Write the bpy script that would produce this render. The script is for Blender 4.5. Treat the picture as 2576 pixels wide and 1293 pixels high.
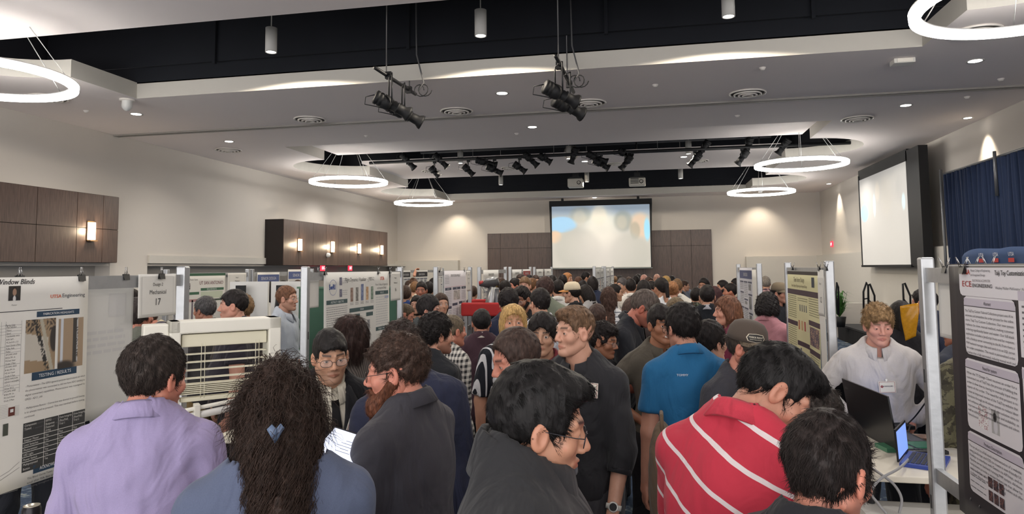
import bpy, bmesh, math, random
import numpy as np
from mathutils import Vector, Matrix
S = bpy.context.scene
COL = S.collection
for o in list(bpy.data.objects): bpy.data.objects.remove(o)
rnd = random.Random(7); RN = np.random.RandomState(11)

# ------------------------------------------------------------------ camera
F_PX, CX, CY, CAM_Z = 1750.0, 1288.0, 544.0, 2.0
PITCH, ROLL, YAW = math.atan(131.5/1750), 0.01, math.atan(352/1750)
_f = Vector((-math.sin(YAW)*math.cos(PITCH), math.cos(YAW)*math.cos(PITCH), math.sin(PITCH)))
_r0 = Vector((math.cos(YAW), math.sin(YAW), 0)); _u0 = _r0.cross(_f)
_r = _r0*math.cos(ROLL)-_u0*math.sin(ROLL); _u = _u0*math.cos(ROLL)+_r0*math.sin(ROLL)
cd = bpy.data.cameras.new('camera'); cam = bpy.data.objects.new('camera', cd); COL.objects.link(cam)
M = Matrix((_r, _u, -_f)).transposed().to_4x4(); M.translation = (0, 0, CAM_Z); cam.matrix_world = M
cd.sensor_width = 36; cd.lens = 36*F_PX/2576; cd.shift_y = -(646.5-CY)/2576; cd.clip_end = 200; cd.clip_start = .05
S.camera = cam
def ray(px, py): return _f+_r*((px-CX)/F_PX)+_u*((CY-py)/F_PX)
def atD(px, py, d): return Vector((0, 0, CAM_Z))+ray(px, py)*d
def atY(px, py, Y): r = ray(px, py); return Vector((0, 0, CAM_Z))+r*(Y/r.y)
def atX(px, py, X): r = ray(px, py); return Vector((0, 0, CAM_Z))+r*(X/r.x)
def atZ(px, py, z): r = ray(px, py); return Vector((0, 0, CAM_Z))+r*((z-CAM_Z)/r.z)

# ------------------------------------------------------------------ world, exposure
w = bpy.data.worlds.new('world'); S.world = w; w.use_nodes = True
w.node_tree.nodes['Background'].inputs[0].default_value = (1, .97, .96, 1)
w.node_tree.nodes['Background'].inputs[1].default_value = 1.9      # ambient fill added through the open back of the hall
S.view_settings.view_transform = 'Standard'; S.view_settings.look = 'None'
S.view_settings.gamma = 1; S.view_settings.exposure = 0.92; S.view_settings.use_curve_mapping = False

# ------------------------------------------------------------------ materials
MATS = {}
def srgb(h):
    if isinstance(h, str):
        c = [int(h[i:i+2], 16)/255 for i in (0, 2, 4)]
    else: c = [v/255 for v in h]
    return tuple(v/12.92 if v <= .04045 else ((v+.055)/1.055)**2.4 for v in c)
class NT:
    def __init__(s, name):
        s.m = bpy.data.materials.new(name); s.m.use_nodes = True; s.t = s.m.node_tree
        s.b = s.t.nodes['Principled BSDF']
    def n(s, typ, **k):
        nd = s.t.nodes.new(typ)
        for a, v in k.items():
            if a.startswith('_'): nd.inputs[a[1:]].default_value = v
            else: setattr(nd, a, v)
        return nd
    def l(s, a, b): s.t.links.new(a, b)
    def math(s, op, a, b=None, c=None):
        nd = s.n('ShaderNodeMath', operation=op)
        for i, v in enumerate((a, b, c)):
            if v is None: continue
            if isinstance(v, (int, float)): nd.inputs[i].default_value = v
            else: s.l(v, nd.inputs[i])
        return nd.outputs[0]
    def mix(s, fac, a, b):
        nd = s.n('ShaderNodeMix', data_type='RGBA')
        for i, v in ((0, fac), (6, a), (7, b)):
            if isinstance(v, (int, float)): nd.inputs[i].default_value = v
            elif isinstance(v, tuple): nd.inputs[i].default_value = (*v[:3], 1)
            else: s.l(v, nd.inputs[i])
        return nd.outputs[2]
    def coord(s, scale=(1, 1, 1), rot=(0, 0, 0), kind='Object'):
        tc = s.n('ShaderNodeTexCoord'); mp = s.n('ShaderNodeMapping')
        mp.inputs['Scale'].default_value = scale; mp.inputs['Rotation'].default_value = rot
        s.l(tc.outputs[kind], mp.inputs[0]); return mp.outputs[0]
    def noise(s, vec, scale=5, detail=3, dist=0, rough=.5):
        nd = s.n('ShaderNodeTexNoise', _Scale=scale, _Detail=detail, _Distortion=dist, _Roughness=rough); s.l(vec, nd.inputs['Vector']); return nd.outputs[0]
    def ramp(s, fac, stops):
        nd = s.n('ShaderNodeValToRGB'); e = nd.color_ramp.elements
        while len(e) < len(stops): e.new(.5)
        for q, (p, c) in zip(e, stops): q.position = p; q.color = (*c, 1)
        s.l(fac, nd.inputs[0]); return nd.outputs[0]
    def bump(s, h, strength=.3, dist=.01, prev=None):
        nd = s.n('ShaderNodeBump'); nd.inputs['Strength'].default_value = strength; nd.inputs['Distance'].default_value = dist
        s.l(h, nd.inputs['Height'])
        if prev: s.l(prev, nd.inputs['Normal'])
        s.l(nd.outputs[0], s.b.inputs['Normal']); return nd.outputs[0]
def mat(col, rough=.6, metal=0, emit=0, var=.06, nscale=8, bump=0, alpha=1, trans=0, spec=.4, name=None, emitcol=None):
    key = ('m', str(col), rough, metal, emit, var, nscale, bump, alpha, trans, str(emitcol))
    if key in MATS: return MATS[key]
    t = NT(name or 'surface_%d' % len(MATS)); c = srgb(col); b = t.b
    b.inputs['Roughness'].default_value = rough; b.inputs['Metallic'].default_value = metal
    b.inputs['Specular IOR Level'].default_value = spec
    if var:
        v = t.noise(t.coord(), nscale, 3)
        lo = tuple(x*(1-var) for x in c); hi = tuple(min(1, x*(1+var)) for x in c)
        t.l(t.mix(v, lo, hi), b.inputs['Base Color'])
    else: b.inputs['Base Color'].default_value = (*c, 1)
    if bump: t.bump(t.noise(t.coord(), 60, 3), bump, .004)
    if emit:
        b.inputs['Emission Color'].default_value = (*(srgb(emitcol) if emitcol else c), 1); b.inputs['Emission Strength'].default_value = emit
    if alpha < 1: b.inputs['Alpha'].default_value = alpha
    if trans: b.inputs['Transmission Weight'].default_value = trans
    MATS[key] = t.m; return t.m
def vcol_mat(rough=.6, emit=0, name='printed_image'):
    key = ('vc', rough, emit)
    if key in MATS: return MATS[key]
    t = NT(name); a = t.n('ShaderNodeAttribute', attribute_name='Col'); t.l(a.outputs['Color'], t.b.inputs['Base Color']); t.b.inputs['Roughness'].default_value = rough
    if emit: t.l(a.outputs['Color'], t.b.inputs['Emission Color']); t.b.inputs['Emission Strength'].default_value = emit
    MATS[key] = t.m; return t.m
WHITE_WALL = mat((204, 198, 190), .85, var=.02, nscale=1.5, bump=.08, name='painted_wall')
WHITE_CEIL = mat((238, 230, 228), .9, var=.015, nscale=1.2, name='ceiling_paint')
BLACK = mat((22, 23, 26), .6, name='matt_black'); DARKMETAL = mat((34, 35, 38), .45, .3, name='dark_metal')
VOID = mat((24, 27, 34), .9, var=.12, nscale=3, name='black_ceiling_void')
ALU = mat((176, 178, 180), .42, .75, var=.12, nscale=25, bump=.12, name='brushed_aluminium')
CHROME = mat((200, 200, 200), .18, 1, var=0, name='chrome')
PAPER = mat((218, 217, 212), .7, var=.012, name='paper')
def wood_mat(c1=(66, 52, 48), c2=(92, 74, 66)):
    t = NT('dark_wood_veneer'); v = t.noise(t.coord((8, 8, .6)), 6, 6, .6)
    t.l(t.ramp(v, [(.3, srgb(c1)), (.7, srgb(c2))]), t.b.inputs['Base Color']); t.b.inputs['Roughness'].default_value = .38; return t.m
WOOD = wood_mat()
def carpet_mat():
    t = NT('patterned_carpet'); co = t.coord(); a = t.noise(co, 1.6, 6, 1.2, .65); b_ = t.noise(co, 5.5, 5, 2.0, .7)
    m = t.math('MULTIPLY', a, b_)
    t.l(t.ramp(m, [(.0, srgb((22, 34, 54))), (.27, srgb((38, 56, 80))), (.33, srgb((98, 112, 122))), (.42, srgb((176, 168, 140)))]), t.b.inputs['Base Color'])
    t.b.inputs['Roughness'].default_value = .95; t.bump(t.noise(co, 300, 2), .5, .004); return t.m
CARPET = carpet_mat()

# ------------------------------------------------------------------ mesh helpers
def link(o, parent=None):
    COL.objects.link(o)
    if parent is not None: o.parent = parent
    return o
def tag(o, label, cat, group=None):
    o['label'] = label; o['category'] = cat
    if len(label.split()) > 16: print('LONG', label)   # LONGLABEL
    if group: o['group'] = group
    return o
def empty(name, loc, label, cat, group=None, rz=0):
    o = bpy.data.objects.new(name, None); COL.objects.link(o); o.location = loc; o.rotation_euler = (0, 0, rz)
    o.empty_display_size = .1
    return tag(o, label, cat, group)
def mesh_np(name, V, Fs, m, parent=None, smooth=True, cols=None):
    me = bpy.data.meshes.new(name); V = np.asarray(V, dtype=np.float32)
    if isinstance(Fs, np.ndarray):
        nf, k = Fs.shape
        me.vertices.add(len(V)); me.vertices.foreach_set('co', V.ravel())
        me.loops.add(nf*k); me.loops.foreach_set('vertex_index', Fs.astype(np.int32).ravel())
        me.polygons.add(nf); me.polygons.foreach_set('loop_start', np.arange(nf, dtype=np.int32)*k)
        me.polygons.foreach_set('loop_total', np.full(nf, k, np.int32)); me.update(calc_edges=True)
    else: me.from_pydata([tuple(v) for v in V], [], Fs)
    if cols is not None:
        at = me.color_attributes.new('Col', 'FLOAT_COLOR', 'POINT'); c4 = np.ones((len(V), 4), np.float32); c4[:, :3] = cols
        at.data.foreach_set('color', c4.ravel())
    if smooth: me.polygons.foreach_set('use_smooth', np.ones(len(me.polygons), bool))
    if m is not None: me.materials.append(m)
    o = bpy.data.objects.new(name, me); return link(o, parent)
class MB:
    """collects simple solids, then builds ONE mesh object"""
    def __init__(s): s.v = []; s.f = []; s.sm = []
    def add(s, v, f, sm=False):
        n = len(s.v); s.v += [tuple(p) for p in v]; s.f += [tuple(i+n for i in q) for q in f]; s.sm += [sm]*len(f); return s
    def box(s, a, b, bev=0):
        x0, y0, z0 = [min(p, q) for p, q in zip(a, b)]; x1, y1, z1 = [max(p, q) for p, q in zip(a, b)]
        return s.add([(x, y, z) for z in (z0, z1) for y in (y0, y1) for x in (x0, x1)],
                     [(0, 2, 3, 1), (4, 5, 7, 6), (0, 1, 5, 4), (2, 6, 7, 3), (0, 4, 6, 2), (1, 3, 7, 5)])
    def obox(s, c, ax, ay, az):
        c, ax, ay, az = map(Vector, (c, ax, ay, az)); return s.add([c+ax*i+ay*j+az*k for k in (-1, 1) for j in (-1, 1) for i in (-1, 1)],
                     [(0, 2, 3, 1), (4, 5, 7, 6), (0, 1, 5, 4), (2, 6, 7, 3), (0, 4, 6, 2), (1, 3, 7, 5)])
    def tube(s, pts, r, n=8, closed=False, caps=True):
        pts = [Vector(p) for p in pts]; N = len(pts); rs = r if isinstance(r, (list, tuple)) else [r]*N
        V = []; up = Vector((0, 0, 1)); prev = None
        for i, p in enumerate(pts):
            if closed: d = pts[(i+1) % N]-pts[i-1]
            else: d = pts[min(i+1, N-1)]-pts[max(i-1, 0)]
            d.normalize()
            if prev is None: a = d.cross(up); a = a if a.length > .1 else d.cross(Vector((1, 0, 0)))
            else: a = prev-d*prev.dot(d)
            a.normalize(); prev = a; b = d.cross(a)
            V += [p+(a*math.cos(2*math.pi*k/n)+b*math.sin(2*math.pi*k/n))*rs[i] for k in range(n)]
        Fq = []
        for i in range(N if closed else N-1):
            j = (i+1) % N
            Fq += [(i*n+k, i*n+(k+1) % n, j*n+(k+1) % n, j*n+k) for k in range(n)]
        if caps and not closed: Fq += [tuple(range(n))[::-1], tuple((N-1)*n+k for k in range(n))]
        return s.add(V, Fq, True)
    def lathe(s, prof, n=24, c=(0, 0, 0), R=None):
        c = Vector(c); V = []
        for r, z in prof:
            for k in range(n):
                a = 2*math.pi*k/n; p = Vector((r*math.cos(a), r*math.sin(a), z)); p = R @ p if R else p; V.append(p+c)
        Fq = [(i*n+k, i*n+(k+1) % n, (i+1)*n+(k+1) % n, (i+1)*n+k) for i in range(len(prof)-1) for k in range(n)]
        return s.add(V, Fq, True)
    def poly(s, pts): return s.add(pts, [tuple(range(len(pts)))])
    def disc(s, c, r, n=20, nrm=(0, 0, 1)):
        q = Vector(nrm).to_track_quat('Z', 'Y'); return s.poly([Vector(c)+q @ Vector((r*math.cos(2*math.pi*k/n), r*math.sin(2*math.pi*k/n), 0)) for k in range(n)])
    def build(s, name, m, parent=None, bevel=0):
        me = bpy.data.meshes.new(name); me.from_pydata([tuple(v) for v in s.v], [], s.f)
        me.polygons.foreach_set('use_smooth', s.sm); me.materials.append(m); me.update()
        o = bpy.data.objects.new(name, me); link(o, parent)
        if bevel:
            bv = o.modifiers.new('bevel', 'BEVEL'); bv.width = bevel; bv.segments = 2; bv.limit_method = 'ANGLE'
        return o
def struct(o): o['kind'] = 'structure'; return o
def lamp(kind, loc, power, color=(1, .95, .88), size=.05, rot=None, spot=None, blend=.5, shape=None, size_y=None):
    l = bpy.data.lights.new('light', kind); l.energy = power; l.color = color
    if kind == 'AREA':
        l.size = size
        if shape: l.shape = shape
        if size_y: l.size_y = size_y
    else: l.shadow_soft_size = size
    if spot: l.spot_size = math.radians(spot); l.spot_blend = blend
    o = bpy.data.objects.new('light', l); link(o); o.location = loc
    if rot is not None: o.rotation_euler = rot
    return o
def frame_from(d, up=Vector((0, 0, 1))):
    z = d.normalized(); x = up.cross(z); x.normalize(); y = z.cross(x); return Matrix((x, y, z)).transposed()
def copy_tree(o, parent=None):
    c = o.copy(); COL.objects.link(c); c.parent = parent
    for ch in [x for x in o.children]: copy_tree(ch, c)
    return c

# ------------------------------------------------------------------ room shell
H, HR = 4.9, 5.15
XL, XR, YF, YB = -11.1, 6.55, 29.3, -5.0
RX0, RX1 = -8.4, 3.6
struct(MB().box((XL-.6, YB, -.1), (XR+.4, YF+.4, 0)).build('floor', CARPET))
def bound(side):
    """(Y, X) outline of the ceiling cut-out on one side"""
    pts = []
    for (y0, y1, cs) in ((YB, 10.0, (7.15,)), (14.8, 28.0, (18.3, 24.7))):
        seg = [(y0, RX0 if side < 0 else RX1)]
        for yc in cs:
            for k in range(25):
                a = math.pi*k/24; y = yc-1.5*math.cos(a); dx = 1.5*math.sin(a)
                seg.append((y, (RX0-dx) if side < 0 else (RX1+dx)))
        seg.append((y1, RX0 if side < 0 else RX1)); pts.append(seg)
    return pts
cb = MB(); T = .02
for side, xw in ((-1, XL-.3), (1, XR+.3)):
    for seg in bound(side):
        for (ya, xa), (yb, xb) in zip(seg[:-1], seg[1:]):
            q = [(xw, ya, H), (xa, ya, H), (xb, yb, H), (xw, yb, H)]
            cb.poly(q if side > 0 else q[::-1])
for ya, yb in ((10.0, 14.8), (28.0, YF+.3)):
    for xa, xb in ((XL-.3, RX0), (RX0, RX1), (RX1, XR+.3)): cb.poly([(xa, ya, H), (xa, yb, H), (xb, yb, H), (xb, ya, H)])
struct(cb.build('ceiling', WHITE_CEIL))
fb = MB()
for side in (-1, 1):
    for seg in bound(side):
        for (ya, xa), (yb, xb) in zip(seg[:-1], seg[1:]):
            n = len(fb.v); fb.add([(xa, ya, H), (xb, yb, H), (xb, yb, HR+.02), (xa, ya, HR+.02)], [(0, 1, 2, 3)], True)
for y in (10.0, 14.8, 28.0): fb.add([(RX0, y, H), (RX1, y, H), (RX1, y, HR+.02), (RX0, y, HR+.02)], [(0, 1, 2, 3)])
struct(fb.build('trim_1', mat((206, 202, 194), .8, var=.02, name='fascia_paint')))
rb = MB()
for a, b in ((YB, 7.65), (14.8, 17.6), (19.2, 22.9)): rb.box((RX0-1.6 if a < 0 else RX0, a, HR), (RX1+1.6 if a < 0 else RX1, b, HR+.08))
struct(rb.build('trim_2', WHITE_CEIL))
# black void above the openings
vb = MB()
for a, b in ((7.0, 10.0), (16.6, 28.0)):
    x0, x1, z1 = RX0-1.75, RX1+1.75, 7.6
    vb.poly([(x0, a, z1), (x0, b, z1), (x1, b, z1), (x1, a, z1)]); vb.poly([(x0, b, HR), (x1, b, HR), (x1, b, z1), (x0, b, z1)])
    vb.poly([(x0, a, HR), (x0, a, z1), (x1, a, z1), (x1, a, HR)]); vb.poly([(x0, a, HR), (x0, b, HR), (x0, b, z1), (x0, a, z1)])
    vb.poly([(x1, a, HR), (x1, a, z1), (x1, b, z1), (x1, b, HR)])
for y in (9.9, 27.9): vb.box((RX0-1.7, y, HR+.25), (RX1+1.7, y+.04, 6.6))
for x in (-6.9, -3.6, -.6, 2.2): vb.box((x, 9.85, HR+.2), (x+.05, 9.9, 7))
struct(vb.build('ceiling_void', VOID))
db = MB()
for k in range(5): db.tube([(-9+k*.2, 17.2+k*1.7, 6.3), (4, 17.6+k*1.7, 6.4)], .22 if k % 2 else .1, 10)
db.tube([(-9, 8.6, 6.7), (-3, 9.3, 6.6), (5, 9.0, 6.9)], .3, 12)
t_ = struct(db.build('trim_9', mat((38, 42, 50), .7, name='painted_duct')))
# walls
struct(MB().box((XL-.5, YB, 2.2), (XL, YF, H+.3)).box((XL-.5, YB, 0), (XL-.4, YF, 2.2)).box((XL-.5, YB, 2.14), (XL-.02, YF, 2.2)).build('wall_left', WHITE_WALL))
struct(MB().box((XL-.5, YF, 0), (XR+.3, YF+.3, H+.3)).build('wall_far', WHITE_WALL))
struct(MB().box((XR, YB, 0), (XR+.3, YF, H+.3)).build('wall_right', WHITE_WALL))
gl = mat((176, 172, 166), .85, var=.03, name='grey_wall')
struct(MB().box((XL-.4, YB, 0), (XL-.36, YF, 2.14)).build('trim_3', gl))
# wainscot ledges
LEDGE = mat((198, 194, 186), .8, var=.02, name='ledge_paint')
struct(MB().box((XL-.1, 13.7, 2.2), (XL+.05, 18.5, 2.38)).build('trim_4', LEDGE))
struct(MB().box((XL-.5, 12.6, 0), (XL-.001, 13.7, 2.2)).build('wall_left_pier', WHITE_WALL))
struct(MB().box((XL, YF-.3, 0), (-8.23, YF, 2.38)).box((XL, 26.9, 2.15), (-10.6, YF-.3, 2.24)).build('trim_5', LEDGE))
struct(MB().box((3.65, YF-.3, 0), (XR, YF, 2.38)).box((XR-.28, 8.5, 0), (XR, YF-.3, 2.4)).build('trim_6', LEDGE))
# track line across the ceiling
struct(MB().box((XL, 12.56, H-.03), (XR, 12.60, H)).box((XL, 12.68, H-.03), (XR, 12.72, H)).box((XL, 12.60, H-.004), (XR, 12.68, H)).build('trim_7', mat((150, 147, 142), .6, name='track_metal')))
struct(MB().box((XL, 12.61, H-.012), (XR, 12.67, H-.004)).build('trim_8', mat((70, 68, 66), .7, name='track_gap')))

def wood_panels(name, label, x0, x1, y0, y1, z0, z1, joints, hz, xy='y'):
    e = empty(name, ((x0+x1)/2, (y0+y1)/2, z0), label, 'wall panelling'); ox, oy, oz = e.location
    def L(p): return (p[0]-ox, p[1]-oy, p[2]-oz)
    g = .006
    MB().box(L((x0, y0, z0)), L((x1 if xy == 'x' else x1-.02, y1 if xy == 'y' else y1, z1))).build('backing', mat((36, 28, 26), .6, name='joint_shadow_gap'), e)
    zs = [z0]+hz+[z1]
    for a, b in zip(joints[:-1], joints[1:]):
        for c, d in zip(zs[:-1], zs[1:]):
            q = MB()
            if xy == 'y': q.box(L((x1-.02, a+g, c+g)), L((x1, b-g, d-g)))
            else: q.box(L((a+g, y0-.02, c+g)), L((b-g, y0, d-g)))
            q.build('panel', WOOD, e)
    return e
e = wood_panels('wood_wall_panel', 'dark wood wall panel with one lamp, high on the left wall, cut off', XL, -10.9, 7.2, 12.57, 2.2, 3.57, [7.2, 8.2, 9.2, 10.6, 11.5, 12.15, 12.57], [2.88])
e = wood_panels('wood_wall_panel', 'long dark wood panel on the far left wall carrying four lit lamps', XL, -10.5, 18.5, 26.6, 2.16, 3.51, [18.5+k*.9 for k in range(10)], [])
struct_far = wood_panels('wood_wall_panel', 'dark wood panelling with doors on the far wall behind the big screen', -6.97, 2.36, YF-.06, YF, 0, 3.51, [-6.97, -6.4, -5.2, -4.0, -2.8, -1.6, -.4, .75, 1.55, 2.36], [2.86], 'x')

# ------------------------------------------------------------------ ceiling lights
LED = mat((255, 253, 248), .4, emit=13, var=0, name='led_diffuser', emitcol=(255, 251, 244))
def ring_light(x, y, label):
    e = empty('ring_chandelier', (x, y, 4.42), label, 'ceiling light', 'round ring lights'); n = 64
    P = lambda r, z: [(r*math.cos(2*math.pi*k/n), r*math.sin(2*math.pi*k/n), z) for k in range(n)]
    def band(prof, name, m):
        b = MB(); V = []
        for r, z in prof: V += P(r, z)
        Fq = [(i*n+k, i*n+(k+1) % n, ((i+1) % len(prof))*n+(k+1) % n, ((i+1) % len(prof))*n+k) for i in range(len(prof)) for k in range(n)]
        b.add(V, Fq, True); return b.build(name, m, e)
    band([(.975, .0), (1.075, .0), (1.08, .068), (.97, .068)], 'diffuser', LED)
    band([(.98, .07), (1.07, .07), (1.07, .095), (.98, .095)], 'housing', mat((205, 205, 205), .4, .3, name='white_metal'))
    for k in range(6):
        a = 2*math.pi*k/6+.3; MB().tube([(1.03*math.cos(a), 1.03*math.sin(a), .1), (.12*math.cos(a), .12*math.sin(a), 1.35)], .006, 5).build('suspension_wire', mat((190, 190, 190), .3, .6, name='wire'), e)
    MB().lathe([(0, 1.33), (.15, 1.33), (.15, 1.38), (.02, 1.38), (.02, 3.19), (0, 3.19)], 16).build('canopy', mat((205, 205, 205), .4, .3, name='white_metal'), e)
    return e
for x, y, l in ((-8.3, 7.15, 'ring light hanging at the upper left picture edge'), (3.6, 7.15, 'ring light cut off by the upper right picture edge'),
                (-8.3, 18.1, 'larger ring light hanging on the left half, above the far wood panel'), (-8.3, 24.6, 'smaller ring light on the left, farther back toward the far wall'),
                (3.6, 17.9, 'larger ring light hanging on the right half'), (3.6, 24.3, 'smaller ring light on the right, farther back near the far wall')):
    ring_light(x, y, 'glowing white '+l)
DL = mat((255, 250, 240), .4, emit=7, var=0, name='downlight_lens')
def downlight(x, y, z, label, power=100, spot=140, tilt=0, warm=(1, .955, .91)):
    e = empty('recessed_downlight', (x, y, z), label, 'ceiling light', 'recessed ceiling downlights')
    MB().lathe([(.085, -.002), (.115, -.008), (.12, 0)], 24).build('trim_ring', mat((200, 198, 194), .5, name='downlight_rim'), e)
    MB().disc((0, 0, -.004), .088, 24, (0, 0, -1)).build('lens', DL, e)
    lamp('SPOT', (x, y, z-.03), power, warm, .07, (0, 0, 0), spot, 1.0)
dls = [(-9.24, 11.0, H, 'left of the wall corner, nearest of the left ceiling row'), (-9.23, 13.85, H, 'just past the ceiling track on the left'), (-2.38, 11.1, H, 'in the middle of the near ceiling band'),
       (-2.36, 13.95, H, 'in the middle, just past the ceiling track'), (4.6, 13.7, H, 'on the right, just past the ceiling track'), (4.6, 10.9, H, 'near the upper right picture corner'),
       (-1.9, 20.5, HR, 'behind the hanging stage lights, left of the two'), (.95, 20.4, HR, 'behind the hanging stage lights, right of the two'), (-2.3, 28.85, H, 'directly above the far projection screen')]
for x, y, z, l in dls: downlight(x, y, z, 'small round lit downlight '+l)
for x, y in ((-7, 2), (-2.4, 2), (2.4, 2), (-7, 5.5), (-2.4, 5.5), (2.4, 5.5), (-5.5, 20.5), (-9.9, 21.5), (5.1, 21.3)):
    lamp('SPOT', (x, y, (HR if RX0 < x < RX1 and y < 28 else H)-.05), 55 if y < 3 else 80 if y < 6 else 100, (1, .955, .91), .07, (0, 0, 0), 140, 1)
for x, y, l in ((6.22, 15.2, 'lighting the right wall over the blue curtain'), (6.22, 26.4, 'lighting the right wall beyond the right projection screen'), (-8.3, 28.5, 'lighting the far wall left of the dark panelling'), (4.2, 28.5, 'lighting the far wall right of the dark panelling')):
    e = empty('wall_washer', (x, y, H), 'small recessed wall washer '+l, 'ceiling light')
    MB().lathe([(.07, -.002), (.1, -.008), (.105, 0)], 20).build('trim_ring', mat((200, 198, 194), .5, name='downlight_rim'), e)
    MB().disc((0, 0, -.004), .072, 20, (0, 0, -1)).build('lens', DL, e)
    lamp('SPOT', (x, y, H-.04), 90 if x > 5 else 80, (1, .86, .68), .04, (0, math.radians(-14), 0) if x > 5 else (math.radians(14), 0, 0), 64 if x > 5 else 96, .8)
def cylinder(x, y, z, label):
    e = empty('cylinder_pendant', (x, y, z), 'white cylinder pendant lamp '+label, 'ceiling light', 'white cylinder pendants')
    MB().lathe([(.07, .03), (.07, 0), (.082, 0), (.082, .36), (0, .365)], 24).build('shade', mat((196, 195, 192), .5, name='pendant_paint'), e)
    MB().disc((0, 0, .012), .07, 24, (0, 0, -1)).build('lens', DL, e)
    MB().tube([(0, 0, .36), (0, 0, 2.2)], .008, 6).build('stem', mat((170, 170, 168), .4, .5, name='stem_metal'), e)
    lamp('SPOT', (x, y, z-.02), 95, (1, .88, .72), .04, (0, 0, 0), 164, .05)
for x, p in ((-5.35, 'left'), (-2.22, 'middle'), (1.02, 'right')):
    for y, z, q in ((9.0, 5.16, 'nearest row under the black void, %s one'), (19.15, 5.03, 'in the second row between the stage lights, %s one'), (24.6, 5.04, 'in the farthest row, %s one')):
        cylinder(x, y, z, q % p)
# sconces
for x, y, z, l in [(-10.9, 11.83, 2.82, 'single lit wall sconce on the nearer wood panel')]+[(-10.5, a, 2.78, 'lit wall sconce, %s of the four on the far wood panel' % b) for a, b in ((19.4, 'nearest'), (21.6, 'second'), (23.75, 'third'), (25.9, 'farthest'))]:
    e = empty('wall_sconce', (x, y, z), l, 'wall lamp', 'wall sconces on the wood panels')
    b = MB(); V = []
    for zz in (-.17, .17):
        for k in range(9): a = math.pi*k/8-math.pi/2; V.append((.02+.075*math.cos(a), .085*math.sin(a), zz))
    b.add(V, [(k, k+1, 10+k, 9+k) for k in range(8)]+[tuple(range(8, -1, -1)), tuple(range(9, 18))]); b.build('diffuser', mat((255, 240, 214), .5, emit=6, var=0, name='sconce_glass', emitcol=(255, 232, 196)), e)
    MB().box((0, -.09, -.2), (.02, .09, .2)).box((0, -.09, -.2), (.1, .09, -.18)).build('back_plate', mat((150, 120, 84), .4, .6, name='brass'), e)
    lamp('POINT', (x+.16, y, z), 9, (1, .8, .55), .05)
# air diffusers
DIFF = mat((225, 220, 214), .4, var=.03, name='diffuser_metal')
for x, y, z, l in ((-6.38, 12.15, H, 'leftmost of the four in the near ceiling band'), (-3.46, 12.15, H, 'second from the left in the near ceiling band'), (-1.03, 12.1, H, 'beside the right hanging stage light'),
                   (1.63, 12.05, H, 'rightmost of the four in the near ceiling band'), (4.03, 9.5, H, 'below the upper right ring light'), (4.05, 14.7, H, 'past the ceiling track on the right'),
                   (-9.75, 9.6, H, 'below the upper left ring light'), (-9.87, 14.8, H, 'past the ceiling track on the left'), (-6.9, 21.2, HR, 'in the lit ceiling strip, leftmost'), (-4.3, 21.2, HR, 'in the lit ceiling strip, second'),
                   (-1.0, 21.2, HR, 'in the lit ceiling strip, third'), (1.4, 21.2, HR, 'in the lit ceiling strip, rightmost')):
    e = empty('air_diffuser', (x, y, z), 'round white air diffuser '+l, 'air vent', 'round ceiling air diffusers')
    for r, q, h in ((.29, .014, -.012), (.215, .016, -.03), (.145, .016, -.04), (.08, .014, -.05)): MB().tube([(r*math.cos(a*math.pi/18), r*math.sin(a*math.pi/18), h) for a in range(36)], q, 8, closed=True).build('vent_ring', DIFF, e)
    MB().disc((0, 0, -.004), .27, 32, (0, 0, -1)).build('vent_throat', mat((84, 80, 76), .8, name='vent_dark'), e)
for px, py, l in ((320, 258, 'dome camera'),):
    p = atZ(px, 250, H); e = empty('dome_camera', p, 'white dome security camera under the ceiling at the left corner of the near opening', 'camera')
    MB().lathe([(0, 0), (.12, 0), (.12, -.03), (0, -.03)], 20).build('base', DIFF, e)
    MB().lathe([(.08, -.03), (.085, -.11), (.075, -.15), (.04, -.19), (0, -.2)], 20).build('dome', mat((214, 214, 212), .3, name='camera_dome'), e)
p = atZ(2270, 150, H); e = empty('ceiling_sensor', p, 'small white box sensor on the ceiling at the right end of the near opening', 'sensor')
MB().box((-.14, -.1, -.07), (.14, .1, 0)).build('housing', mat((220, 218, 212), .5, name='sensor_plastic'), e, .01)
MB().box((-.1, -.11, -.06), (.1, -.1, -.01)).build('window', mat((245, 240, 230), .3, name='sensor_window'), e)
for px, py, l in ((921, 341, 'left of the middle'), (1300, 335, 'near the middle'), (1648, 213, 'right of the middle'), (1918, 170, 'right part'), (2433, 243, 'far right'), (2518, 198, 'beside the right wall'), (217, 278, 'left part'), (1855, 290, 'past the track')):
    p = atZ(px, py, H); tag(MB().lathe([(.0, -.04), (.03, -.035), (.045, -.01), (.05, 0)], 12).build('sprinkler', DIFF), 'tiny white ceiling sprinkler, '+l+' of the ceiling', 'sprinkler', 'ceiling sprinklers').location = p

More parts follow.
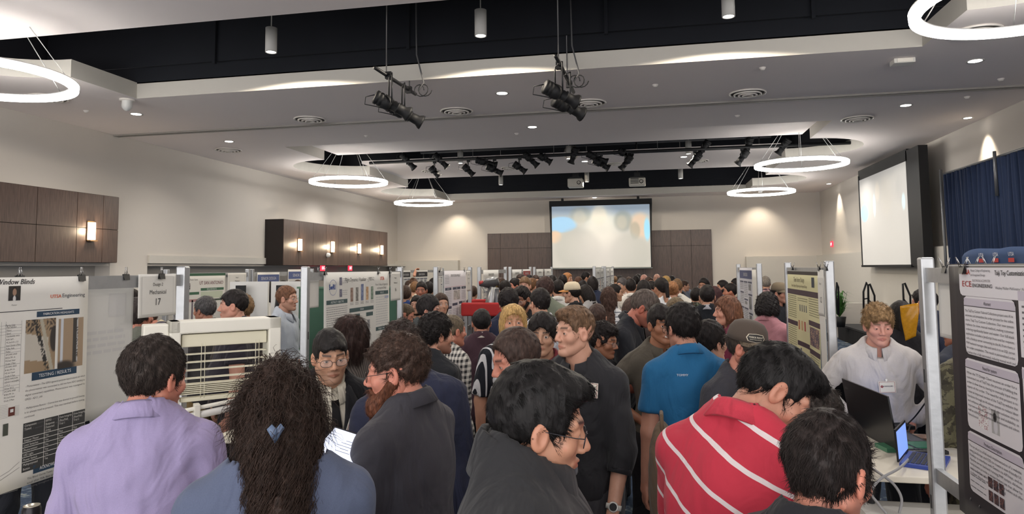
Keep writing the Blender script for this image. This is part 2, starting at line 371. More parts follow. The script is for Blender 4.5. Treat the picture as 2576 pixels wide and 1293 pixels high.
# ------------------------------------------------------------------ hanging stage equipment
def stage_light(a, b, top, label, k=1.0):
    """a rear end, b lens end, top = clamp point"""
    e = empty('stage_light', top, label, 'stage light', 'black stage spotlights'); t = Vector(top)
    L = (b-a).length; R = frame_from(b-a); A = a-t
    MB().lathe([(0, 0), (.07, 0), (.1, .03*L), (.1, .1*L), (.088, .12*L), (.1, .14*L), (.1, .2*L), (.088, .22*L), (.1, .24*L), (.102, .4*L), (.085, .47*L), (0, .48*L)], 14, A, R).build('lamp_housing', BLACK, e)
    MB().lathe([(0, .46*L), (.07, .47*L), (.07, .62*L), (.082, .63*L), (.082, .66*L), (.068, .67*L), (.075, .86*L), (.105, .95*L), (.108, L), (.09, L), (.075, .93*L), (0, .93*L)], 14, A, R).build('lens_barrel', BLACK, e)
    MB().disc(A+R @ Vector((0, 0, L*.94)), .07, 14, b-a).build('lens', mat((150, 46, 34), .15, var=0, name='red_lens'), e)
    m = A+(b-a)*.45; s = R @ Vector((1, 0, 0))*.12
    hb = Vector((0, 0, max(.12, -m.z-.05)))
    MB().tube([m+s, m+s+hb, m-s+hb, m-s], .011, 6).build('yoke', DARKMETAL, e)
    MB().tube([m+hb, (0, 0, .02)], .02, 6).box((-.045, -.035, -.05), (.045, .035, .05)).build('clamp', DARKMETAL, e)
    MB().tube([A+Vector((0, 0, .02)), A+Vector((-.13, 0, .0)), A+Vector((-.15, .02, -.1)), A+Vector((.02, .03, -.14)), A+R @ Vector((0, 0, .3*L))+Vector((0, 0, -.1))], .007, 5).build('cable', BLACK, e)
    return e
def pipe(pts, r, label, drops=()):
    e = empty('lighting_pipe', pts[0], label, 'lighting pipe'); o = Vector(pts[0])
    MB().tube([Vector(p)-o for p in pts], r, 10).build('pipe', DARKMETAL, e)
    for q in drops: MB().tube([Vector(q)-o, Vector((q[0], q[1], 7.4))-o], .009, 6).build('hanging_cable', mat((120, 120, 122), .4, .5, name='steel_cable'), e)
    return e
p0, p1 = atZ(943, 170, 4.75), atZ(1045, 237, 4.75)
pipe([p0, p1], .028, 'short black lighting pipe hung on two cables, left of the two near ones', [atZ(972, 190, 4.75), atZ(1030, 227, 4.75)])
q0 = atZ(1398, 140, 4.75); q1 = atZ(1443, 232, 4.75)
pipe([q0, q1], .028, 'short black lighting pipe hung on two cables, right of the two near ones', [atZ(1405, 155, 4.75), atZ(1427, 200, 4.75)])
def SL(x0, y0, x1, y1, Y, top, label, dy=.25): return stage_light(atY(x0, y0, Y), atY(x1, y1, Y+dy), top, label)
SL(942, 242, 1030, 288, 8.9, atZ(978, 190, 4.75), 'large black spotlight with red lens, rear one of the pair on the left near pipe')
SL(975, 262, 1062, 309, 9.4, atZ(1028, 226, 4.75), 'large black spotlight with red lens, front one of the pair on the left near pipe')
SL(1368, 216, 1452, 258, 8.9, atZ(1407, 165, 4.75), 'large black spotlight, upper one of the pair on the right near pipe')
SL(1392, 250, 1466, 288, 9.4, atZ(1432, 212, 4.75), 'large black spotlight, lower one of the pair on the right near pipe')
MB_c = MB()
for (x, y) in ((1052, 228), (1443, 205)):
    c = atY(x, y, 9.8); pts = [c+Vector((.09*math.cos(a)+.01*a, 0, .09*math.sin(a))) for a in [k*.5 for k in range(26)]]
    tag(MB().tube(pts, .008, 5).build('cable_coil', BLACK), 'coiled black cable at the end of the %s near lighting pipe' % ('left' if x < 1200 else 'right'), 'cable')
    top = Vector((c.x-.05, c.y, 7.4)); tag(MB().tube([top, atY(x-4, y-90, 9.8), atY(x+14, y-20, 9.8), c], .012, 6).build('power_cable', mat((90, 90, 92), .6, name='grey_cable')), 'grey power cable dropping to the coil on the %s near pipe' % ('left' if x < 1200 else 'right'), 'cable')
PY, PZ = 18.85, 5.1
pipe([(-8.0, PY, PZ), (5.0, PY, PZ)], .045, 'long black lighting pipe running across the hall in the second ceiling opening', [(-7, PY, PZ), (-4.9, PY, PZ), (-2.6, PY, PZ), (.2, PY, PZ), (2.6, PY, PZ), (4.4, PY, PZ)])
far_l = [(1010, 388, 1043, 424, 'first from the left'), (1083, 420, 1104, 445, 'second from the left, hanging lower'), (1092, 388, 1126, 421, 'third from the left'), (1166, 416, 1191, 441, 'beside the second-row pendant lamp'),
         (1197, 402, 1250, 416, 'upper one of the left cluster'), (1224, 418, 1264, 437, 'lower one of the left cluster'), (1292, 411, 1323, 433, 'right of the left cluster, hanging lower'), (1318, 386, 1353, 418, 'left of the close pair in the middle'),
         (1355, 390, 1387, 409, 'right of the close pair in the middle'), (1450, 372, 1436, 411, 'in front of the pale globe'), (1476, 386, 1528, 408, 'upper one of the big middle cluster'), (1492, 402, 1532, 424, 'lower one of the big middle cluster'),
         (1556, 378, 1590, 396, 'upper one of the bent pair right of the globe'), (1588, 392, 1562, 426, 'lower one of the bent pair right of the globe'), (1783, 354, 1754, 394, 'upper one of the pair right of the pendant'),
         (1762, 386, 1734, 418, 'lower one of the pair right of the pendant'), (1888, 346, 1876, 384, 'upper one of the rightmost pair'), (1880, 378, 1854, 414, 'lower one of the rightmost pair'), (1985, 350, 1956, 388, 'rightmost of all, behind the ring light')]
for x0, y0, x1, y1, l in far_l:
    mx = (x0+x1)/2; tp = atY(mx, 374, PY); tp.z = PZ-.04; stage_light(atY(x0, y0, PY), atY(x1, y1, PY+.1), tp, 'small black spotlight, '+l)
e = empty('hanging_globe', atY(1437, 385, 19.4), 'pale round globe hanging behind the far row of spotlights', 'globe')  # plain pale globe on a rod
MB().lathe([(.0, -.22), (.11, -.19), (.19, -.11), (.22, 0), (.19, .11), (.11, .19), (0, .22)], 24).build('globe', mat((190, 186, 176), .25, .2, name='pale_globe'), e); MB().tube([(0, 0, .2), (0, 0, 2.2)], .012, 6).build('rod', DARKMETAL, e)
def projector(x, y, Y, w, h, label, grille):
    c = atY(x, y, Y); e = empty('projector', c, label, 'projector'); wm = mat((206, 202, 192), .45, name='projector_shell')
    MB().box((-w/2, -.2, -h/2), (w/2, .25, h/2)).build('housing', wm, e, .03)
    MB().lathe([(0, -.02), (.06, -.02), (.07, 0), (.05, .03)], 14, (w*.25, -.2, 0), Matrix.Rotation(math.pi/2, 3, 'X')).build('lens', BLACK, e)
    g = MB(); [g.box((-w*.4, -.206, -h*.25+k*.05), (w*.1, -.2, -h*.25+k*.05+.025)) for k in range(4)]; g.build('vent_grille', DARKMETAL if grille else wm, e)
    MB().box((-w*.42, -.1, h/2), (w*.42, .2, h/2+.06)).box((-.1, -.06, h/2), (.1, .06, h/2+.2)).build('ceiling_mount', DARKMETAL, e); MB().tube([(0, 0, h/2), (0, 0, 2.66)], .03, 8).build('pole', DARKMETAL, e)
projector(1448, 461, 24, .52, .3, 'white projector on a dark pole, left of the two over the crowd', False)
projector(1603, 458, 24, .56, .26, 'white projector with dark side grille on a dark pole, right of the two', True)

# ------------------------------------------------------------------ projection screens
def screen_img(W, Hh, fn):
    u, v = np.meshgrid(np.linspace(0, 1, W), np.linspace(0, 1, Hh)); c = fn(u, v); return u, v, np.clip(c, 0, 1)
def grid_mesh(name, o, ux, vx, W, Hh, fn, m, parent):
    u, v, c = screen_img(W, Hh, fn); V = np.array(o)[None]+u.reshape(-1, 1)*np.array(ux)[None]+v.reshape(-1, 1)*np.array(vx)[None]
    i = np.arange(W*Hh).reshape(Hh, W); Fq = np.stack([i[:-1, :-1], i[:-1, 1:], i[1:, 1:], i[1:, :-1]], -1).reshape(-1, 4)
    return mesh_np(name, V, Fq, m, parent, False, np.stack([((c[..., k]+.055)/1.055)**2.4 for k in range(3)], -1).reshape(-1, 3))
def sm(e0, e1, x): t = np.clip((x-e0)/(e1-e0), 0, 1); return t*t*(3-2*t)
def blob(u, v, cx, cy, rx, ry, s=.25): return 1-sm(1-s, 1+s, np.sqrt(((u-cx)/rx)**2+((v-cy)/ry)**2))
def lay(c, m, col): return c*(1-m[..., None])+np.array(col)*m[..., None]
def group_photo(u, v):
    c = np.zeros(u.shape+(3,))+np.array((.74, .73, .70)); c = lay(c, sm(.78, .9, v), (.52, .58, .68)); c = lay(c, sm(.45, .8, v)*.5, (.66, .72, .74))
    c = lay(c, blob(u, v, .1, .7, .16, .13, .15), (.62, .78, .9)); c = lay(c, blob(u, v, .03, .5, .07, .1, .3), (.84, .74, .64)); c = lay(c, blob(u, v, .9, .66, .1, .2, .3), (.82, .74, .66))
    c = lay(c, blob(u, v, .97, .6, .03, .18, .3), (.6, .82, .92)); c = lay(c, blob(u, v, .5, .62, .16, .3, .6)*.8, (.93, .92, .86))
    for cx, cy, r, h, col in ((.3, .86, .11, .13, (.62, .63, .58)), (.73, .74, .09, .17, (.52, .54, .50)), (.85, .58, .05, .14, (.55, .57, .52))): c = lay(c, blob(u, v, cx, cy, r, h, .25)*.45, col)
    c = lay(c, blob(u, v, .29, .80, .065, .14, .35)*.5, (.80, .78, .72)); c = lay(c, blob(u, v, .49, .84, .075, .16, .35)*.7, (.90, .87, .80)); c = lay(c, blob(u, v, .72, .72, .05, .11, .35)*.6, (.74, .72, .66))
    for cx, cy, r, h in ((.26, .3, .24, .33), (.8, .22, .2, .3)): c = lay(c, blob(u, v, cx, cy, r, h, .2)*.55, (.68, .68, .65))
    return lay(c, blob(u, v, .5, .3, .25, .35, .8)*.6, (.80, .78, .76))
def faint_photo(u, v):
    c = np.zeros(u.shape+(3,))+np.array((.72, .71, .69)); c = lay(c, sm(.9, 1, v)*.4, (.6, .6, .6)); c = lay(c, blob(u, v, .1, .6, .09, .1, .15), (.64, .76, .84)); c = lay(c, blob(u, v, .34, .66, .03, .12, .3), (.74, .82, .83))
    c = lay(c, blob(u, v, .93, .62, .03, .08, .3), (.78, .86, .87)); c = lay(c, blob(u, v, .42, .8, .05, .1, .4)*.6, (.8, .77, .72)); return lay(c, blob(u, v, .6, .72, .12, .2, .5)*.4, (.76, .74, .7))
SCR = vcol_mat(.8, .32, 'projected_picture')
e = empty('projection_screen', (-2.07, 28.6, 3.3), 'large projection screen showing a washed-out photo of three people on the far wall', 'projection screen')
MB().box((-2.1, 0, 1.25), (2.1, .16, 1.48)).box((-1.6, .04, 1.48), (-1.5, .12, 1.585)).box((1.5, .04, 1.48), (1.6, .12, 1.585)).box((-2.04, 0, -1.34), (-2.0, .03, 1.3)).box((2.0, 0, -1.34), (2.04, .03, 1.3)).add([(-2.1, .01, 1.3), (-2.04, .01, -.6), (-2.0, .01, 1.3)], [(0, 1, 2)]).add([(2.1, .01, 1.3), (2.04, .01, -.6), (2.0, .01, 1.3)], [(0, 2, 1)]).build('housing', BLACK, e)
MB().box((-2.0, .03, -1.3), (2.0, .04, 1.26)).build('screen_cloth', PAPER, e)
grid_mesh('projected_image', (-2.0, .024, -1.28), (4.0, 0, 0), (0, 0, 2.53), 150, 96, group_photo, SCR, e)
MB().tube([(-2.06, .0, -1.33), (2.06, .0, -1.33)], .025, 8).build('bottom_bar', mat((150, 160, 160), .4, .3, name='screen_bar'), e)
e = empty('projection_screen', (6.0, 20.0, 3.3), 'tilted-looking projection screen on the right wall with a nearly blank pale image', 'projection screen')
MB().box((.0, -2.0, 1.17), (.2, 1.98, 1.46)).box((-.0, -2.75, -1.34), (.2, -1.93, 1.42)).box((-.02, 1.9, -1.32), (.02, 1.96, 1.3)).box((-.03, -2.02, -1.36), (.03, 1.98, -1.3)).build('housing', BLACK, e)
MB().box((.01, -1.93, -1.3), (.02, 1.9, 1.2)).build('screen_cloth', PAPER, e)
grid_mesh('projected_image', (-.004, 1.9, -1.3), (0, -3.83, 0), (0, 0, 2.47), 90, 60, faint_photo, SCR, e)

# ------------------------------------------------------------------ curtain, stage, banner, rails, plant, exit signs
n = 700; Y = np.linspace(7.5, 16.1, n); fx = 6.08+.035*np.sin(Y*38+np.sin(Y*5)*2)+.02*np.sin(Y*83+1.3)
V = []; zz = np.linspace(.42, 3.88, 8)
for z in zz:
    V += [(x-.015*math.sin(y*11+z*2), y, z) for x, y in zip(fx, Y)]
i = np.arange(n*8).reshape(8, n); Fq = np.stack([i[:-1, :-1], i[:-1, 1:], i[1:, 1:], i[1:, :-1]], -1).reshape(-1, 4)
e = empty('stage_curtain', (0, 0, 0), 'navy blue pleated curtain hanging along the right wall behind the stage', 'curtain')
mesh_np('drape', V, Fq, mat((26, 42, 72), .8, var=.1, nscale=14, name='navy_velvet'), e)
MB().tube([(6.08, 7.5, 3.9), (6.08, 16.15, 3.9)], .025, 8).build('rail', mat((110, 112, 115), .4, .5, name='rail_metal'), e)
for y in (16.12, 13.75): MB().tube([(6.02, y, 3.2 if y < 15 else .42), (6.02, y, 4.0)], .03, 8).build('upright', mat((110, 112, 115), .4, .5, name='rail_metal'), e)
e = empty('stage', (5.7, 14.5, 0), 'low black-skirted stage platform along the right wall', 'stage')
MB().box((-.78, -7, .36), (.55, 6, .41)).build('deck', mat((40, 40, 42), .7, name='stage_deck'), e)
V = []; ys = np.linspace(-7, 6, 260); 
for z in (0, .36): V += [(-.8+.012*math.sin(y*40), y, z) for y in ys]
V += [(-.8, 6, 0), (.55, 6, 0), (-.8, 6, .36), (.55, 6, .36)]
mesh_np('skirt', V, [(k, k+1, 260+k+1, 260+k) for k in range(259)]+[(520, 521, 523, 522)], mat((20, 20, 23), .9, name='black_skirt'), e)
tag(MB().box((4.9, 20.9, 0), (6.3, 21.1, .95)).box((4.9, 20.6, .5), (5.0, 20.9, .95)).build('partition', WHITE_WALL), 'low white partition wall past the end of the stage, right side', 'partition')
e = empty('covered_banner', (5.0, 10.9, .41), 'blue draped backdrop with a row of university logos, behind the right poster clips', 'banner')
def wob(u, v, o): return o+.03*np.sin(v*9+u*3)
V = []; nn = 60
for k in range(nn+1):
    y = -1.9+3.75*k/nn; dz = -.05*max(0, (y-1.55)/.3)**2 if y > 1.55 else 0
    V += [(0, y, 0), (.01+.02*math.sin(y*5), y, .8), (.015*math.sin(y*7), y, 1.7), (.04, y, 1.82+dz+.012*math.sin(y*6)), (.5, y, 1.82+dz), (.52, y, 0)]
mesh_np('cloth', V, [(k*6+j, (k+1)*6+j, (k+1)*6+j+1, k*6+j+1) for k in range(nn) for j in range(5)], mat((38, 62, 100), .8, var=.08, name='blue_cloth'), e)
TXT = {}
def text_mesh(s):
    if s in TXT: return TXT[s]
    c = bpy.data.curves.new('lettering', 'FONT'); c.body = s; c.resolution_u = 2; o = bpy.data.objects.new('lettering', c); COL.objects.link(o)
    me = bpy.data.meshes.new_from_object(o); bpy.data.objects.remove(o); bpy.data.curves.remove(c)
    V = np.array([v.co[:2] for v in me.vertices]).reshape(-1, 2); Fc = [tuple(p.vertices) for p in me.polygons]; bpy.data.meshes.remove(me)
    TXT[s] = (V, Fc, (V[:, 0].max() if len(V) else 0)); return TXT[s]
def put_text(mb, s, o, ux, uy, size, width=None, align='l', shear=0):
    """o lower-left point, ux/uy unit vectors, size = cap height"""
    V, Fc, wd = text_mesh(s); 
    if not len(V): return
    sy = size/.70; sx = sy if width is None else width/max(wd, 1e-6)
    off = {'l': 0, 'c': -wd*sx/2, 'r': -wd*sx}[align]
    o, ux, uy = Vector(o), Vector(ux), Vector(uy)
    mb.add([o+ux*(off+x*sx+y*sy*shear)+uy*(y*sy) for x, y in V], Fc)
for k in range(8):
    y = 1.1-k*.46; b = MB(); put_text(b, 'UTSA', (-.02, y+.08, 1.7), (0, -1, 0), (0, 0, 1), .055, .16); b.build('logo_text', mat((225, 225, 228), .7, var=0, name='white_print'), e)
    MB().box((-.022, y-.08, 1.61), (-.018, y+.08, 1.67)).build('logo_bar', mat((186, 60, 56), .7, var=0, name='red_print'), e)
def rail(pts, Y, label):
    e = empty('hand_rail', atY(pts[0][0], pts[0][1], Y), label, 'handrail', 'black stage handrails'); P = [atY(x, y, Y)-e.location for x, y in pts]
    MB().tube(P, .022, 8).build('tube', BLACK, e); MB().tube([P[0]+(P[-1]-P[0])*.02+Vector((0, 0, .35)), P[-2]+Vector((0, 0, -.25))], .015, 6).build('crossbar', BLACK, e)
rail([(2173, 792), (2172, 734), (2180, 710), (2184, 722), (2185, 792)], 17.0, 'black tubular handrail of the stage steps, left one behind the curly-haired man')
rail([(2186, 792), (2184, 716), (2188, 714), (2200, 744), (2201, 792)], 17.3, 'black tubular handrail just right of the left stage-step rail')
rail([(2275, 792), (2271, 714), (2276, 712), (2290, 745), (2291, 792)], 17.0, 'black tubular handrail of the stage, nearer the aluminium upright')
rail([(2109, 792), (2103, 745), (2105, 710), (2109, 722), (2110, 792)], 18.5, 'black tubular handrail beside the green plant')
c = atY(2112, 800, 19.5); e = empty('potted_fern', (c.x, c.y, .41), 'bushy green fern on the stage edge behind the tan poster', 'plant')
b = MB()
for k in range(90):
    a, l, h = rnd.uniform(0, 6.28), rnd.uniform(.2, .42), rnd.uniform(.2, .85); d = Vector((math.cos(a), math.sin(a), 0)); s = Vector((-d.y, d.x, 0))*.022
    p = [Vector((0, 0, .25)), d*l*.5+Vector((0, 0, .25+h*.8)), d*l+Vector((0, 0, .3+h*.6))]; b.add([p[0]-s*.4, p[0]+s*.4, p[1]+s, p[1]-s, p[2]], [(0, 1, 2, 3), (3, 2, 4)])
b.build('leaves', mat((66, 112, 50), .5, var=.3, nscale=30, name='fern_leaf'), e); MB().lathe([(0, 0), (.12, 0), (.16, .26), (.14, .26), (0, .22)], 16).build('pot', BLACK, e)
def exit_sign(p, nrm, label, rz):
    e = empty('exit_sign', p, label, 'exit sign'); e.rotation_euler = (0, 0, rz)
    MB().box((-.14, 0, -.1), (.14, .04, .1)).build('housing', mat((232, 60, 74), .4, emit=1.2, var=0, name='exit_red', emitcol=(240, 40, 60)), e)
    b = MB(); put_text(b, 'EXIT', (-.1, -.004, -.05), (1, 0, 0), (0, 0, 1), .1, .2); b.build('lettering', mat((255, 225, 225), .4, emit=1.5, var=0, name='exit_letters'), e)
    MB().box((-.01, .01, .1), (.01, .03, .13)).build('bracket', CHROME, e)
exit_sign(atX(813, 674, -10.75), 0, 'red lit exit sign under the far wood panel, left of the two', math.pi/2)
exit_sign(atX(882, 674, -10.75), 0, 'red lit exit sign under the far wood panel, right of the two', math.pi/2)
exit_sign(atX(2091, 614, 6.508), 0, 'small red exit sign on the right wall near the far corner', -math.pi/2)
e = empty('wall_camera', atX(823, 642, -10.49), 'small white dome camera under the second wall lamp on the far wood panel', 'camera')
MB().lathe([(0, .0), (.08, 0), (.08, .03), (.06, .09), (0, .11)], 16, R=Matrix.Rotation(math.pi/2, 3, 'Y')).build('dome', mat((214, 214, 212), .3, name='camera_dome'), e)

# ------------------------------------------------------------------ poster stands
def clip_at(p, rz, label, s=.82, group='black binder clips on the poster stands'):
    e = empty('binder_clip', p, label, 'binder clip', group, rz)
    MB().add([(-.021*s, -.011*s, -.034*s), (.021*s, -.011*s, -.034*s), (.021*s, .011*s, -.034*s), (-.021*s, .011*s, -.034*s), (-.026*s, -.002*s, .0), (.026*s, -.002*s, .0), (.026*s, .002*s, 0), (-.026*s, .002*s, 0)],
             [(0, 1, 5, 4), (1, 2, 6, 5), (2, 3, 7, 6), (3, 0, 4, 7), (4, 5, 6, 7), (0, 3, 2, 1)]).build('clip_body', mat((18, 18, 20), .3, name='black_enamel'), e)
    for sg in (-1, 1):
        MB().tube([(sg*.012*s-.008*s, sg*.004*s, -.004*s), (sg*.014*s-.004*s, sg*.014*s, .03*s), (sg*.016*s-.004*s, sg*.018*s, .04*s), (sg*.016*s+.004*s, sg*.018*s, .04*s), (sg*.014*s+.006*s, sg*.014*s, .03*s), (sg*.012*s+.01*s, sg*.004*s, -.004*s)], .0016*s, 5).build('handle', CHROME, e)
    return e
def stand(X, y0, y1, label, low=1.09):
    e = empty('poster_stand', (X, (y0+y1)/2, 0), label, 'poster stand', 'aluminium poster stands'); h = (y1-y0)/2
    for s in (-1, 1):
        u = MB().box((-.028, s*h-.024, .03), (.028, s*h+.024, 2.03)).build('upright', ALU, e, .008)
        for z in (.4, .98, 1.5): MB().box((-.0295, s*h-.006, z), (.0295, s*h+.006, z+.055)).build('slot', mat((60, 60, 62), .6, name='slot_dark'), u)
        MB().box((-.3, s*h-.03, 0), (.3, s*h+.03, .03)).build('foot', ALU, e)
    MB().box((-.012, -h, 1.925), (.012, h, 1.985)).build('top_bar', ALU, e); MB().box((-.012, -h, low), (.012, h, low+.06)).build('lower_bar', ALU, e)
    return e
class Sheet:
    """a hung sheet in a plane of constant X; u to the reader's right, v up; printed layers lie on it"""
    def __init__(s, X, ya, yb, z0, z1, face, name, label, cat, col=None, group=None, sag=0):
        s.X, s.face = X, face; s.rz = math.pi/2 if face > 0 else -math.pi/2; s.sag = sag
        s.w = abs(yb-ya); s.h = z1-z0; s.u0 = ya if face > 0 else yb; s.z0 = z0
        s.e = empty(name, (X, s.u0, z0), label, cat, group, s.rz); s.L = {}
        nx = 24; V = []
        for k in range(nx+1):
            for q in range(13):
                u = s.w*k/nx; v = s.h*q/12; d = s.off(u, v); V += [(u, -d, v), (u, -d+.0015, v)]
        def I(k, q, t): return (k*13+q)*2+t
        Fc = []
        for k in range(nx):
            for q in range(12):
                Fc.append((I(k, q, 0), I(k+1, q, 0), I(k+1, q+1, 0), I(k, q+1, 0))); Fc.append((I(k, q, 1), I(k, q+1, 1), I(k+1, q+1, 1), I(k+1, q, 1)))
        for k in range(nx): Fc += [(I(k, 0, 0), I(k, 0, 1), I(k+1, 0, 1), I(k+1, 0, 0)), (I(k, 12, 0), I(k+1, 12, 0), I(k+1, 12, 1), I(k, 12, 1))]
        for q in range(12): Fc += [(I(0, q, 0), I(0, q+1, 0), I(0, q+1, 1), I(0, q, 1)), (I(nx, q, 0), I(nx, q, 1), I(nx, q+1, 1), I(nx, q+1, 0))]
        mesh_np('sheet', V, Fc, col or PAPER, s.e)
    def off(s, u, v):
        t = 1-v/s.h; return .002+s.sag*(math.sin(u/s.w*7+.5)*.5+.5)*t
    def uv(s, px, py):
        p = atX(px, py, s.X); u = (p.y-s.u0)*(1 if s.face > 0 else -1); return u, p.z-s.z0
    def P(s, u, v, k): return (u, -s.off(u, v)-.0009*k, v)
    def mb(s, part, col, k=1):
        key = (part, str(col), k)
        if key not in s.L: s.L[key] = MB()
        return s.L[key]
    def rect(s, u0, v0, u1, v1, col, part='printed_block', k=1):
        if part in ('heading_bar', 'panel_heading', 'text_panel', 'divider_line', 'printed_block', 'circuit_drawing'): s.cnt = getattr(s, 'cnt', 0)+1; m = s.L.setdefault((part, str(col), k+s.cnt*1e-6), MB())
        else: m = s.mb(part, col, k)
        n = max(1, int(abs(u1-u0)/.12)); r = max(1, int(abs(v1-v0)/.15))
        for i in range(n):
            for j in range(r):
                a, b, c, d = u0+(u1-u0)*i/n, u0+(u1-u0)*(i+1)/n, v0+(v1-v0)*j/r, v0+(v1-v0)*(j+1)/r
                m.poly([s.P(a, c, k), s.P(b, c, k), s.P(b, d, k), s.P(a, d, k)])
    def rpx(s, x0, y0, x1, y1, col, part='printed_block', k=1):
        a, b = s.uv(x0, y0), s.uv(x1, y1) ; a2 = s.uv(x0, y1) if False else None
        s.rect(a[0], a[1], b[0], b[1], col, part, k)
    def text(s, u, v, size, t, col, part='printed_text', width=None, align='l', k=2, shear=0, bold=0):
        V, Fc, wd = text_mesh(t)
        if not len(V): return
        sy = size/.70; sx = sy*.92 if width is None else width/max(wd, 1e-6); off = {'l': 0, 'c': -wd*sx/2, 'r': -wd*sx}[align]; m = s.mb(part, col, k)
        for db in ([0, bold*size] if bold else [0]): m.add([s.P(u+off+x*sx+y*sy*shear+db, v+y*sy, k) for x, y in V], Fc)
    def lines(s, u0, v1, u1, v0, step, col=(110, 110, 112), th=.3, part='printed_text', k=1):
        v = v1; m = s.mb(part, col, k)
        while v > v0:
            u = u0
            while u < u1-.004:
                w_ = min(rnd.uniform(.012, .035)*step/.014, u1-u); m.poly([s.P(u, v-step*th, k), s.P(u+w_, v-step*th, k), s.P(u+w_, v, k), s.P(u, v, k)]); u += w_+step*.3
            v -= step
    def photo(s, u0, v0, u1, v1, fn, n=26, part='photo', k=1):
        uu, vv, c = screen_img(n, n, fn); V = [s.P(u0+(u1-u0)*a, v0+(v1-v0)*b, k) for a, b in zip(uu.ravel(), vv.ravel())]
        i = np.arange(n*n).reshape(n, n); Fq = np.stack([i[:-1, :-1], i[:-1, 1:], i[1:, 1:], i[1:, :-1]], -1).reshape(-1, 4)
        mesh_np(part, V, Fq, vcol_mat(.6), s.e, False, np.stack([((c[..., q]+.055)/1.055)**2.4 for q in range(3)], -1).reshape(-1, 3))
    def done(s):
        for (part, col, k), m in s.L.items(): m.build(part, mat(eval(col), .65, var=0), s.e)
        return s.e
def nz(u, v, f, sd): return .5+.5*np.sin(u*f+sd*1.7+2*np.sin(v*f*.8+sd))*np.sin(v*f*1.1+sd*2.3+1.5*np.sin(u*f*.7))
def ph_generic(base, hi, f=14, sd=1):
    def fn(u, v):
        c = np.zeros(u.shape+(3,))+np.array(base)/255; return lay(c, (nz(u, v, f, sd) > .62)*.8, np.array(hi)/255)
    return fn
def ph_portrait(u, v):
    c = np.zeros(u.shape+(3,))+np.array((.18, .17, .16)); c = lay(c, blob(u, v, .5, .0, .45, .35, .1), (.1, .1, .12)); c = lay(c, blob(u, v, .5, .12, .12, .22, .1), (.8, .8, .8))
    c = lay(c, blob(u, v, .5, .68, .2, .27, .1), (.12, .1, .09)); return lay(c, blob(u, v, .5, .58, .17, .24, .1), (.62, .5, .42))
def ph_parts(u, v):
    c = np.zeros(u.shape+(3,))+np.array((.58, .5, .4)); c = lay(c, ((v < .75-.15*u) & (v > .25-.1*u+.0) & (u < .75)), (.72, .70, .66)); c = lay(c, (nz(u, v, 30, 2) > .6)*(v > .75), (.25, .22, .2))
    c = lay(c, (abs(u-.3-.45*(1-v)) < .07)*(nz(u, v, 40, 5) > .4), (.15, .15, .15)); c = lay(c, (abs(u-.5-.4*(1-v)) < .06), (.66, .64, .58)); return lay(c, blob(u, v, .95, .6, .14, .25, .1), (.2, .18, .17))
def ph_rod(u, v):
    c = np.zeros(u.shape+(3,))+np.array((.6, .52, .43)); c = lay(c, (abs(u-.15) < .05), (.75, .77, .8)); c = lay(c, (abs(u-.68) < .1)*(v > .1), (.22, .21, .2)); c = lay(c, (abs(u-.75) < .03)*(nz(u, v, 50, 3) > .4)*(v > .1), (.7, .7, .7))
    return lay(c, blob(u, v, .25, .03, .4, .12, .3), (.2, .18, .17))
INK, NAVY, TEAL, GREY = (44, 44, 48), (38, 62, 84), (64, 86, 88), (128, 128, 128)
XS = -2.5
for y0, y1, l in ((1.35, 3.36, 'nearest one on the left, holding the window blinds poster'), (4.72, 6.68, 'second on the left, holding the flight dynamics poster'), (7.86, 9.42, 'third on the left, left of the red machine'), (9.95, 11.8, 'fourth on the left, behind the red machine'),
                  (12.2, 14.3, 'fifth on the left, among the crowd'), (14.8, 17.4, 'sixth on the left, far in the crowd')): stand(XS, y0, y1, 'aluminium poster stand, '+l, 1.17)
XR_ = 1.15
for y0, y1, l in ((1.3, 3.29, 'nearest one on the right, holding the black-bordered poster'), (4.97, 6.42, 'second on the right, holding the tan poster'), (8.1, 10.0, 'third on the right, holding the narrow blue-grey poster')): stand(XR_, y0, y1, 'aluminium poster stand, '+l)

# near left poster
s = Sheet(XS+.02, 1.33, 2.69, 1.155, 1.985, 1, 'research_poster', 'large white engineering poster with blue headings at the left picture edge', 'poster', sag=.01)
def px(sh, x, y): return sh.uv(x, y)
def T(sh, x, y, hpx, t, col, x1=None, **k):
    u, v = sh.uv(x, y); d = (Vector((sh.X, sh.u0+u*(1 if sh.face > 0 else -1), v+sh.z0))-Vector((0, 0, CAM_Z))).dot(_f)
    wd = None
    if x1 is not None: u1 = sh.uv(x1, y)[0]; wd = abs(u1-u)
    sh.text(u, v, hpx*d/F_PX, t, col, width=wd, **k)
u83, v83 = s.uv(84, 714); s.text(u83, v83, .021, 'Automated Window Blinds', INK, align='r', shear=.22, part='title_text', bold=.05)
a = s.uv(19, 757); b_ = s.uv(51, 719); s.photo(a[0], a[1], b_[0], b_[1], ph_portrait)
s.text((a[0]+b_[0])/2, a[1]-.02, .006, 'Mentor', GREY, align='c')
a = s.uv(0, 785); b_ = s.uv(155, 775); s.rect(.05, b_[1]-.002, b_[0], b_[1]+.001, (70, 70, 74), 'divider_line')
T(s, 124, 750, 8.5, 'UTSA', (214, 98, 52), 152, bold=.06, part='logo_text'); T(s, 154, 748, 9.5, 'Engineering', (52, 58, 70), 211, part='logo_text')
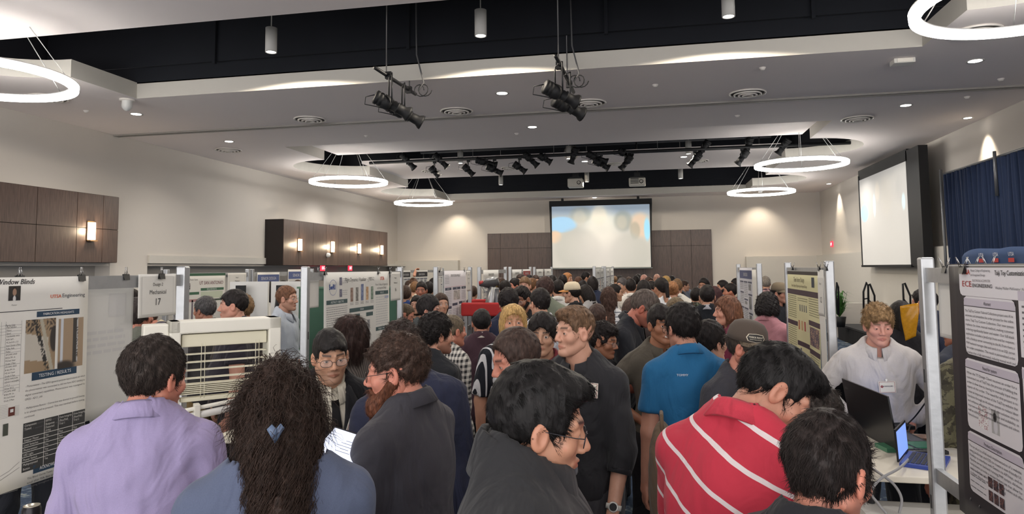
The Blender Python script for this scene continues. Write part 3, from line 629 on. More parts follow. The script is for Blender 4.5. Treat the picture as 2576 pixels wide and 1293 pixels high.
def bar(sh, x0, y0, x1, y1, t, col=NAVY, ts=.42, tc=(225, 228, 230)):
    a, b = sh.uv(x0, y0), sh.uv(x1, y1); m = (a[1]+sh.uv(x0, y1)[1])/2; h = abs(a[1]-sh.uv(x0, y1)[1])
    v0, v1 = a[1]-h, a[1]; sh.rect(a[0], v0, b[0], v1, col, 'heading_bar')
    sh.text((a[0]+b[0])/2, (v0+v1)/2-h*ts/2, h*ts, t, tc, align='c', part='heading_text', width=abs(b[0]-a[0])*.72)
bar(s, 91, 784, 197, 798, 'FABRICATION HIGHLIGHTS'); bar(s, 78, 938, 188, 958, 'TESTING / RESULTS'); bar(s, 80, 1171, 184, 1192, 'ACKNOWLEDGEMENTS')
a = s.uv(58, 941); b_ = s.uv(139, 801); s.photo(a[0], a[1], b_[0], s.uv(58, 806)[1], ph_parts, 44); a = s.uv(141, 929); b_ = s.uv(208, 796); s.photo(a[0], s.uv(141, 929)[1], b_[0], s.uv(141, 803)[1], ph_rod, 40)
L1 = ['- Photoresistor - The GPIO (general purpose input/output) pin which', 'the photoresistor was connected to did not have ADC (analog to', 'digital converter) capabilities. Photoresistor was reassigned to', 'GPIO0 - ADC1_ch0.', '', '- Multipurpose Button - Connection was shorted to ground causing',
      'it to always read as pressed. This was resolved before testing', 'continued.', '', '- All tested response times were within microseconds, therefore', 'than the 1 second requirement and outputting a "PASS" result.']
a = s.uv(61, 975); b_ = s.uv(209, 960); st = .0187; v = a[1]
for k, t in enumerate(L1):
    if t: s.text(a[0], v-k*st*.92, .0078, t, (96, 96, 98), width=(b_[0]-a[0])*min(1, len(t)/62))
v0t = s.uv(56, 1066)[1]; u0, u1 = s.uv(56, 1066)[0], s.uv(208, 1066)[0]; hh = .192; s.rect(u0, v0t-hh, u1, v0t, (56, 57, 58), 'results_table', 1)
cols_ = [u0, u0+(u1-u0)*.32, u0+(u1-u0)*.54, u0+(u1-u0)*.78, u1]; rws = [0, .058, .077, .096, .115, .134, .153, .192]
for c in cols_[1:-1]: s.rect(c-.001, v0t-hh, c+.001, v0t, (214, 214, 210), 'table_line', 2)
for r in rws[1:-1]: s.rect(u0, v0t-r-.001, u1, v0t-r+.001, (214, 214, 210), 'table_line', 2)
TB = [['Component', 'ESP32', 'Data Integrity', 'Data Integrity'], ['Stepper Motor', 'Yes', 'Pass', 'Pass'], ['Limit Switches', 'Yes', 'Pass', 'Pass'], ['Photoresistor', 'Yes', 'Fail', 'Pass'], ['LED Light', 'Yes', 'Pass', 'Pass'], ['Power Switch', 'Yes', 'Pass', 'Pass'], ['Multipurposed', 'Yes', 'Fail', 'Pass']]
EX = {1: 'Tested', 5: 'Response', 9: 'Detected', 13: '(Y/N)', 6: '(Pass/Fail)', 10: 'Trial 1', 7: '(Pass/Fail)', 11: 'Trial 2'}
for r, row in enumerate(TB):
    for c, t in enumerate(row): s.text(cols_[c]+.004, v0t-rws[r]-.0135, .0085, t, (205, 205, 200), 'table_text', k=3)
for c, ls in enumerate((['Tested'], ['Response', 'Detected', '(Y/N)'], ['(Pass/Fail)', 'Trial 1'], ['(Pass/Fail)', 'Trial 2'])):
    for k, t in enumerate(ls): s.text(cols_[c]+.004, v0t-.0135*(k+2), .0085, t, (205, 205, 200), 'table_text', k=3)
s.text(cols_[0]+.004, v0t-rws[6]-.031, .0085, 'Button', (205, 205, 200), 'table_text', k=3)
a = s.uv(64, 1207); b_ = s.uv(190, 1190)
for k, t in enumerate(('The Blind Gents Team would like to thank Dr.', 'and the TA for all their assistance', 'mentoring throughout the Senior Design semesters.')): s.text(a[0], a[1]-k*.0165, .0078, t, (96, 96, 98), width=(b_[0]-a[0])*.97)
# parts list and drawings near the picture edge
a = s.uv(53, 806); b_ = s.uv(52, 985); uL = s.uv(-120, 820)[0]; s.text(s.uv(12, 818)[0], s.uv(12, 822)[1], .0085, 'Parts List', (90, 90, 92))
for uu in (a[0], s.uv(13, 820)[0], s.uv(2, 820)[0]): s.rect(uu, b_[1], uu+.0012, a[1], (150, 150, 150), 'table_line')
y = a[1]-.02
PL = ['Part Number', 'Motor', 'Spool', '93600A000 ANSI', 'B18.3.6M -', 'M2.5x0.45 x 2.5', 'Steel Grade 2 Plain', 'Pulley Axle', 'Pulley', 'SPCHMS ANSI', 'B18.6.7M -A-', 'M2.5x6 Steel', 'Grade 2 Plain', 'SPCHMS ANSI', 'B18.6.7M -A-', 'M2.5x5 Steel', 'Grade 2 Plain', 'ESP32-WROOM-', 'DEVKIT-NODEMC', 'U V1.2', 'Driver 8115', 'SPCHMS ANSI', 'B18.6.7M -A-', 'M2.5x14 Steel', 'Grade 2 Plain']
for k, t in enumerate(PL): s.text(s.uv(14, 820)[0]+.002, y-k*.0118-.006, .0062, t, (84, 84, 86)); (s.rect(uL, y-k*.0118+.004, a[0], y-k*.0118+.0052, (160, 160, 160), 'table_line') if k in (0, 1, 2, 3, 7, 8, 9, 13, 17, 20, 21) else None)
a = s.uv(18, 1025); b_ = s.uv(34, 1045); s.rect(s.uv(18, 1045)[0], s.uv(18, 1048)[1], s.uv(34, 1045)[0], s.uv(18, 1026)[1], (96, 52, 46), 'circuit_drawing', 2); s.rect(s.uv(22, 1045)[0], s.uv(22, 1038)[1], s.uv(30, 1045)[0], s.uv(22, 1030)[1], (210, 210, 210), 'circuit_drawing', 3)
s.rect(s.uv(4, 1095)[0], s.uv(4, 1098)[1], s.uv(17, 1095)[0], s.uv(4, 1068)[1], (70, 74, 66), 'circuit_drawing', 2)
for k in range(9): s.rect(s.uv(-20, 1030)[0], s.uv(0, 1022+k*4)[1], s.uv(17, 1030)[0], s.uv(0, 1022+k*4)[1]+.0009, (150, 150, 150), 'circuit_drawing'); s.rect(s.uv(34, 1030)[0], s.uv(34, 1022+k*3)[1], s.uv(46, 1030)[0], s.uv(34, 1022+k*3)[1]+.0009, (150, 150, 150), 'circuit_drawing')
g = s.mb('graph_line', (120, 120, 120), 1)
for (xa, ya, xb, yb) in ((-60, 1232, 0, 1198), (0, 1198, 20, 1186), (20, 1186, 46, 1162), (-60, 1250, 46, 1176), (-60, 1262, 42, 1232)):
    A_, B_ = s.uv(xa, ya), s.uv(xb, yb); g.poly([s.P(A_[0], A_[1], 1), s.P(B_[0], B_[1], 1), s.P(B_[0], B_[1]+.0016, 1), s.P(A_[0], A_[1]+.0016, 1)])
s.lines(.05, .72, s.uv(-40, 900)[0], .1, .016)
s.done()
s = Sheet(XS-.03, 2.71, 3.03, 1.33, 1.945, 1, 'plain_sheet', 'plain pale back of a poster hung on the far side of the nearest left stand', 'poster', mat((206, 206, 203), .7, var=.01, name='sheet_back'))
s.lines(.03, .4, .27, .3, .03, (196, 196, 196), .5); s.rect(.16, .46, .27, .57, (198, 198, 197)); s.done()
def numcard(X, ya, yb, z0, z1, face, rows, label, col=None):
    s = Sheet(X, ya, yb, z0, z1, face, 'number_card', label, 'sign', col, None, .004); w, h = s.w, s.h
    for a in ((.08, .06, .92, .063), (.08, .937, .92, .94), (.08, .06, .084, .94), (.916, .06, .92, .94)): s.rect(w*a[0], h*a[1], w*a[2], h*a[3], (150, 150, 150), 'printed_border')
    for t, v, sz in rows: s.text(w*.5, h*v, h*sz, t, INK, align='c')
    return s.done()
numcard(XS+.02, 3.0, 3.275, 1.775, 1.99, 1, [('Design 2', .72, .075), ('Mechanical', .53, .10), ('17', .27, .16)], 'white card reading Mechanical 17 clipped to the nearest left stand')
# flight dynamics poster
def generic(sh, title, bars, col=TEAL, bg=None, lt=(120, 120, 120)):
    w, h = sh.w, sh.h
    sh.text(w*.5, h*.925, h*.03, title, INK, align='c', part='title_text')
    for (u0, v, u1, t) in bars: sh.rect(w*u0, h*v, w*u1, h*(v+.032), col, 'heading_bar'); (sh.text(w*(u0+u1)/2, h*(v+.008), h*.016, t, (215, 220, 220), align='c', part='heading_text') if t else None)
s = Sheet(XS+.02, 4.97, 6.32, .93, 1.985, 1, 'research_poster', 'white flight dynamics poster on the second left stand, with coloured logos', 'poster', sag=.012)
w_, h_ = s.w, s.h
generic(s, 'Flight Dynamics Visualizer - J FIDS-2', [(.03, .76, .31, 'ABSTRACT / OBJECTIVE'), (.34, .68, .72, 'DESIGN'), (.35, .63, .5, ''), (.6, .63, .71, ''), (.75, .80, .98, 'RESULTS'), (.02, .38, .3, 'REQUIREMENTS'), (.76, .49, .98, 'PROJECT TIMELINE'), (.76, .22, .98, 'CONCLUSION'), (.55, .3, .7, '')])
s.text(w_*.06, h_*.87, h_*.04, 'SwRI', (52, 84, 150), bold=.1, part='logo_text'); c = s.mb('logo_ring', (90, 110, 170), 1)
for k in range(24):
    a0, a1 = k*math.pi/12, (k+1)*math.pi/12; C = (w_*.115, h_*.885)
    c.poly([s.P(C[0]+math.cos(a)*r*1.1, C[1]+math.sin(a)*r, 1) for a, r in ((a0, .062), (a1, .062), (a1, .059), (a0, .059))])
s.text(w_*.83, h_*.925, h_*.03, 'UTSA', (214, 92, 60), bold=.1, part='logo_text'); s.text(w_*.86, h_*.88, h_*.018, 'Klesse College of Engineering', GREY, align='c'); s.text(w_*.86, h_*.85, h_*.018, 'and Integrated Design', GREY, align='c')
for k in range(2): s.photo(w_*.2, h_*(.9-.09*k), w_*.235, h_*(.96-.09*k), ph_generic((90, 90, 110), (150, 150, 170), 9, k), 8); s.lines(w_*.24, h_*(.95-.09*k), w_*.31, h_*(.91-.09*k), .016, (170, 170, 170))
for k, cc in enumerate(((120, 96, 84), (110, 108, 104), (92, 104, 140), (176, 140, 104), (104, 124, 108))): s.photo(w_*(.355+.08*k), h_*.765, w_*(.395+.08*k), h_*(.875 if k != 2 else .9), ph_generic(cc, [min(255, q+60) for q in cc], 10, k), 12); s.lines(w_*(.35+.08*k), h_*.755, w_*(.40+.08*k), h_*.74, .012)
s.lines(w_*.03, h_*.74, w_*.31, h_*.43, .017, (140, 140, 142)); s.lines(w_*.06, h_*.35, w_*.28, h_*.08, .022, (140, 140, 142))
s.lines(w_*.76, h_*.78, w_*.97, h_*.55, .022, (188, 190, 190)); s.rect(w_*.91, h_*.765, w_*.98, h_*.785, (150, 160, 190)); s.lines(w_*.77, h_*.46, w_*.87, h_*.27, .014, (196, 188, 170)); s.lines(w_*.76, h_*.2, w_*.98, h_*.04, .017, (130, 130, 132))
s.photo(w_*.36, h_*.44, w_*.47, h_*.62, lambda u, v: lay(np.zeros(u.shape+(3,))+.9, ((blob(u, v, .3, .3, .2, .25)+blob(u, v, .65, .8, .25, .2)+(abs(u-.5) < .05)*(v < .7)) > .5)*1., (.36, .36, .36)), 20); s.photo(w_*.62, h_*.36, w_*.66, h_*.6, ph_generic((150, 150, 152), (90, 90, 92), 20), 14)
s.lines(w_*.36, h_*.26, w_*.7, h_*.05, .02, (140, 140, 142)); s.done()
numcard(XS+.02, 6.36, 6.62, 1.70, 1.975, 1, [('Design 2', .78, .05), ('Mechanical', .6, .06), ('16', .33, .12)], 'white number card at the far end of the second left stand')
s = Sheet(XS-.02, 4.78, 4.97, 1.72, 1.93, 1, 'blank_sheet', 'blank white sheet beside the upright of the second left stand', 'sheet'); s.done()
# third left stand
s = Sheet(XS+.02, 8.12, 9.12, .98, 1.98, 1, 'research_poster', 'pale lilac-tinted poster with grey photos on the third left stand', 'poster', mat((220, 218, 224), .7, var=0, name='lilac_paper'), sag=.01)
w_, h_ = s.w, s.h; generic(s, 'SENIOR DESIGN PROJECT', [(.03, .76, .3, 'ABSTRACT'), (.36, .76, .72, 'DESIGN'), (.77, .76, .98, 'RESULTS'), (.03, .53, .3, ''), (.34, .56, .58, ''), (.65, .57, .8, ''), (.03, .34, .3, ''), (.4, .25, .72, ''), (.77, .33, .98, ''), (.77, .12, .98, '')], (66, 72, 90))
s.rect(w_*.02, h_*.8, w_*.98, h_*.803, (190, 120, 130), 'divider_line')
for a in ((.03, .74, .3, .57), (.77, .74, .98, .63), (.03, .51, .3, .38), (.03, .32, .3, .05), (.77, .31, .98, .17), (.36, .52, .72, .3), (.03, .95, .2, .83)): s.lines(w_*a[0], h_*a[1], w_*a[2], h_*a[3], .02, (150, 150, 158))
for a in ((.4, .63, .7, .75, 5), (.78, .46, .97, .6, 9), (.78, .35, .97, .45, 7), (.66, .44, .76, .55, 6)): s.photo(w_*a[0], h_*a[1], w_*a[2], h_*a[3], ph_generic((196, 192, 188), (110, 106, 102), 22, a[4]), 16)
s.done(); numcard(XS+.02, 9.15, 9.36, 1.70, 1.975, 1, [('Design 2', .78, .05), ('Mechanical', .6, .06), ('14', .33, .12)], 'white number card at the far end of the third left stand'); Sheet(XS-.02, 7.92, 8.12, 1.62, 1.9, 1, 'blank_sheet', 'blank white sheet beside the near upright of the third left stand', 'sheet').done()
# farther posters along the left row, other rows
def far_poster(X, ya, yb, z0, label, hc, sd, face=1, title='SENIOR DESIGN', col=None, z1=1.98):
    s = Sheet(X, ya, yb, z0, z1, face, 'research_poster', label, 'poster', col); w, h = s.w, s.h; r = random.Random(sd)
    if hc: s.rect(w*.02, h*.87, w*.98, h*.97, hc, 'heading_bar'); s.text(w*.5, h*.9, h*.04, title, (220, 220, 220), align='c', part='title_text')
    else: s.text(w*.5, h*.91, h*.04, title, INK, align='c', part='title_text')
    for c in range(3):
        a = .04+c*.32; v = .82
        while v > .12: g = r.uniform(.08, .2); s.rect(w*a, h*v, w*(a+.28), h*(v+.02), (90, 92, 110), 'heading_bar'); (s.lines(w*a, h*(v-.01), w*(a+.28), h*(v-g+.03), .022, (140, 140, 146), .35) if r.random() > .3 else s.photo(w*(a+.03), h*(v-g+.04), w*(a+.22), h*(v-.01), ph_generic((150, 150, 150), (90, 100, 110), 14, v*9), 7)); v -= g+.02
    return s.done()
RP = ((46, 44, 50), (150, 60, 56), (84, 96, 130), None)
k = 0
for ya, yb, l in ((10.1, 11.15, 'white poster behind the red machine'), (12.3, 13.2, 'white poster with a grey picture just past the robot arm'), (13.35, 14.2, 'white poster with a red header among the far heads'), (14.95, 15.9, 'white poster over the far heads, left of the close group'), (16.1, 17.2, 'white poster left of the far screen edge')):
    far_poster(XS+.02, ya, yb, 1.0, l, (None, None, (170, 70, 66), None, None)[k], 30+k); k += 1
stand(-1.02, 12.4, 14.6, 'aluminium poster stand in the middle of the far crowd, nearer one'); stand(-1.02, 15.2, 18.2, 'aluminium poster stand in the middle of the far crowd, farther one')
for ya, yb, l in ((12.5, 13.5, 'white poster with a thin outline below the big screen, nearest of the middle row'), (13.6, 14.5, 'white poster below the big screen, second of the middle row'), (15.3, 16.6, 'white poster below the big screen, third of the middle row'), (16.8, 18.1, 'white poster below the big screen, farthest of the middle row')):
    far_poster(-1.0, ya, yb, .9, l, None, 50+k); k += 1
stand(-5.5, 7.1, 8.75, 'aluminium poster stand behind the two men at the left, holding the green-headed poster'); stand(-5.5, 8.85, 10.6, 'aluminium poster stand behind the white boards, left'); stand(-5.5, 14.5, 17.9, 'aluminium poster stand beyond the blue suit man')
s = Sheet(-5.48, 7.2, 8.2, .9, 1.98, 1, 'research_poster', 'white and green poster behind the grey-haired man at the left', 'poster'); w, h = s.w, s.h
s.rect(0, h*.97, w, h, (60, 96, 74), 'heading_bar'); s.text(w*.95, h*.87, h*.04, 'UT SAN ANTONIO', (110, 60, 70), align='r', part='logo_text'); s.text(w*.3, h*.92, h*.02, 'Ultrasonic Poster Game', GREY, align='c')
s.rect(0, h*.76, w*.47, h*.79, (66, 104, 82), 'heading_bar', 1); s.rect(w*.5, h*.8, w*.97, h*.83, (66, 104, 82), 'heading_bar', 1); s.rect(w*.5, h*.71, w*.95, h*.79, (190, 200, 180)); s.rect(w*.5, h*.68, w*.95, h*.7, (60, 74, 64)); s.text(w*.72, h*.805, h*.02, 'REQUIREMENTS', (210, 225, 215), align='c', part='heading_text')
for a, b in ((.05, .86), (.2, .86)): s.photo(w*a, h*(b-.04), w*(a+.1), h*(b+.03), ph_generic((60, 60, 60), (190, 180, 180), 8, a), 10)
s.photo(w*.14, h*.42, w*.26, h*.64, ph_generic((70, 84, 78), (90, 110, 96), 5), 8); s.photo(0, h*.45, w*.1, h*.76, ph_generic((120, 120, 124), (220, 220, 220), 12, 4), 14); s.rect(w*.33, h*.4, w*.36, h*.7, (110, 100, 110), 'printed_block'); s.rect(w*.25, h*.68, w*.45, h*.71, (176, 140, 140), 'printed_block'); s.done()
numcard(-5.47, 8.24, 8.66, 1.68, 1.975, 1, [('Design 2', .78, .05), ('Mechanical', .62, .06), ('25', .38, .12)], 'small white number card right of the green-headed poster')
far_poster(-5.48, 8.95, 9.55, .9, 'blue-headed poster behind the white boards, left one', (90, 104, 150), 70); far_poster(-5.48, 9.8, 10.5, .9, 'blue-headed poster behind the white boards, right one', (90, 104, 150), 71, z1=2.02)
far_poster(-5.48, 14.65, 15.3, .8, 'black-headed poster above the blue suit man', (44, 42, 46), 72); far_poster(-5.48, 15.65, 16.55, .8, 'black-headed poster in the middle of the far left crowd', (44, 42, 46), 73, title='SENIOR DESIGN'); far_poster(-5.48, 17.0, 17.8, .8, 'black-headed poster just left of the third left stand', (44, 42, 46), 74)
# right stands' posters
TAN = mat((206, 202, 160), .7, var=0, name='tan_paper')
s = Sheet(XR_-.02, 5.15, 6.32, .92, 1.955, -1, 'research_poster', 'tan poster with dark maroon heading bars on the second right stand', 'poster', TAN, sag=.03); w, h = s.w, s.h; MAR = (66, 48, 58)
s.rect(0, h*.975, w, h, (60, 52, 50), 'heading_bar'); s.text(w*.4, h*.92, h*.035, 'Team Senior Design', (96, 90, 70), align='c', part='title_text'); s.text(w*.4, h*.88, h*.02, 'Klesse College of Engineering and Integrated Design', (110, 104, 84), align='c')
s.rect(0, h*.82, w, h*.86, MAR, 'heading_bar')
for u0, v, u1 in ((0, .58, .34), (.33, .44, .66), (.66, .62, 1), (.66, .42, 1), (0, .29, .34), (.34, .12, .66), (.66, .2, 1)): s.rect(w*u0, h*v, w*u1, h*(v+.035), MAR, 'heading_bar')
for a in ((.02, .81, .31, .63), (.02, .57, .31, .42), (.68, .81, .97, .68), (.68, .41, .97, .26), (.68, .19, .97, .03), (.02, .28, .31, .04), (.35, .8, .64, .77), (.35, .1, .64, .02)): s.lines(w*a[0], h*a[1], w*a[2], h*a[3], .017, (140, 138, 110), .35)
for k in range(4): s.rect(w*(.4+.06*k), h*.7, w*(.43+.06*k), h*.75, (120, 124, 116)); s.rect(w*(.36+.08*k), h*.56, w*(.4+.08*k), h*.63, ((180, 120, 90), (190, 150, 110), (176, 90, 84), (200, 190, 170))[k]); s.rect(w*(.4+.04*k), h*(.4-.05*k), w*(.43+.04*k), h*(.425-.05*k), (90, 84, 110))
s.photo(w*.68, h*.48, w*.98, h*.61, ph_generic((80, 66, 80), (180, 150, 120), 24, 3), 20); s.photo(w*.05, h*.33, w*.17, h*.41, ph_generic((60, 64, 72), (100, 130, 140), 6), 8); s.rect(w*.78, h*.89, w*.86, h*.96, (50, 56, 66), 'logo_shape'); s.done()
Sheet(XR_-.03, 4.99, 5.16, .9, 1.97, -1, 'plain_sheet', 'plain white sheet hanging beside the tan poster, number card end', 'sheet').done()
numcard(XR_-.032, 5.0, 5.16, 1.66, 1.93, -1, [('Design 2', .78, .05), ('12', .33, .14)], 'narrow number card on the near upright of the second right stand')
s = far_poster(XR_-.02, 8.5, 9.7, .95, 'blue-grey poster on the third right stand, seen almost edge-on', (84, 92, 130), 80, -1, col=mat((214, 214, 222), .7, var=0, name='bluish_paper')); Sheet(XR_-.025, 8.15, 8.48, .7, 1.96, -1, 'plain_sheet', 'plain white sheet beside the blue-grey poster on the third right stand', 'sheet').done()
# near right poster
DK = mat((44, 40, 46), .5, var=.05, name='dark_poster_print')
s = Sheet(XR_-.03, 1.5, 2.97, 1.08, 2.0, -1, 'research_poster', 'large black-bordered poster with rounded white text panels at the right picture edge', 'poster', DK, sag=.012)
def panel(x0, ya, yb, ue, head, col=(222, 220, 224)):
    u0, v1 = s.uv(x0, ya); v0 = s.uv(x0, yb)[1]; r = .022
    s.cnt = getattr(s, 'cnt', 0)+1; m = s.L.setdefault(('text_panel', str(col), 1+s.cnt*1e-6), MB()); pts = []
    for cx, cy, a0 in ((ue-r, v1-r, 0), (u0+r, v1-r, 90), (u0+r, v0+r, 180), (ue-r, v0+r, 270)):
        for k in range(5): a = math.radians(a0+k*22.5); pts.append((cx+r*math.cos(a), cy+r*math.sin(a)))
    
    ys_ = [v0, v0+r*.3, v0+r]+[v0+r+(v1-v0-2*r)*i/6 for i in range(1, 6)]+[v1-r, v1-r*.3, v1]
    def ins(v): t = min(v-v0, v1-v); return 0 if t >= r else r-math.sqrt(max(0, r*r-(r-t)**2))
    for a, c in zip(ys_[:-1], ys_[1:]):
        for i in range(14): f = lambda q, v: u0+ins(v)+(ue-u0-2*ins(v))*q/14; m.poly([s.P(f(i, a), a, 1), s.P(f(i+1, a), a, 1), s.P(f(i+1, c), c, 1), s.P(f(i, c), c, 1)])
    if head: s.rect(u0+.004, v1-.033, ue-.004, v1-.007, (196, 190, 202), 'panel_heading', 2); s.rect(u0, v1-.036, ue, v1-.0335, (60, 54, 62), 'divider_line', 2); s.text((u0+ue)/2, v1-.026, .0115, head, INK, align='c', part='heading_text', k=3)
    return u0, v1, v0
uc = s.uv(2557, 760)[0]
u0, v1, v0 = panel(2414, 673, 742, 1.43, None)
s.rect(0, v1+.006, 1.46, v1+.008, (230, 230, 230), 'divider_line')
T(s, 2421, 690, 12, 'UTSA', (206, 92, 70), 2443, bold=.06, part='logo_text', k=3); T(s, 2445, 683, 5.5, 'Klesse College of Engineering', (90, 90, 96), 2494, k=3); T(s, 2445, 694, 5.5, 'and Integrated Design', (90, 90, 96), 2482, k=3)
T(s, 2424, 720, 14, 'ECE', (190, 84, 80), 2448, part='logo_text', k=3, bold=.04); T(s, 2450, 708, 5.5, 'ELECTRICAL & COMPUTER', (120, 110, 114), 2495, k=3); T(s, 2450, 722, 9, 'ENGINEERING', (60, 54, 58), 2500, k=3, bold=.03)
T(s, 2506, 692, 12, 'Taiji Toy Customization', INK, part='title_text', k=3, bold=.04); T(s, 2508, 727, 6.5, 'Wesley Muller-McKinstry | N', (90, 90, 94), 2580, k=3)
def para(u0, v, ue, ls, st=.0182, sz=.0088):
    for k, t in enumerate(ls): s.text(u0+.012, v-k*st, sz, t, (78, 76, 80), width=(ue-u0-.026)*min(1, len(t)/44 if k == len(ls)-1 else 1), k=3)
u0, v1, v0 = panel(2427, 744, 886, uc, 'Abstract'); para(u0, v1-.056, uc, ['The TaijiToy Custom Tailored Collections project uses AI to', 'automate and streamline the order process for the online', 'store, Taiji Toy Custom Collection. Our new system', 'replaces the slow, manual method, making customer', 'ordering significantly faster and easier. Our full-stack', 'application includes a JavaScript front-end for requests,', 'with a Node.js server connecting to the AI. From there, a', 'PHP backend manages data and sends it to an SQL server', 'for order completion. The result is personalized order', 'creation that is fully automated, reducing manual work and', 'improving the customer experience.'], .0165)
u0, v1, v0 = panel(2433, 898, 1068, uc, 'Need for system'); para(u0, v1-.056, uc, ['When the TT Design Client receives an order for a', 'customized set of TaijiToys, the process of fulfilling the', 'order is slow due to having to manually input every', 'aspect of the order. The need for this project is to', 'create an improved version of the TaijiToy website that', 'functions through an AI-driven system to reduce labor', 'and enhance efficiency. Overall, this solution aims to', 'improve workflow, user experience and scalability, as', 'well as adding new features such as accounts and admin', 'functions.'], .0165)
s.photo(u0+.09, v0+.02, u0+.16, v0+.095, lambda u, v: lay(np.zeros(u.shape+(3,))+.9, (nz(u, v, 26, 1) > .7)*1., (.6, .3, .36)), 22); s.photo(u0+.185, v0+.02, u0+.24, v0+.10, lambda u, v: lay(lay(np.zeros(u.shape+(3,))+.68, blob(u, v, .5, .3, .25, .3), (.8, .8, .82)), blob(u, v, .45, .7, .22, .2, .1), (.08, .08, .09)), 20)
u0, v1, v0 = panel(2442, 1080, 1225, uc, 'Product Description'); para(u0, v1-.056, uc, ['The product is a Full-stack implementation of a website', 'using JavaScript and CSS to create a user-friendly UI,', 'Node.js to interface with Gemini via API keys, and an', 'Apache server backend running PHP scripts. All these', 'components provide a unique feature set that allow for', 'users to further tailor orders better than before and offer', 'a clear display of AI Generated'], .0158)
for k in range(3):
    for q in range(2): s.photo(u0+.15+k*.038, v0+.01+q*.045, u0+.18+k*.038, v0+.045+q*.045, ph_generic((50, 40, 50), (150, 100, 90), 12, k+q), 9, 'screenshot', 3)
s.lines(u0+.012, v0+.08, u0+.13, v0+.02, .02, (90, 90, 94), .12, k=3)
ux = uc+.02
for ya, yb, hd in ((.63, .84, 'Features'), (.33, .6, 'System'), (.05, .3, 'Results')):
    s.rect(ux, ya, 1.44, yb, (222, 220, 224), 'text_panel'); s.rect(ux, yb-.035, 1.44, yb-.006, (196, 190, 202), 'panel_heading', 2); s.text(ux+.3, yb-.026, .0115, hd, INK, part='heading_text', k=3); s.lines(ux+.02, yb-.05, 1.4, ya+.03, .018, (110, 108, 112), .35, k=2)
s.done()
s = numcard(XR_+.02, 2.99, 3.22, 1.70, 1.93, -1, [('', .5, .1)], 'plain back of a number card between the near right upright and the black-bordered poster')
# clips (position on the bar line, label)
LC = [(205, 690, XS+.02, 1, 'on the corner of the window blinds poster'), (317, 690, XS+.01, 1, 'on the bare bar between the blinds poster and the Mechanical 17 card'), (407, 688, XS+.03, 1, 'on top of the Mechanical 17 card'), (50, 690, XS-.02, 1, 'behind the top edge of the window blinds poster'),
      (801, 681, XS-.0, 1, 'left of the flight dynamics poster'), (819, 680, XS+.03, 1, 'on the left corner of the flight dynamics poster'), (953, 680, XS+.03, 1, 'on the right corner of the flight dynamics poster'), (982, 681, XS+.03, 1, 'on the number card of the second left stand'),
      (1107, 679, XS+.02, 1, 'on the left end of the third left stand'), (1168, 679, XS+.02, 1, 'on the right corner of the lilac-tinted poster'),
      (2376, 664, XR_-.01, -1, 'alone on the bar beside the near right upright'), (2420, 662, XR_-.04, -1, 'on the corner of the black-bordered poster'), (2447, 658, XR_+.01, -1, 'second along the top of the black-bordered poster'), (2487, 657, XR_+.01, -1, 'third along the top of the black-bordered poster'),
      (1993, 665, XR_-.03, -1, 'on the far corner of the tan poster'), (2060, 664, XR_-.03, -1, 'on the near corner of the tan poster'), (2078, 662, XR_-.03, -1, 'beside the near upright of the tan poster stand')]
for x, y, X, fc, l in LC:
    p = atX(x, y, X); p.z = 1.992; clip_at(p, math.pi/2 if fc > 0 else -math.pi/2, 'black binder clip '+l)
for x, y, X, fc, l in ((188, 1215, XS+.02, 1, 'hanging from the bottom corner of the window blinds poster'), (2447, 1245, XR_-.03, -1, 'hanging from the bottom corner of the black-bordered poster'), (2470, 1262, XR_-.03, -1, 'farther along the bottom of the black-bordered poster')):
    p = atX(x, y-12, X); e = clip_at(p, math.pi/2 if fc > 0 else -math.pi/2, 'black binder clip '+l); e.rotation_euler = (math.pi, 0, math.pi/2 if fc > 0 else -math.pi/2)
p = atX(2104, 923, XR_); tag(MB().box((XR_-.031, p.y-.04, p.z-.012), (XR_+.031, p.y+.036, p.z+.012)).build('tape_strip', mat((52, 84, 130), .5, name='blue_tape')), 'strip of blue tape around the near upright of the second right stand', 'tape')

# ------------------------------------------------------------------ white boards, easels, chalk board
for i, (x0, x1, X0) in enumerate(((585, 668, 0), (688, 766, 0))):
    a, b = atY(x0, 709, 7.3), atY(x1, 707, 7.2); e = empty('display_board', ((a.x+b.x)/2, 7.25, 0), 'white foam display board on an easel, %s of the two at the left back' % ('left' if i == 0 else 'right'), 'board'); hw = (b.x-a.x)/2
    MB().box((-hw, 0, .85), (hw, .03, 1.88)).build('panel', PAPER, e)
    e2 = empty('easel', ((a.x+b.x)/2-.02, 7.12, 0), 'black folding easel in front of the %s white display board' % ('left' if i == 0 else 'right'), 'easel')
    cx = .0
    MB().box((cx-.05, -.02, 1.62), (cx+.05, .03, 1.84)).build('head', BLACK, e2)
    for s_ in (-1, 1): MB().tube([(cx+s_*.035, 0, 1.72), (cx+s_*.25, 0, .0)], [.024, .018], 8).build('leg', BLACK, e2)
    MB().tube([(cx, .02, 1.7), (cx, .5, 0)], .018, 8).build('leg', BLACK, e2)
a, b = atY(752, 726, 6.9), atY(820, 726, 6.9)
e = empty('chalk_board', (a.x, 6.9, 0), 'dark green board behind the upright of the second left stand', 'board'); MB().box((0, 0, .55), (1.1, .03, a.z)).build('panel', mat((62, 96, 78), .7, var=.06, name='green_board'), e)
MB().box((-.02, -.01, a.z), (1.12, .04, a.z+.02)).box((-.02, -.01, .5), (1.12, .05, .55)).build('frame', mat((90, 120, 100), .6, name='green_frame'), e)
for q in (.05, 1.0): MB().box((q, 0, 0), (q+.04, .04, .55)).build('leg', ALU, e)

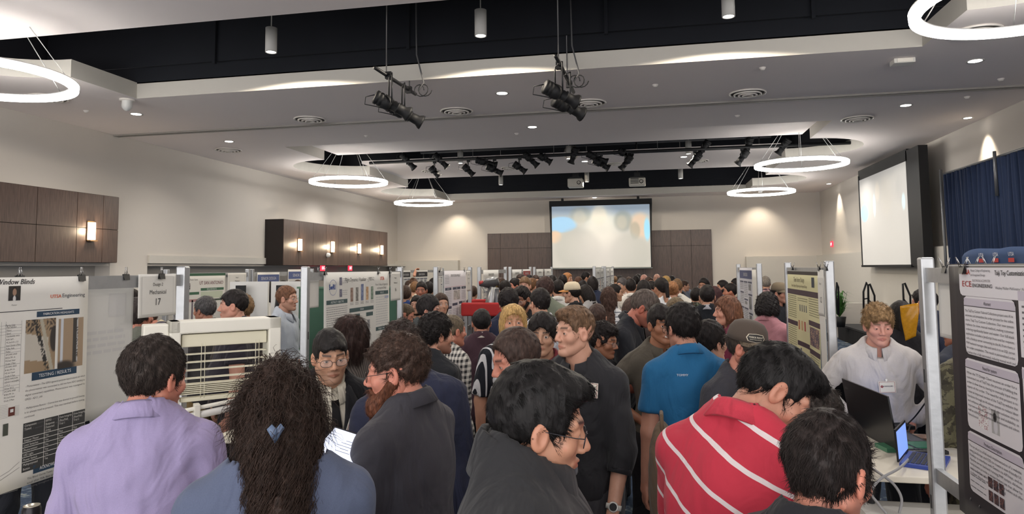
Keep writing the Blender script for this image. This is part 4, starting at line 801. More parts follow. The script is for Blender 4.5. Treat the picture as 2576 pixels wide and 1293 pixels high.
# ------------------------------------------------------------------ window blind prototype
CREAM = mat((226, 224, 212), .45, var=.015, name='cream_enamel'); SLAT = mat((224, 220, 196), .45, var=.02, name='cream_slat')
A = atD(428, 815, 3.0); B = atD(708, 793, 3.25); ux = Vector((B.x-A.x, B.y-A.y, 0)); W_ = ux.length; rz = math.atan2(ux.y, ux.x); topz = 1.785; z0 = 1.052; Hh = topz-z0
e = empty('window_blind_model', (A.x, A.y, z0), 'cream model window frame with a half-raised blind standing behind the lavender shirt man', 'window model', None, rz); D_ = .13
f = MB().box((0, 0, Hh-.055), (W_, D_, Hh)).box((0, 0, 0), (.045, D_, Hh)).box((W_-.055, 0, 0), (W_, D_, Hh)).box((0, 0, 0), (W_, D_, .05)).build('frame', CREAM, e, .006)
MB().box((-.1, .03, Hh-.075), (0, D_, Hh-.012)).build('motor_box', CREAM, e, .006)
MB().box((.05, .02, Hh-.115), (W_-.06, .06, Hh-.06)).build('head_rail', SLAT, e, .004)
for k in range(4): MB().box((.05, .022, Hh-.15-k*.035), (W_-.06, .06, Hh-.146-k*.035)).build('slat', SLAT, e)
for k in range(6): MB().box((.05, .018, Hh-.28-k*.008), (W_-.06, .062, Hh-.276-k*.008)).build('slat', SLAT, e)
MB().box((.05, .02, Hh-.352), (W_-.06, .058, Hh-.334)).build('bottom_rail', SLAT, e, .003)
for x in (.13, .145, .36, .375): MB().tube([(x, .02, Hh-.1), (x, .02, Hh-.34)], .0015, 5).build('cord', SLAT, e)
MB().tube([(.0, -.03, Hh-.415), (W_-.1, -.03, Hh-.375)], .016, 12).build('roller', mat((206, 205, 200), .35, name='white_tube'), e)
MB().tube([(.0, -.03, Hh-.385), (W_-.1, -.03, Hh-.345)], .009, 12).build('track', CREAM, e)
for x, z in ((.11, -.40), (.36, -.375)): MB().box((x-.012, -.05, Hh+z-.028), (x+.012, 0, Hh+z+.045)).build('bracket', CREAM, e, .003)
def table(name, c, sx, sy, label, rz=0, top=(214, 208, 190), th=.745):
    e = empty(name, (c[0], c[1], 0), label, 'table', None, rz)
    MB().box((-sx/2, -sy/2, th-.03), (sx/2, sy/2, th)).build('tabletop', mat(top, .5, var=.03, name='table_laminate'), e, .006)
    for x in (-1, 1):
        for y in (-1, 1): MB().tube([(x*(sx/2-.12), y*(sy/2-.08), th-.03), (x*(sx/2-.06), y*(sy/2-.06), 0)], .016, 8).build('leg', mat((52, 52, 54), .5, .3, name='table_leg'), e)
    return e
p = atZ(527, 1101, 1.05); table('display_table', (p.x+.42, p.y+.47), .84, .94, 'tall cream table corner visible between the lavender shirt and the curly hair', th=1.05)
table('display_table', (-2.32, 1.6), .8, 1.5, 'tall cream table below the window blinds poster, cut off by the bottom edge', th=1.05)
table('display_table', (-1.9, 2.72), .62, .5, 'tall cream table under the model window frame', th=1.05)
e = empty('drink_can', (-2.82, 2.2, .745), 'dark drink can with a pale rim on the table at the lower left', 'can')
p = atZ(80, 1272, 1.17); e.location = (p.x, p.y, 1.05)
MB().lathe([(0, .002), (.024, 0), (.031, .008), (.031, .108), (.026, .12)], 20).build('body', mat((38, 36, 40), .3, .5, name='can_paint'), e); MB().lathe([(.026, .12), (.027, .122), (.024, .122), (.022, .116), (0, .116)], 20).build('lid', mat((196, 190, 176), .3, .8, name='can_lid'), e)
CLEAR = mat((225, 230, 232), .08, var=0, trans=.85, name='clear_plastic')
def bottle(p, label, tilt=(0, 0, 0), cap=(236, 236, 236), s=1):
    e = empty('water_bottle', p, label, 'bottle'); e.rotation_euler = tilt; e.scale = (s, s, s)
    MB().lathe([(0, 0), (.03, 0), (.033, .01), (.031, .05), (.033, .06), (.031, .1), (.033, .13), (.026, .16), (.013, .185), (.013, .2)], 20).build('body', CLEAR, e); MB().lathe([(0, .215), (.014, .213), (.014, .192), (.0, .192)], 14).build('cap', mat(cap, .4, var=0, name='bottle_cap'), e)
    MB().lathe([(.0335, .055), (.034, .06), (.034, .12), (.0335, .125)], 20).build('label_band', mat((180, 190, 200), .5, var=.1, nscale=60, name='bottle_label'), e); return e
p = atZ(172, 1254, 1.262); bottle((p.x, p.y, 1.05), 'clear plastic water bottle with a white cap on the table at the lower left')
# robot machine in the left row
e = empty('competition_robot', (-2.06, 8.95, 0), 'red-sided wheeled robot with a tilted aluminium arm and clamp head, left of the blonde woman', 'robot')
def PX(x, y, Y=8.9): return atY(x, y, Y)-e.location
BMP = mat((186, 44, 44), .6, name='red_bumper')
for a, b in (((-.36, -.30, 1.40), (.34, -.24, 1.57)), ((-.36, .22, 1.42), (.34, .28, 1.59)), ((.3, -.30, 1.40), (.36, .28, 1.59))): MB().box(a, b).build('bumper', BMP, e, .02)
MB().box((-.34, -.26, .25), (.32, .24, .33)).build('chassis', ALU, e)
MB().tube([PX(1226, 812), PX(1242, 722)], .075, 4).build('arm', ALU, e); MB().tube([PX(1254, 804), PX(1247, 726)], .045, 4).build('arm_strut', mat((110, 112, 116), .4, .5, name='dark_alu'), e)
MB().tube([PX(1206, 716), PX(1226, 715), PX(1240, 712), PX(1254, 708)], [.02, .05, .06, .05], 10).build('roller_head', mat((60, 60, 62), .5, name='robot_black'), e); MB().tube([PX(1222, 706), PX(1250, 702)], .035, 10).build('motor', ALU, e)
MB().tube([PX(1228, 718), PX(1250, 715)], .03, 8).build('belt', mat((200, 190, 70), .5, name='yellow_belt'), e); MB().tube([PX(1206, 713), PX(1216, 711)], .03, 8).build('red_roller', mat((170, 60, 60), .5, name='red_roller'), e)
MB().tube([PX(1212, 722), PX(1222, 735), PX(1232, 741)], .006, 5).build('cable', ALU, e)
for x in (-.3, .28):
    for y in (-.26, .24): MB().lathe([(0, -.02), (.1, -.02), (.1, .02), (0, .02)], 20, (x, y, .1), Matrix.Rotation(math.pi/2, 3, 'X')).build('wheel', BLACK, e)
for x in (-.33, .29):
    for y in (-.25, .21): MB().box((x, y, .1), (x+.04, y+.04, 1.4)).build('post', ALU, e)

# ------------------------------------------------------------------ right-hand table with electronics
tz = 1.05
table('display_table', (1.27, 3.93), .84, .88, 'tall white table with laptops between the two right stands', top=(214, 208, 194), th=tz)
def TZ(x, y): return atZ(x, y, tz+.002)
def laptop(hinge_l, hinge_r, depth, tilt, name, label, lid, keyb, screen=None, back=None, sh=.24):
    a, b = Vector(hinge_l), Vector(hinge_r); ux = (b-a); ux.z = 0; W = ux.length; ux.normalize(); rz = math.atan2(ux.y, ux.x)
    e = empty(name, a, label, 'laptop', None, rz)     # local x along hinge, -y toward user
    MB().box((0, -depth, 0), (W, 0, .018)).build('base', keyb, e, .004)
    k = MB()
    for r in range(5):
        for c in range(13): k.box((.02+c*(W-.04)/13, -.04-r*.021, .018), (.02+c*(W-.04)/13+(W-.04)/13*.82, -.04-r*.021+.017, .0205))
    k.build('keyboard', mat((30, 34, 46), .5, name='key_black'), e); MB().box((W*.35, -depth+.02, .018), (W*.65, -depth+.09, .0186)).build('touchpad', mat((60, 62, 70), .4, name='touchpad'), e)
    t = math.radians(tilt); up = Vector((0, math.sin(t), math.cos(t))); nn_ = Vector((0, -math.cos(t), math.sin(t)))
    c = Vector((W/2, .004, .018))+up*sh/2; li = MB().obox(c, (W/2, 0, 0), up*sh/2, nn_*.004).build('lid', lid, e)
    MB().obox(c+nn_*.0045, (W/2-.01, 0, 0), up*(sh/2-.012), nn_*.0005).build('display', screen or BLACK, e)
    if back: b_ = MB(); put_text(b_, back, c-nn_*.005+up*sh*.3+Vector((W*.45, 0, 0)), (-1, 0, 0), up, .018); b_.build('lid_lettering', mat((110, 112, 114), .4, .4, var=0, name='lid_print'), e)
    return e
GLOSS = mat((26, 27, 30), .35, name='laptop_black'); SCRN = mat((110, 130, 190), .3, emit=.9, var=.1, nscale=6, name='laptop_screen', emitcol=(96, 122, 190))
a, b = TZ(2263, 1142), TZ(2143, 1075)
laptop((a.x, a.y, tz), (b.x, b.y, tz), .24, 8, 'laptop', 'large black laptop with its lid back turned to the viewer, before the white shirt man', GLOSS, GLOSS, SCRN, 'acer', .27)
a = TZ(2262, 1172)
laptop((a.x, a.y, tz), (a.x+.12, a.y+.24, tz), .18, 3, 'laptop', 'laptop with a bluish lit screen and blue-lit keys at the table edge', GLOSS, mat((40, 48, 84), .4, emit=.12, var=0, name='lit_keyboard', emitcol=(60, 90, 200)), SCRN, None, .15)
a = TZ(2175, 1050); laptop((a.x+.12, a.y+.1, tz), (a.x-.16, a.y+.2, tz), .18, 15, 'laptop', 'second black laptop farther back on the right table', GLOSS, GLOSS, SCRN)
def flat(x, y, sx, sy, h, m, name, label, cat, rz=0):
    p = TZ(x, y); o = MB().box((-sx/2, -sy/2, 0), (sx/2, sy/2, h)).build(name, m); o.location = (p.x, p.y, tz+.001); o.rotation_euler = (0, 0, rz); return tag(o, label, cat)
flat(2285, 1102, .26, .10, .012, mat((112, 84, 68), .7, var=.25, nscale=40, name='brown_mat'), 'woven_mat', 'brown ribbed mat strip on the right table behind the lit laptop', 'mat', .1)
flat(2250, 1130, .14, .12, .02, mat((72, 130, 100), .3, var=.15, name='green_board_print'), 'circuit_board', 'green circuit board on the right table, left of the lit laptop', 'circuit board', .2)
flat(2318, 1128, .12, .12, .022, mat((50, 110, 84), .3, var=.15, name='green_board_print2'), 'circuit_board', 'green circuit board behind the lit laptop, beside the upright', 'circuit board', .2)
flat(2245, 1075, .2, .12, .02, BLACK, 'black_case', 'flat black device on the right table behind the large laptop', 'device', .2)
def cable(pts, r, label, m=None):
    P = [Vector(p) for p in pts]; Q = []
    for i in range(len(P)-1):
        p0, p1, p2, p3 = P[max(i-1, 0)], P[i], P[i+1], P[min(i+2, len(P)-1)]
        for k in range(8): t = k/8; Q.append(.5*((2*p1)+(p2-p0)*t+(2*p0-5*p1+4*p2-p3)*t*t+(3*p1-p0-3*p2+p3)*t**3))
    Q.append(P[-1]); return tag(MB().tube(Q, r, 7).build('cable', m or BLACK), label, 'cable')
cable([TZ(2290, 1150), atY(2262, 1178, 3.44), atY(2215, 1205, 3.38), atY(2192, 1238, 3.36), atY(2210, 1268, 3.36), atY(2230, 1292, 3.36)], .006, 'grey cable looping below the right table, left strand', mat((150, 150, 152), .5, name='grey_cord'))
cable([TZ(2185, 1172), atY(2215, 1192, 3.44), atY(2250, 1220, 3.40), atY(2268, 1255, 3.4), atY(2262, 1291, 3.4)], .006, 'grey cable crossing under the right table, right strand', mat((150, 150, 152), .5, name='grey_cord'))
cable([TZ(2252, 1100), TZ(2262, 1085), atZ(2300, 1050, 1.12), atZ(2330, 1010, 1.25)], .004, 'thin black wire rising from the right table toward the upright')
cable([TZ(2255, 1120), TZ(2280, 1095), atZ(2290, 1070, 1.08)], .004, 'thin black wire lying across the brown mat on the right table')
p = TZ(2160, 1045); b = bottle((p.x, p.y, tz), 'small bottle with a red label on the right table behind the large laptop', cap=(220, 90, 60)); 
for c in b.children:
    if c.name.startswith('label_band'): c.data.materials[0] = mat((216, 80, 50), .5, var=0, name='red_label')
tag(MB().box((0, 0, 0), (.34, .26, .003)).build('paper_sheet', PAPER), 'printed sheet lying at the bottom picture edge beside the dark-haired man', 'paper')
o = bpy.data.objects['paper_sheet']; p = atZ(2170, 1285, .9); o.location = (p.x, p.y-.12, .9)
tag(MB().box((p.x-.1, p.y-.5, .87), (p.x+.6, p.y+.16, .9)).build('bench_top', mat((200, 196, 186), .5, name='bench_top')), 'pale counter at the bottom edge beside the dark-haired man', 'counter')

# ================================================================== people
f32 = np.float32
def V3(*a): return np.array(a, dtype=f32)
def nrm(v): v = np.asarray(v, float); return v/np.linalg.norm(v)
def ln(q): return np.sqrt((q*q).sum(-1))
def smin(a, b, k): h = np.maximum(k-np.abs(a-b), 0)/k; return np.minimum(a, b)-h*h*k*.25
def smax(a, b, k): return -smin(-a, -b, k)
def ell(P, c, r):
    r = V3(*r); q = (P-V3(*c))/r; k0 = ln(q); k1 = ln(q/r); return k0*(k0-1)/np.maximum(k1, 1e-6)
def cone(P, a, b, ra, rb):
    a, b = np.asarray(a, f32), np.asarray(b, f32); pa = P-a; ba = b-a; h = np.clip((pa @ ba)/max(float(ba @ ba), 1e-9), 0, 1)
    return ln(pa-h[:, None]*ba)-(ra+(rb-ra)*h)
_wk = [(RN.normal(size=3), RN.uniform(0, 6.28)) for _ in range(14)]
def wn(P, f, s=0):
    """smooth pseudo noise in -1..1"""
    r = 0
    for k in range(5):
        d, p = _wk[(k+s) % 14]; r = r+np.sin(P @ (d*f*(1+.35*k)).astype(f32)+p+2.1*np.sin(P @ (np.roll(d, 1)*f*.6).astype(f32)+p*2))
    return r/5
def surfnet(fn, lo, hi, h, chunk=400000):
    ax = [np.arange(lo[i], hi[i]+h, h, dtype=f32) for i in range(3)]; n = [len(a) for a in ax]
    X, Y_, Z = np.meshgrid(*ax, indexing='ij'); P = np.stack([X.ravel(), Y_.ravel(), Z.ravel()], -1)
    f = np.concatenate([fn(P[i:i+chunk]) for i in range(0, len(P), chunk)]).reshape(n)
    f[0] = f[-1] = 1; f[:, 0] = f[:, -1] = 1; f[:, :, 0] = f[:, :, -1] = 1
    s = f < 0; c = np.zeros([m-1 for m in n], np.int8)
    for i in (0, 1):
        for j in (0, 1):
            for k in (0, 1): c += s[i:n[0]-1+i, j:n[1]-1+j, k:n[2]-1+k]
    I = np.argwhere((c > 0) & (c < 8))
    if not len(I): return np.zeros((0, 3), f32), np.zeros((0, 4), np.int64)
    idx = -np.ones(c.shape, np.int64); idx[tuple(I.T)] = np.arange(len(I)); acc = np.zeros((len(I), 3)); cnt = np.zeros(len(I))
    crn = [(i, j, k) for i in (0, 1) for j in (0, 1) for k in (0, 1)]
    for a in crn:
        for ax_ in range(3):
            if a[ax_]: continue
            b = list(a); b[ax_] = 1; fa = f[I[:, 0]+a[0], I[:, 1]+a[1], I[:, 2]+a[2]]; fb = f[I[:, 0]+b[0], I[:, 1]+b[1], I[:, 2]+b[2]]
            m = (fa < 0) != (fb < 0); t = np.where(m, fa/np.where(m, fa-fb, 1), 0)
            q = np.tile(np.array(a, float), (len(I), 1)); q[:, ax_] = t; acc += q*m[:, None]; cnt += m
    V = (I+acc/cnt[:, None])*h+np.array([a[0] for a in ax]); Fq = []
    for ax_ in range(3):
        sl0 = [slice(None)]*3; sl1 = [slice(None)]*3; sl0[ax_] = slice(0, n[ax_]-1); sl1[ax_] = slice(1, n[ax_])
        a, b = s[tuple(sl0)], s[tuple(sl1)]; E = np.argwhere(a != b); o1, o2 = [(1, 2), (2, 0), (0, 1)][ax_]
        E = E[(E[:, o1] > 0) & (E[:, o2] > 0) & (E[:, o1] < n[o1]-1) & (E[:, o2] < n[o2]-1)]; flip = a[tuple(E.T)]
        def g(d1, d2): q = E.copy(); q[:, o1] += d1; q[:, o2] += d2; return idx[tuple(q.T)]
        q = np.stack([g(-1, -1), g(0, -1), g(0, 0), g(-1, 0)], -1); q[~flip] = q[~flip][:, ::-1]; Fq.append(q)
    return V.astype(f32), np.concatenate(Fq)
def join(parts):
    V, F, n = [], [], 0
    for v, f in parts: V.append(v); F.append(f+n); n += len(v)
    return np.concatenate(V), np.concatenate(F)
def Rx(a): c, s = math.cos(a), math.sin(a); return np.array([[1, 0, 0], [0, c, -s], [0, s, c]])
def Ry(a): c, s = math.cos(a), math.sin(a); return np.array([[c, 0, s], [0, 1, 0], [-s, 0, c]])
def Rz(a): c, s = math.cos(a), math.sin(a); return np.array([[c, -s, 0], [s, c, 0], [0, 0, 1]])

def head_sdf(P, q):
    fem, fat = q.get('fem', 0), q.get('fat', 0); S_ = np.abs(P[:, :1]); M_ = np.concatenate([S_, P[:, 1:]], 1)
    d = ell(P, (0, .014, .030), (.0745, .094, .086))
    d = smin(d, ell(P, (0, -.020, -.032), (.0545+.008*fat, .067, .078)), .03)
    d = smin(d, cone(M_, (.046, .005, -.052), (.014, -.066, -.090+.004*fem), .018+.008*fat, .0155+.002*fat), .03)
    d = smin(d, ell(P, (0, -.077, -.090+.004*fem), (.018, .016, .015)), .02)
    d = smin(d, ell(M_, (.043, -.056, -.018), (.022+.004*fat, .022, .022)), .02)
    d = smin(d, cone(M_, (.010, -.081, .029), (.044, -.067, .030), .0085-.002*fem, .009), .016)
    d = smax(d, -ell(M_, (.031, -.094, .008), (.019, .018, .012)), .012)
    d = smin(d, cone(P, (0, -.080, .018), (0, -.105, -.020), .0075, .0105), .010)
    d = smin(d, ell(M_, (.0115, -.094, -.026), (.0085, .011, .0085)), .007)
    d = smax(d, -ell(M_, (.007, -.101, -.034), (.0035, .006, .004)), .003)
    eb = ln(M_-V3(.0315, -.072, .008))-.0142; d = smin(d, eb, .004)
    d = smax(d, -ell(M_, (.0315, -.088, .0068-.0025*q.get('look', 0)), (.0148, .011, .0062*(1-.6*q.get('look', 0)))), .002)
    d = np.minimum(d, ln(M_-V3(.0315, -.072, .008))-.0122)
    d = smin(d, cone(M_, (.0, -.0915, -.051), (.0245, -.079, -.0555), .0056, .0032), .006); d = smin(d, cone(M_, (.0, -.0895, -.0622), (.022, -.079, -.0585), .0066, .0036), .006)
    d = smax(d, -ell(M_, (0, -.102, -.0568), (.023, .012, .0016+.004*q.get('smile', 0))), .002)
    er = ell(M_ @ Rz(-.35).astype(f32), (.0715, .028, -.004), (.0095, .020, .032)); er = smax(er, -ell(M_ @ Rz(-.35).astype(f32), (.082, .026, -.003), (.008, .011, .019)), .005); d = smin(d, er, .006)
    return d
def head_cols(V, q):
    x, y, z = np.abs(V[:, 0]), V[:, 1], V[:, 2]; sk = np.array(srgb(q['skin'])); c = np.tile(sk, (len(V), 1))
    def L(m, col): nonlocal c; m = np.clip(m, 0, 1)[:, None]; c = c*(1-m)+np.array(col)*m
    g = lambda cx, cy, cz, r: np.exp(-((x-cx)**2+(y-cy)**2+(z-cz)**2)/(2*r*r))
    L(g(.045, -.07, -.02, .018)*.16, sk*np.array((1.12, .72, .68))); L(g(0, -.108, -.02, .012)*.2, sk*np.array((1.12, .75, .7))); L((x > .068)*.22, sk*np.array((1.1, .68, .62)))
    L(np.exp(-((z+.0568)/.0075)**2-(x/.022)**4)*(y < -.075)*.75, sk*np.array((.80, .42, .42)))
    hc = np.array(srgb(q['hair'])); L(np.exp(-((z-.0315-.12*x+1.1*x*x)/.0052)**2)*(x > .011)*(x < .049)*(y < -.05)*q.get('brow', 1), hc*.4)
    if q.get('stub', 0): L(((z < -.036)*(y < .02)*(z > -.13))*np.clip((-.036-z)/.02, 0, 1)*q['stub'], hc*.7+sk*.12)
    if q.get('stub', 0): L((np.exp(-((z+.043)/.006)**2)*(x < .028)*(y < -.07))*q['stub'], hc*.7+sk*.12)
    ew = ((x-.0315)**2+(y+.072)**2+(z-.008)**2 < .0127**2)*(y < -.078); L(ew*1., (.42, .4, .38)); L(ew*(((x-.0315)**2+(z-.008+.002*q.get('look', 0))**2) < .0055**2), (.03, .02, .015))
    if q.get('smile', 0): L(((x < .017)*(np.abs(z+.0568) < .0045)*(y < -.078))*1., (.75, .72, .66))
    return c
def hairline(y, q): return np.interp(y, [-.13, -.075, -.058, -.045, -.03, -.005, .012, .03, .06, .13], [.072+q.get('hl', 0), .066+q.get('hl', 0), .05+q.get('hl', 0)*.5, -.012, -.022, .012, .0, -.03, -.07+q.get('nape', 0), -.085+q.get('nape', 0)])
def hair_sdf(P, q):
    st = q.get('hs', 'short'); t, sd, b, amp, fr = q.get('ht', .019), q.get('hside', .005), q.get('hb', .007), q.get('hamp', .004), q.get('hfreq', 60)
    d = ell(P, (0, .014+(b-q.get('hf', .006))*.5, .030+t*.45), (.0745+sd, .094+(b+q.get('hf', .006))*.5+.002, .086+t*.55+.002))
    if st == 'quiff': d = smin(d, ell(P, (0, -.045, .098), (.055, .05, .028)), .03)
    if st in ('fringe',): d = smin(d, ell(P, (0, -.060, .066), (.06, .034, .030)), .02)
    d = d-amp*wn(P, fr, 1)-amp*.5*wn(P, fr*2.1, 4)
    x = np.abs(P[:, 0]); cut = hairline(P[:, 1], q)-P[:, 2]
    if st == 'curtain': cut = np.where(P[:, 1] < -.03, .085-1.15*np.minimum(x, .055)-P[:, 2]-.02, cut)
    if st == 'fringe': cut = np.where(P[:, 1] < -.05, .045+.012*np.sin(P[:, 0]*70)-P[:, 2], cut)
    if st == 'bald': cut = np.maximum(cut, P[:, 2]-(.045 if q.get('bald', 1) else .2))
    if st == 'thin': cut = cut+.03*(P[:, 1] < .02)
    d = smax(d, cut*.75, .006)
    ln_ = q.get('hlen', 0)
    if ln_:
        w = q.get('hw', .085); top = cone(P, (0, .035, .03), (q.get('hx', 0), .06+.03*(ln_ > .3), -ln_), w, w*q.get('htap', .8))
        fl = smax(ell(P, (0, .03, -.02), (.088+sd, .10, .11+ln_*.15)), (-.028-q.get('hface', 0)-P[:, 1]), .01)
        lg = smin(fl, top+.0, .04); lg = smax(lg, -(P[:, 2]+ln_+.03*wn(P, 30, 2)), .02); lg = lg-amp*wn(P*V3(1, 1, .45), fr, 2)-amp*.6*wn(P*V3(1, 1, .5), fr*2.2, 3)
        d = smin(d, lg, .015)
    if st == 'bun': d = smin(d, ell(P, (0, .12, .05), (.04, .035, .04))-amp*wn(P, 90, 2), .01)
    if st == 'pony': d = smin(d, cone(P, (0, .11, .05), (0, .14, -.18), .03, .018), .01)
    if q.get('curl'): d = d-.007*wn(P, 95, 3)
    fc = smax(ell(P, (0, -.075, -.02), (.052, .06, .085)), P[:, 2]-.07, .01); return smax(d, -fc, .008) if not ln_ or q.get('openface', 1) else d
def tri_sample(V, F, n, rs):
    a, b, c, d_ = V[F[:, 0]], V[F[:, 1]], V[F[:, 2]], V[F[:, 3]]; nn = np.cross(c-a, d_-b); ar = ln(nn)+1e-12; i = rs.choice(len(F), n, p=ar/ar.sum())
    u, v = rs.rand(n, 1), rs.rand(n, 1); p = (a[i]*(1-u)+b[i]*u)*(1-v)+(d_[i]*(1-u)+c[i]*u)*v; return p, nn[i]/ar[i][:, None]
def strands(V, F, n, L, q, rs, w=.0009, K=6):
    """tapering three-sided hair locks rooted on the cap, combed along the head"""
    p, nr = tri_sample(V, F, n, rs); lift, droop, mess, curl, cr = q.get('lift', .2), q.get('droop', .5), q.get('mess', .16), q.get('curla', 0), q.get('curlf', 260)
    comb = V3(*q.get('comb', (0, 0, 0))); crown = V3(0, .045, .12); r = p-crown; r[:, 2] *= .5; tg = r-nr*(r*nr).sum(-1, keepdims=True); tg /= ln(tg)[:, None]+1e-6
    tg = tg+comb+rs.normal(size=p.shape)*mess; tg[:, 2] -= droop*np.clip((.08-p[:, 2])/.1, 0, 1); tg = tg-nr*(tg*nr).sum(-1, keepdims=True)*.8; tg /= ln(tg)[:, None]+1e-6
    if q.get('hlen', 0): m = (p[:, 2] < .02)[:, None]; tg = np.where(m, V3(0, .05, -1)+rs.normal(size=p.shape)*mess*.4, tg)
    le = L*rs.uniform(.5, 1.15, (n, 1)); s1 = np.cross(nr, tg); s1 /= ln(s1)[:, None]+1e-6; ph = rs.uniform(0, 6.28, (n, 1)); W = []; C = []
    for k in range(K+1):
        t = k/K; c = p-nr*.004+tg*le*t+nr*le*lift*(t-.9*t*t)+V3(0, 0, -1)*le*q.get('grav', .1)*t*t
        if curl: c = c+(s1*np.cos(ph+cr*le*t)+nr*np.sin(ph+cr*le*t))*curl*min(1, t*3)
        C.append(c)
    out = np.zeros((n, K+1, 3, 3), f32)
    for k in range(K+1):
        wd = w*(1-.75*(k/K)**2)
        for j in range(3): a = j*2.0944; out[:, k, j] = C[k]+s1*math.cos(a)*wd+nr*math.sin(a)*wd*.6
    base = (np.arange(n)*(K+1)*3)[:, None]; fq = np.array([[k*3+j, k*3+(j+1) % 3, (k+1)*3+(j+1) % 3, (k+1)*3+j] for k in range(K) for j in range(3)])
    return out.reshape(-1, 3), (base[:, None, :]+fq[None]).reshape(-1, 4)

# ---- materials for people
def skin_mat():
    if 'skin' in MATS: return MATS['skin']
    t = NT('skin'); a = t.n('ShaderNodeAttribute', attribute_name='Col'); v = t.noise(t.coord(), 55, 3)
    t.l(t.mix(t.math('MULTIPLY', v, .16), a.outputs['Color'], (.2, .05, .03)), t.b.inputs['Base Color']); t.b.inputs['Roughness'].default_value = .5
    t.bump(t.noise(t.coord(), 240, 3), .12, .002); MATS['skin'] = t.m; return t.m
def hair_mat(c):
    key = 'hair'+str(c)
    if key in MATS: return MATS[key]
    t = NT('hair'); v = t.noise(t.coord((1, 1, .35)), 90, 3); k = srgb(c)
    t.l(t.ramp(v, [(.3, tuple(q*.55 for q in k)), (.62, tuple(min(1, q*1.25) for q in k)), (.82, tuple(min(1, q*2.6+.012) for q in k))]), t.b.inputs['Base Color']); t.b.inputs['Roughness'].default_value = .55; t.b.inputs['Specular IOR Level'].default_value = .22
    t.bump(t.noise(t.coord((1, 1, .3)), 160, 3), .5, .004); MATS[key] = t.m; return t.m
def cloth_mat(c, pat=None, c2=None, rough=.85, fold=1.0):
    key = ('cloth', str(c), str(pat), str(c2), rough, fold)
    if key in MATS: return MATS[key]
    t = NT('cloth'); co = t.coord(); k = srgb(c); k2 = srgb(c2) if c2 else k; n1 = t.noise(co, 700, 2)
    if pat is None: col = t.mix(t.noise(co, 380, 2), tuple(q*.86 for q in k), tuple(min(1, q*1.12) for q in k))
    else:
        sp = t.n('ShaderNodeSeparateXYZ')
        if pat[0] == 'stripe':      # (kind, period, width, tilt about view axis)
            co2 = t.coord((1, 1, 1), (pat[4] if len(pat) > 4 else 0, pat[3], 0)); t.l(co2, sp.inputs[0]); f = t.math('FRACT', t.math('ADD', t.math('MULTIPLY', sp.outputs[2], 1/pat[1]), pat[5] if len(pat) > 5 else .0)); m = t.math('LESS_THAN', f, pat[2])
        elif pat[0] == 'vstripe': t.l(co, sp.inputs[0]); f = t.math('FRACT', t.math('MULTIPLY', t.math('ADD', sp.outputs[0], sp.outputs[1]), 1/pat[1])); m = t.math('LESS_THAN', f, pat[2])
        elif pat[0] == 'check': t.l(co, sp.inputs[0]); m = t.math('MULTIPLY', t.math('ADD', t.math('LESS_THAN', t.math('FRACT', t.math('MULTIPLY', t.math('ADD', sp.outputs[0], sp.outputs[1]), 1/pat[1])), .5), t.math('LESS_THAN', t.math('FRACT', t.math('MULTIPLY', sp.outputs[2], 1/pat[1])), .5)), .5)
        else: v = t.noise(co, pat[1], 4, 1.0, .6); m = t.math('GREATER_THAN', v, .5)
        col = t.mix(m, k, k2)
        if pat[0] == 'camo': col = t.mix(t.math('GREATER_THAN', t.noise(co, pat[1]*1.7, 3), .58), col, srgb((52, 48, 38)))
    t.l(col, t.b.inputs['Base Color']); t.b.inputs['Roughness'].default_value = rough; t.b.inputs['Specular IOR Level'].default_value = .25
    if 'Sheen Weight' in t.b.inputs: t.b.inputs['Sheen Weight'].default_value = .08
    b1 = t.bump(n1, .12, .0015); cw = t.coord((1, 1, .55), (.3, .5, 0)); t.bump(t.noise(cw, 5.5, 3, 1.6, .45), .8*fold, .04, b1); MATS[key] = t.m; return t.m

ARMS = {'down': ((.13, .03, -1), (.05, -.16, -1)), 'hips': ((.62, .30, -.75), (-.62, -.42, -.42)), 'fwd': ((.14, -.25, -1), (-.22, -1, .08)), 'cross': ((.16, -.30, -.95), (-1, -.42, .06)),
        'hold': ((.18, -.15, -1), (-.3, -1, .05)), 'pocket': ((.28, .16, -1), (-.05, -.3, -.95)), 'raise': ((.3, -.55, -.7), (.0, -.55, .85)), 'type': ((.1, -.5, -.85), (0, -1, -.12)), 'back': ((.15, .25, -1), (-.45, .3, -.6)), 'relax': ((.2, -.02, -1), (.0, -.3, -1))}
HAND_F = [(.030, .088, .0082, (.030, .024, .018)), (.010, .094, .0086, (.033, .027, .020)), (-.010, .090, .0083, (.030, .025, .019)), (-.029, .080, .0072, (.024, .020, .016))]
def hand_pts(curl):
    out = []
    for x, y0, r, ls in HAND_F:
        p = np.array([x, y0*.92, 0.]); pts = [np.array([x*.75, .03, 0]), p.copy()]; a = .18+curl*.5
        for j, l in enumerate(ls): p = p+np.array([x*.02, math.cos(a)*l, -math.sin(a)*l])*1.15; pts.append(p.copy()); a += .25+curl*(.75 if j == 0 else .55)
        out.append((pts, r))
    th = [np.array([.022, .018, -.004]), np.array([.044, .045, -.014]), np.array([.052-.02*curl, .072, -.020-.015*curl]), np.array([.050-.03*curl, .092, -.026-.02*curl])]
    return out, th
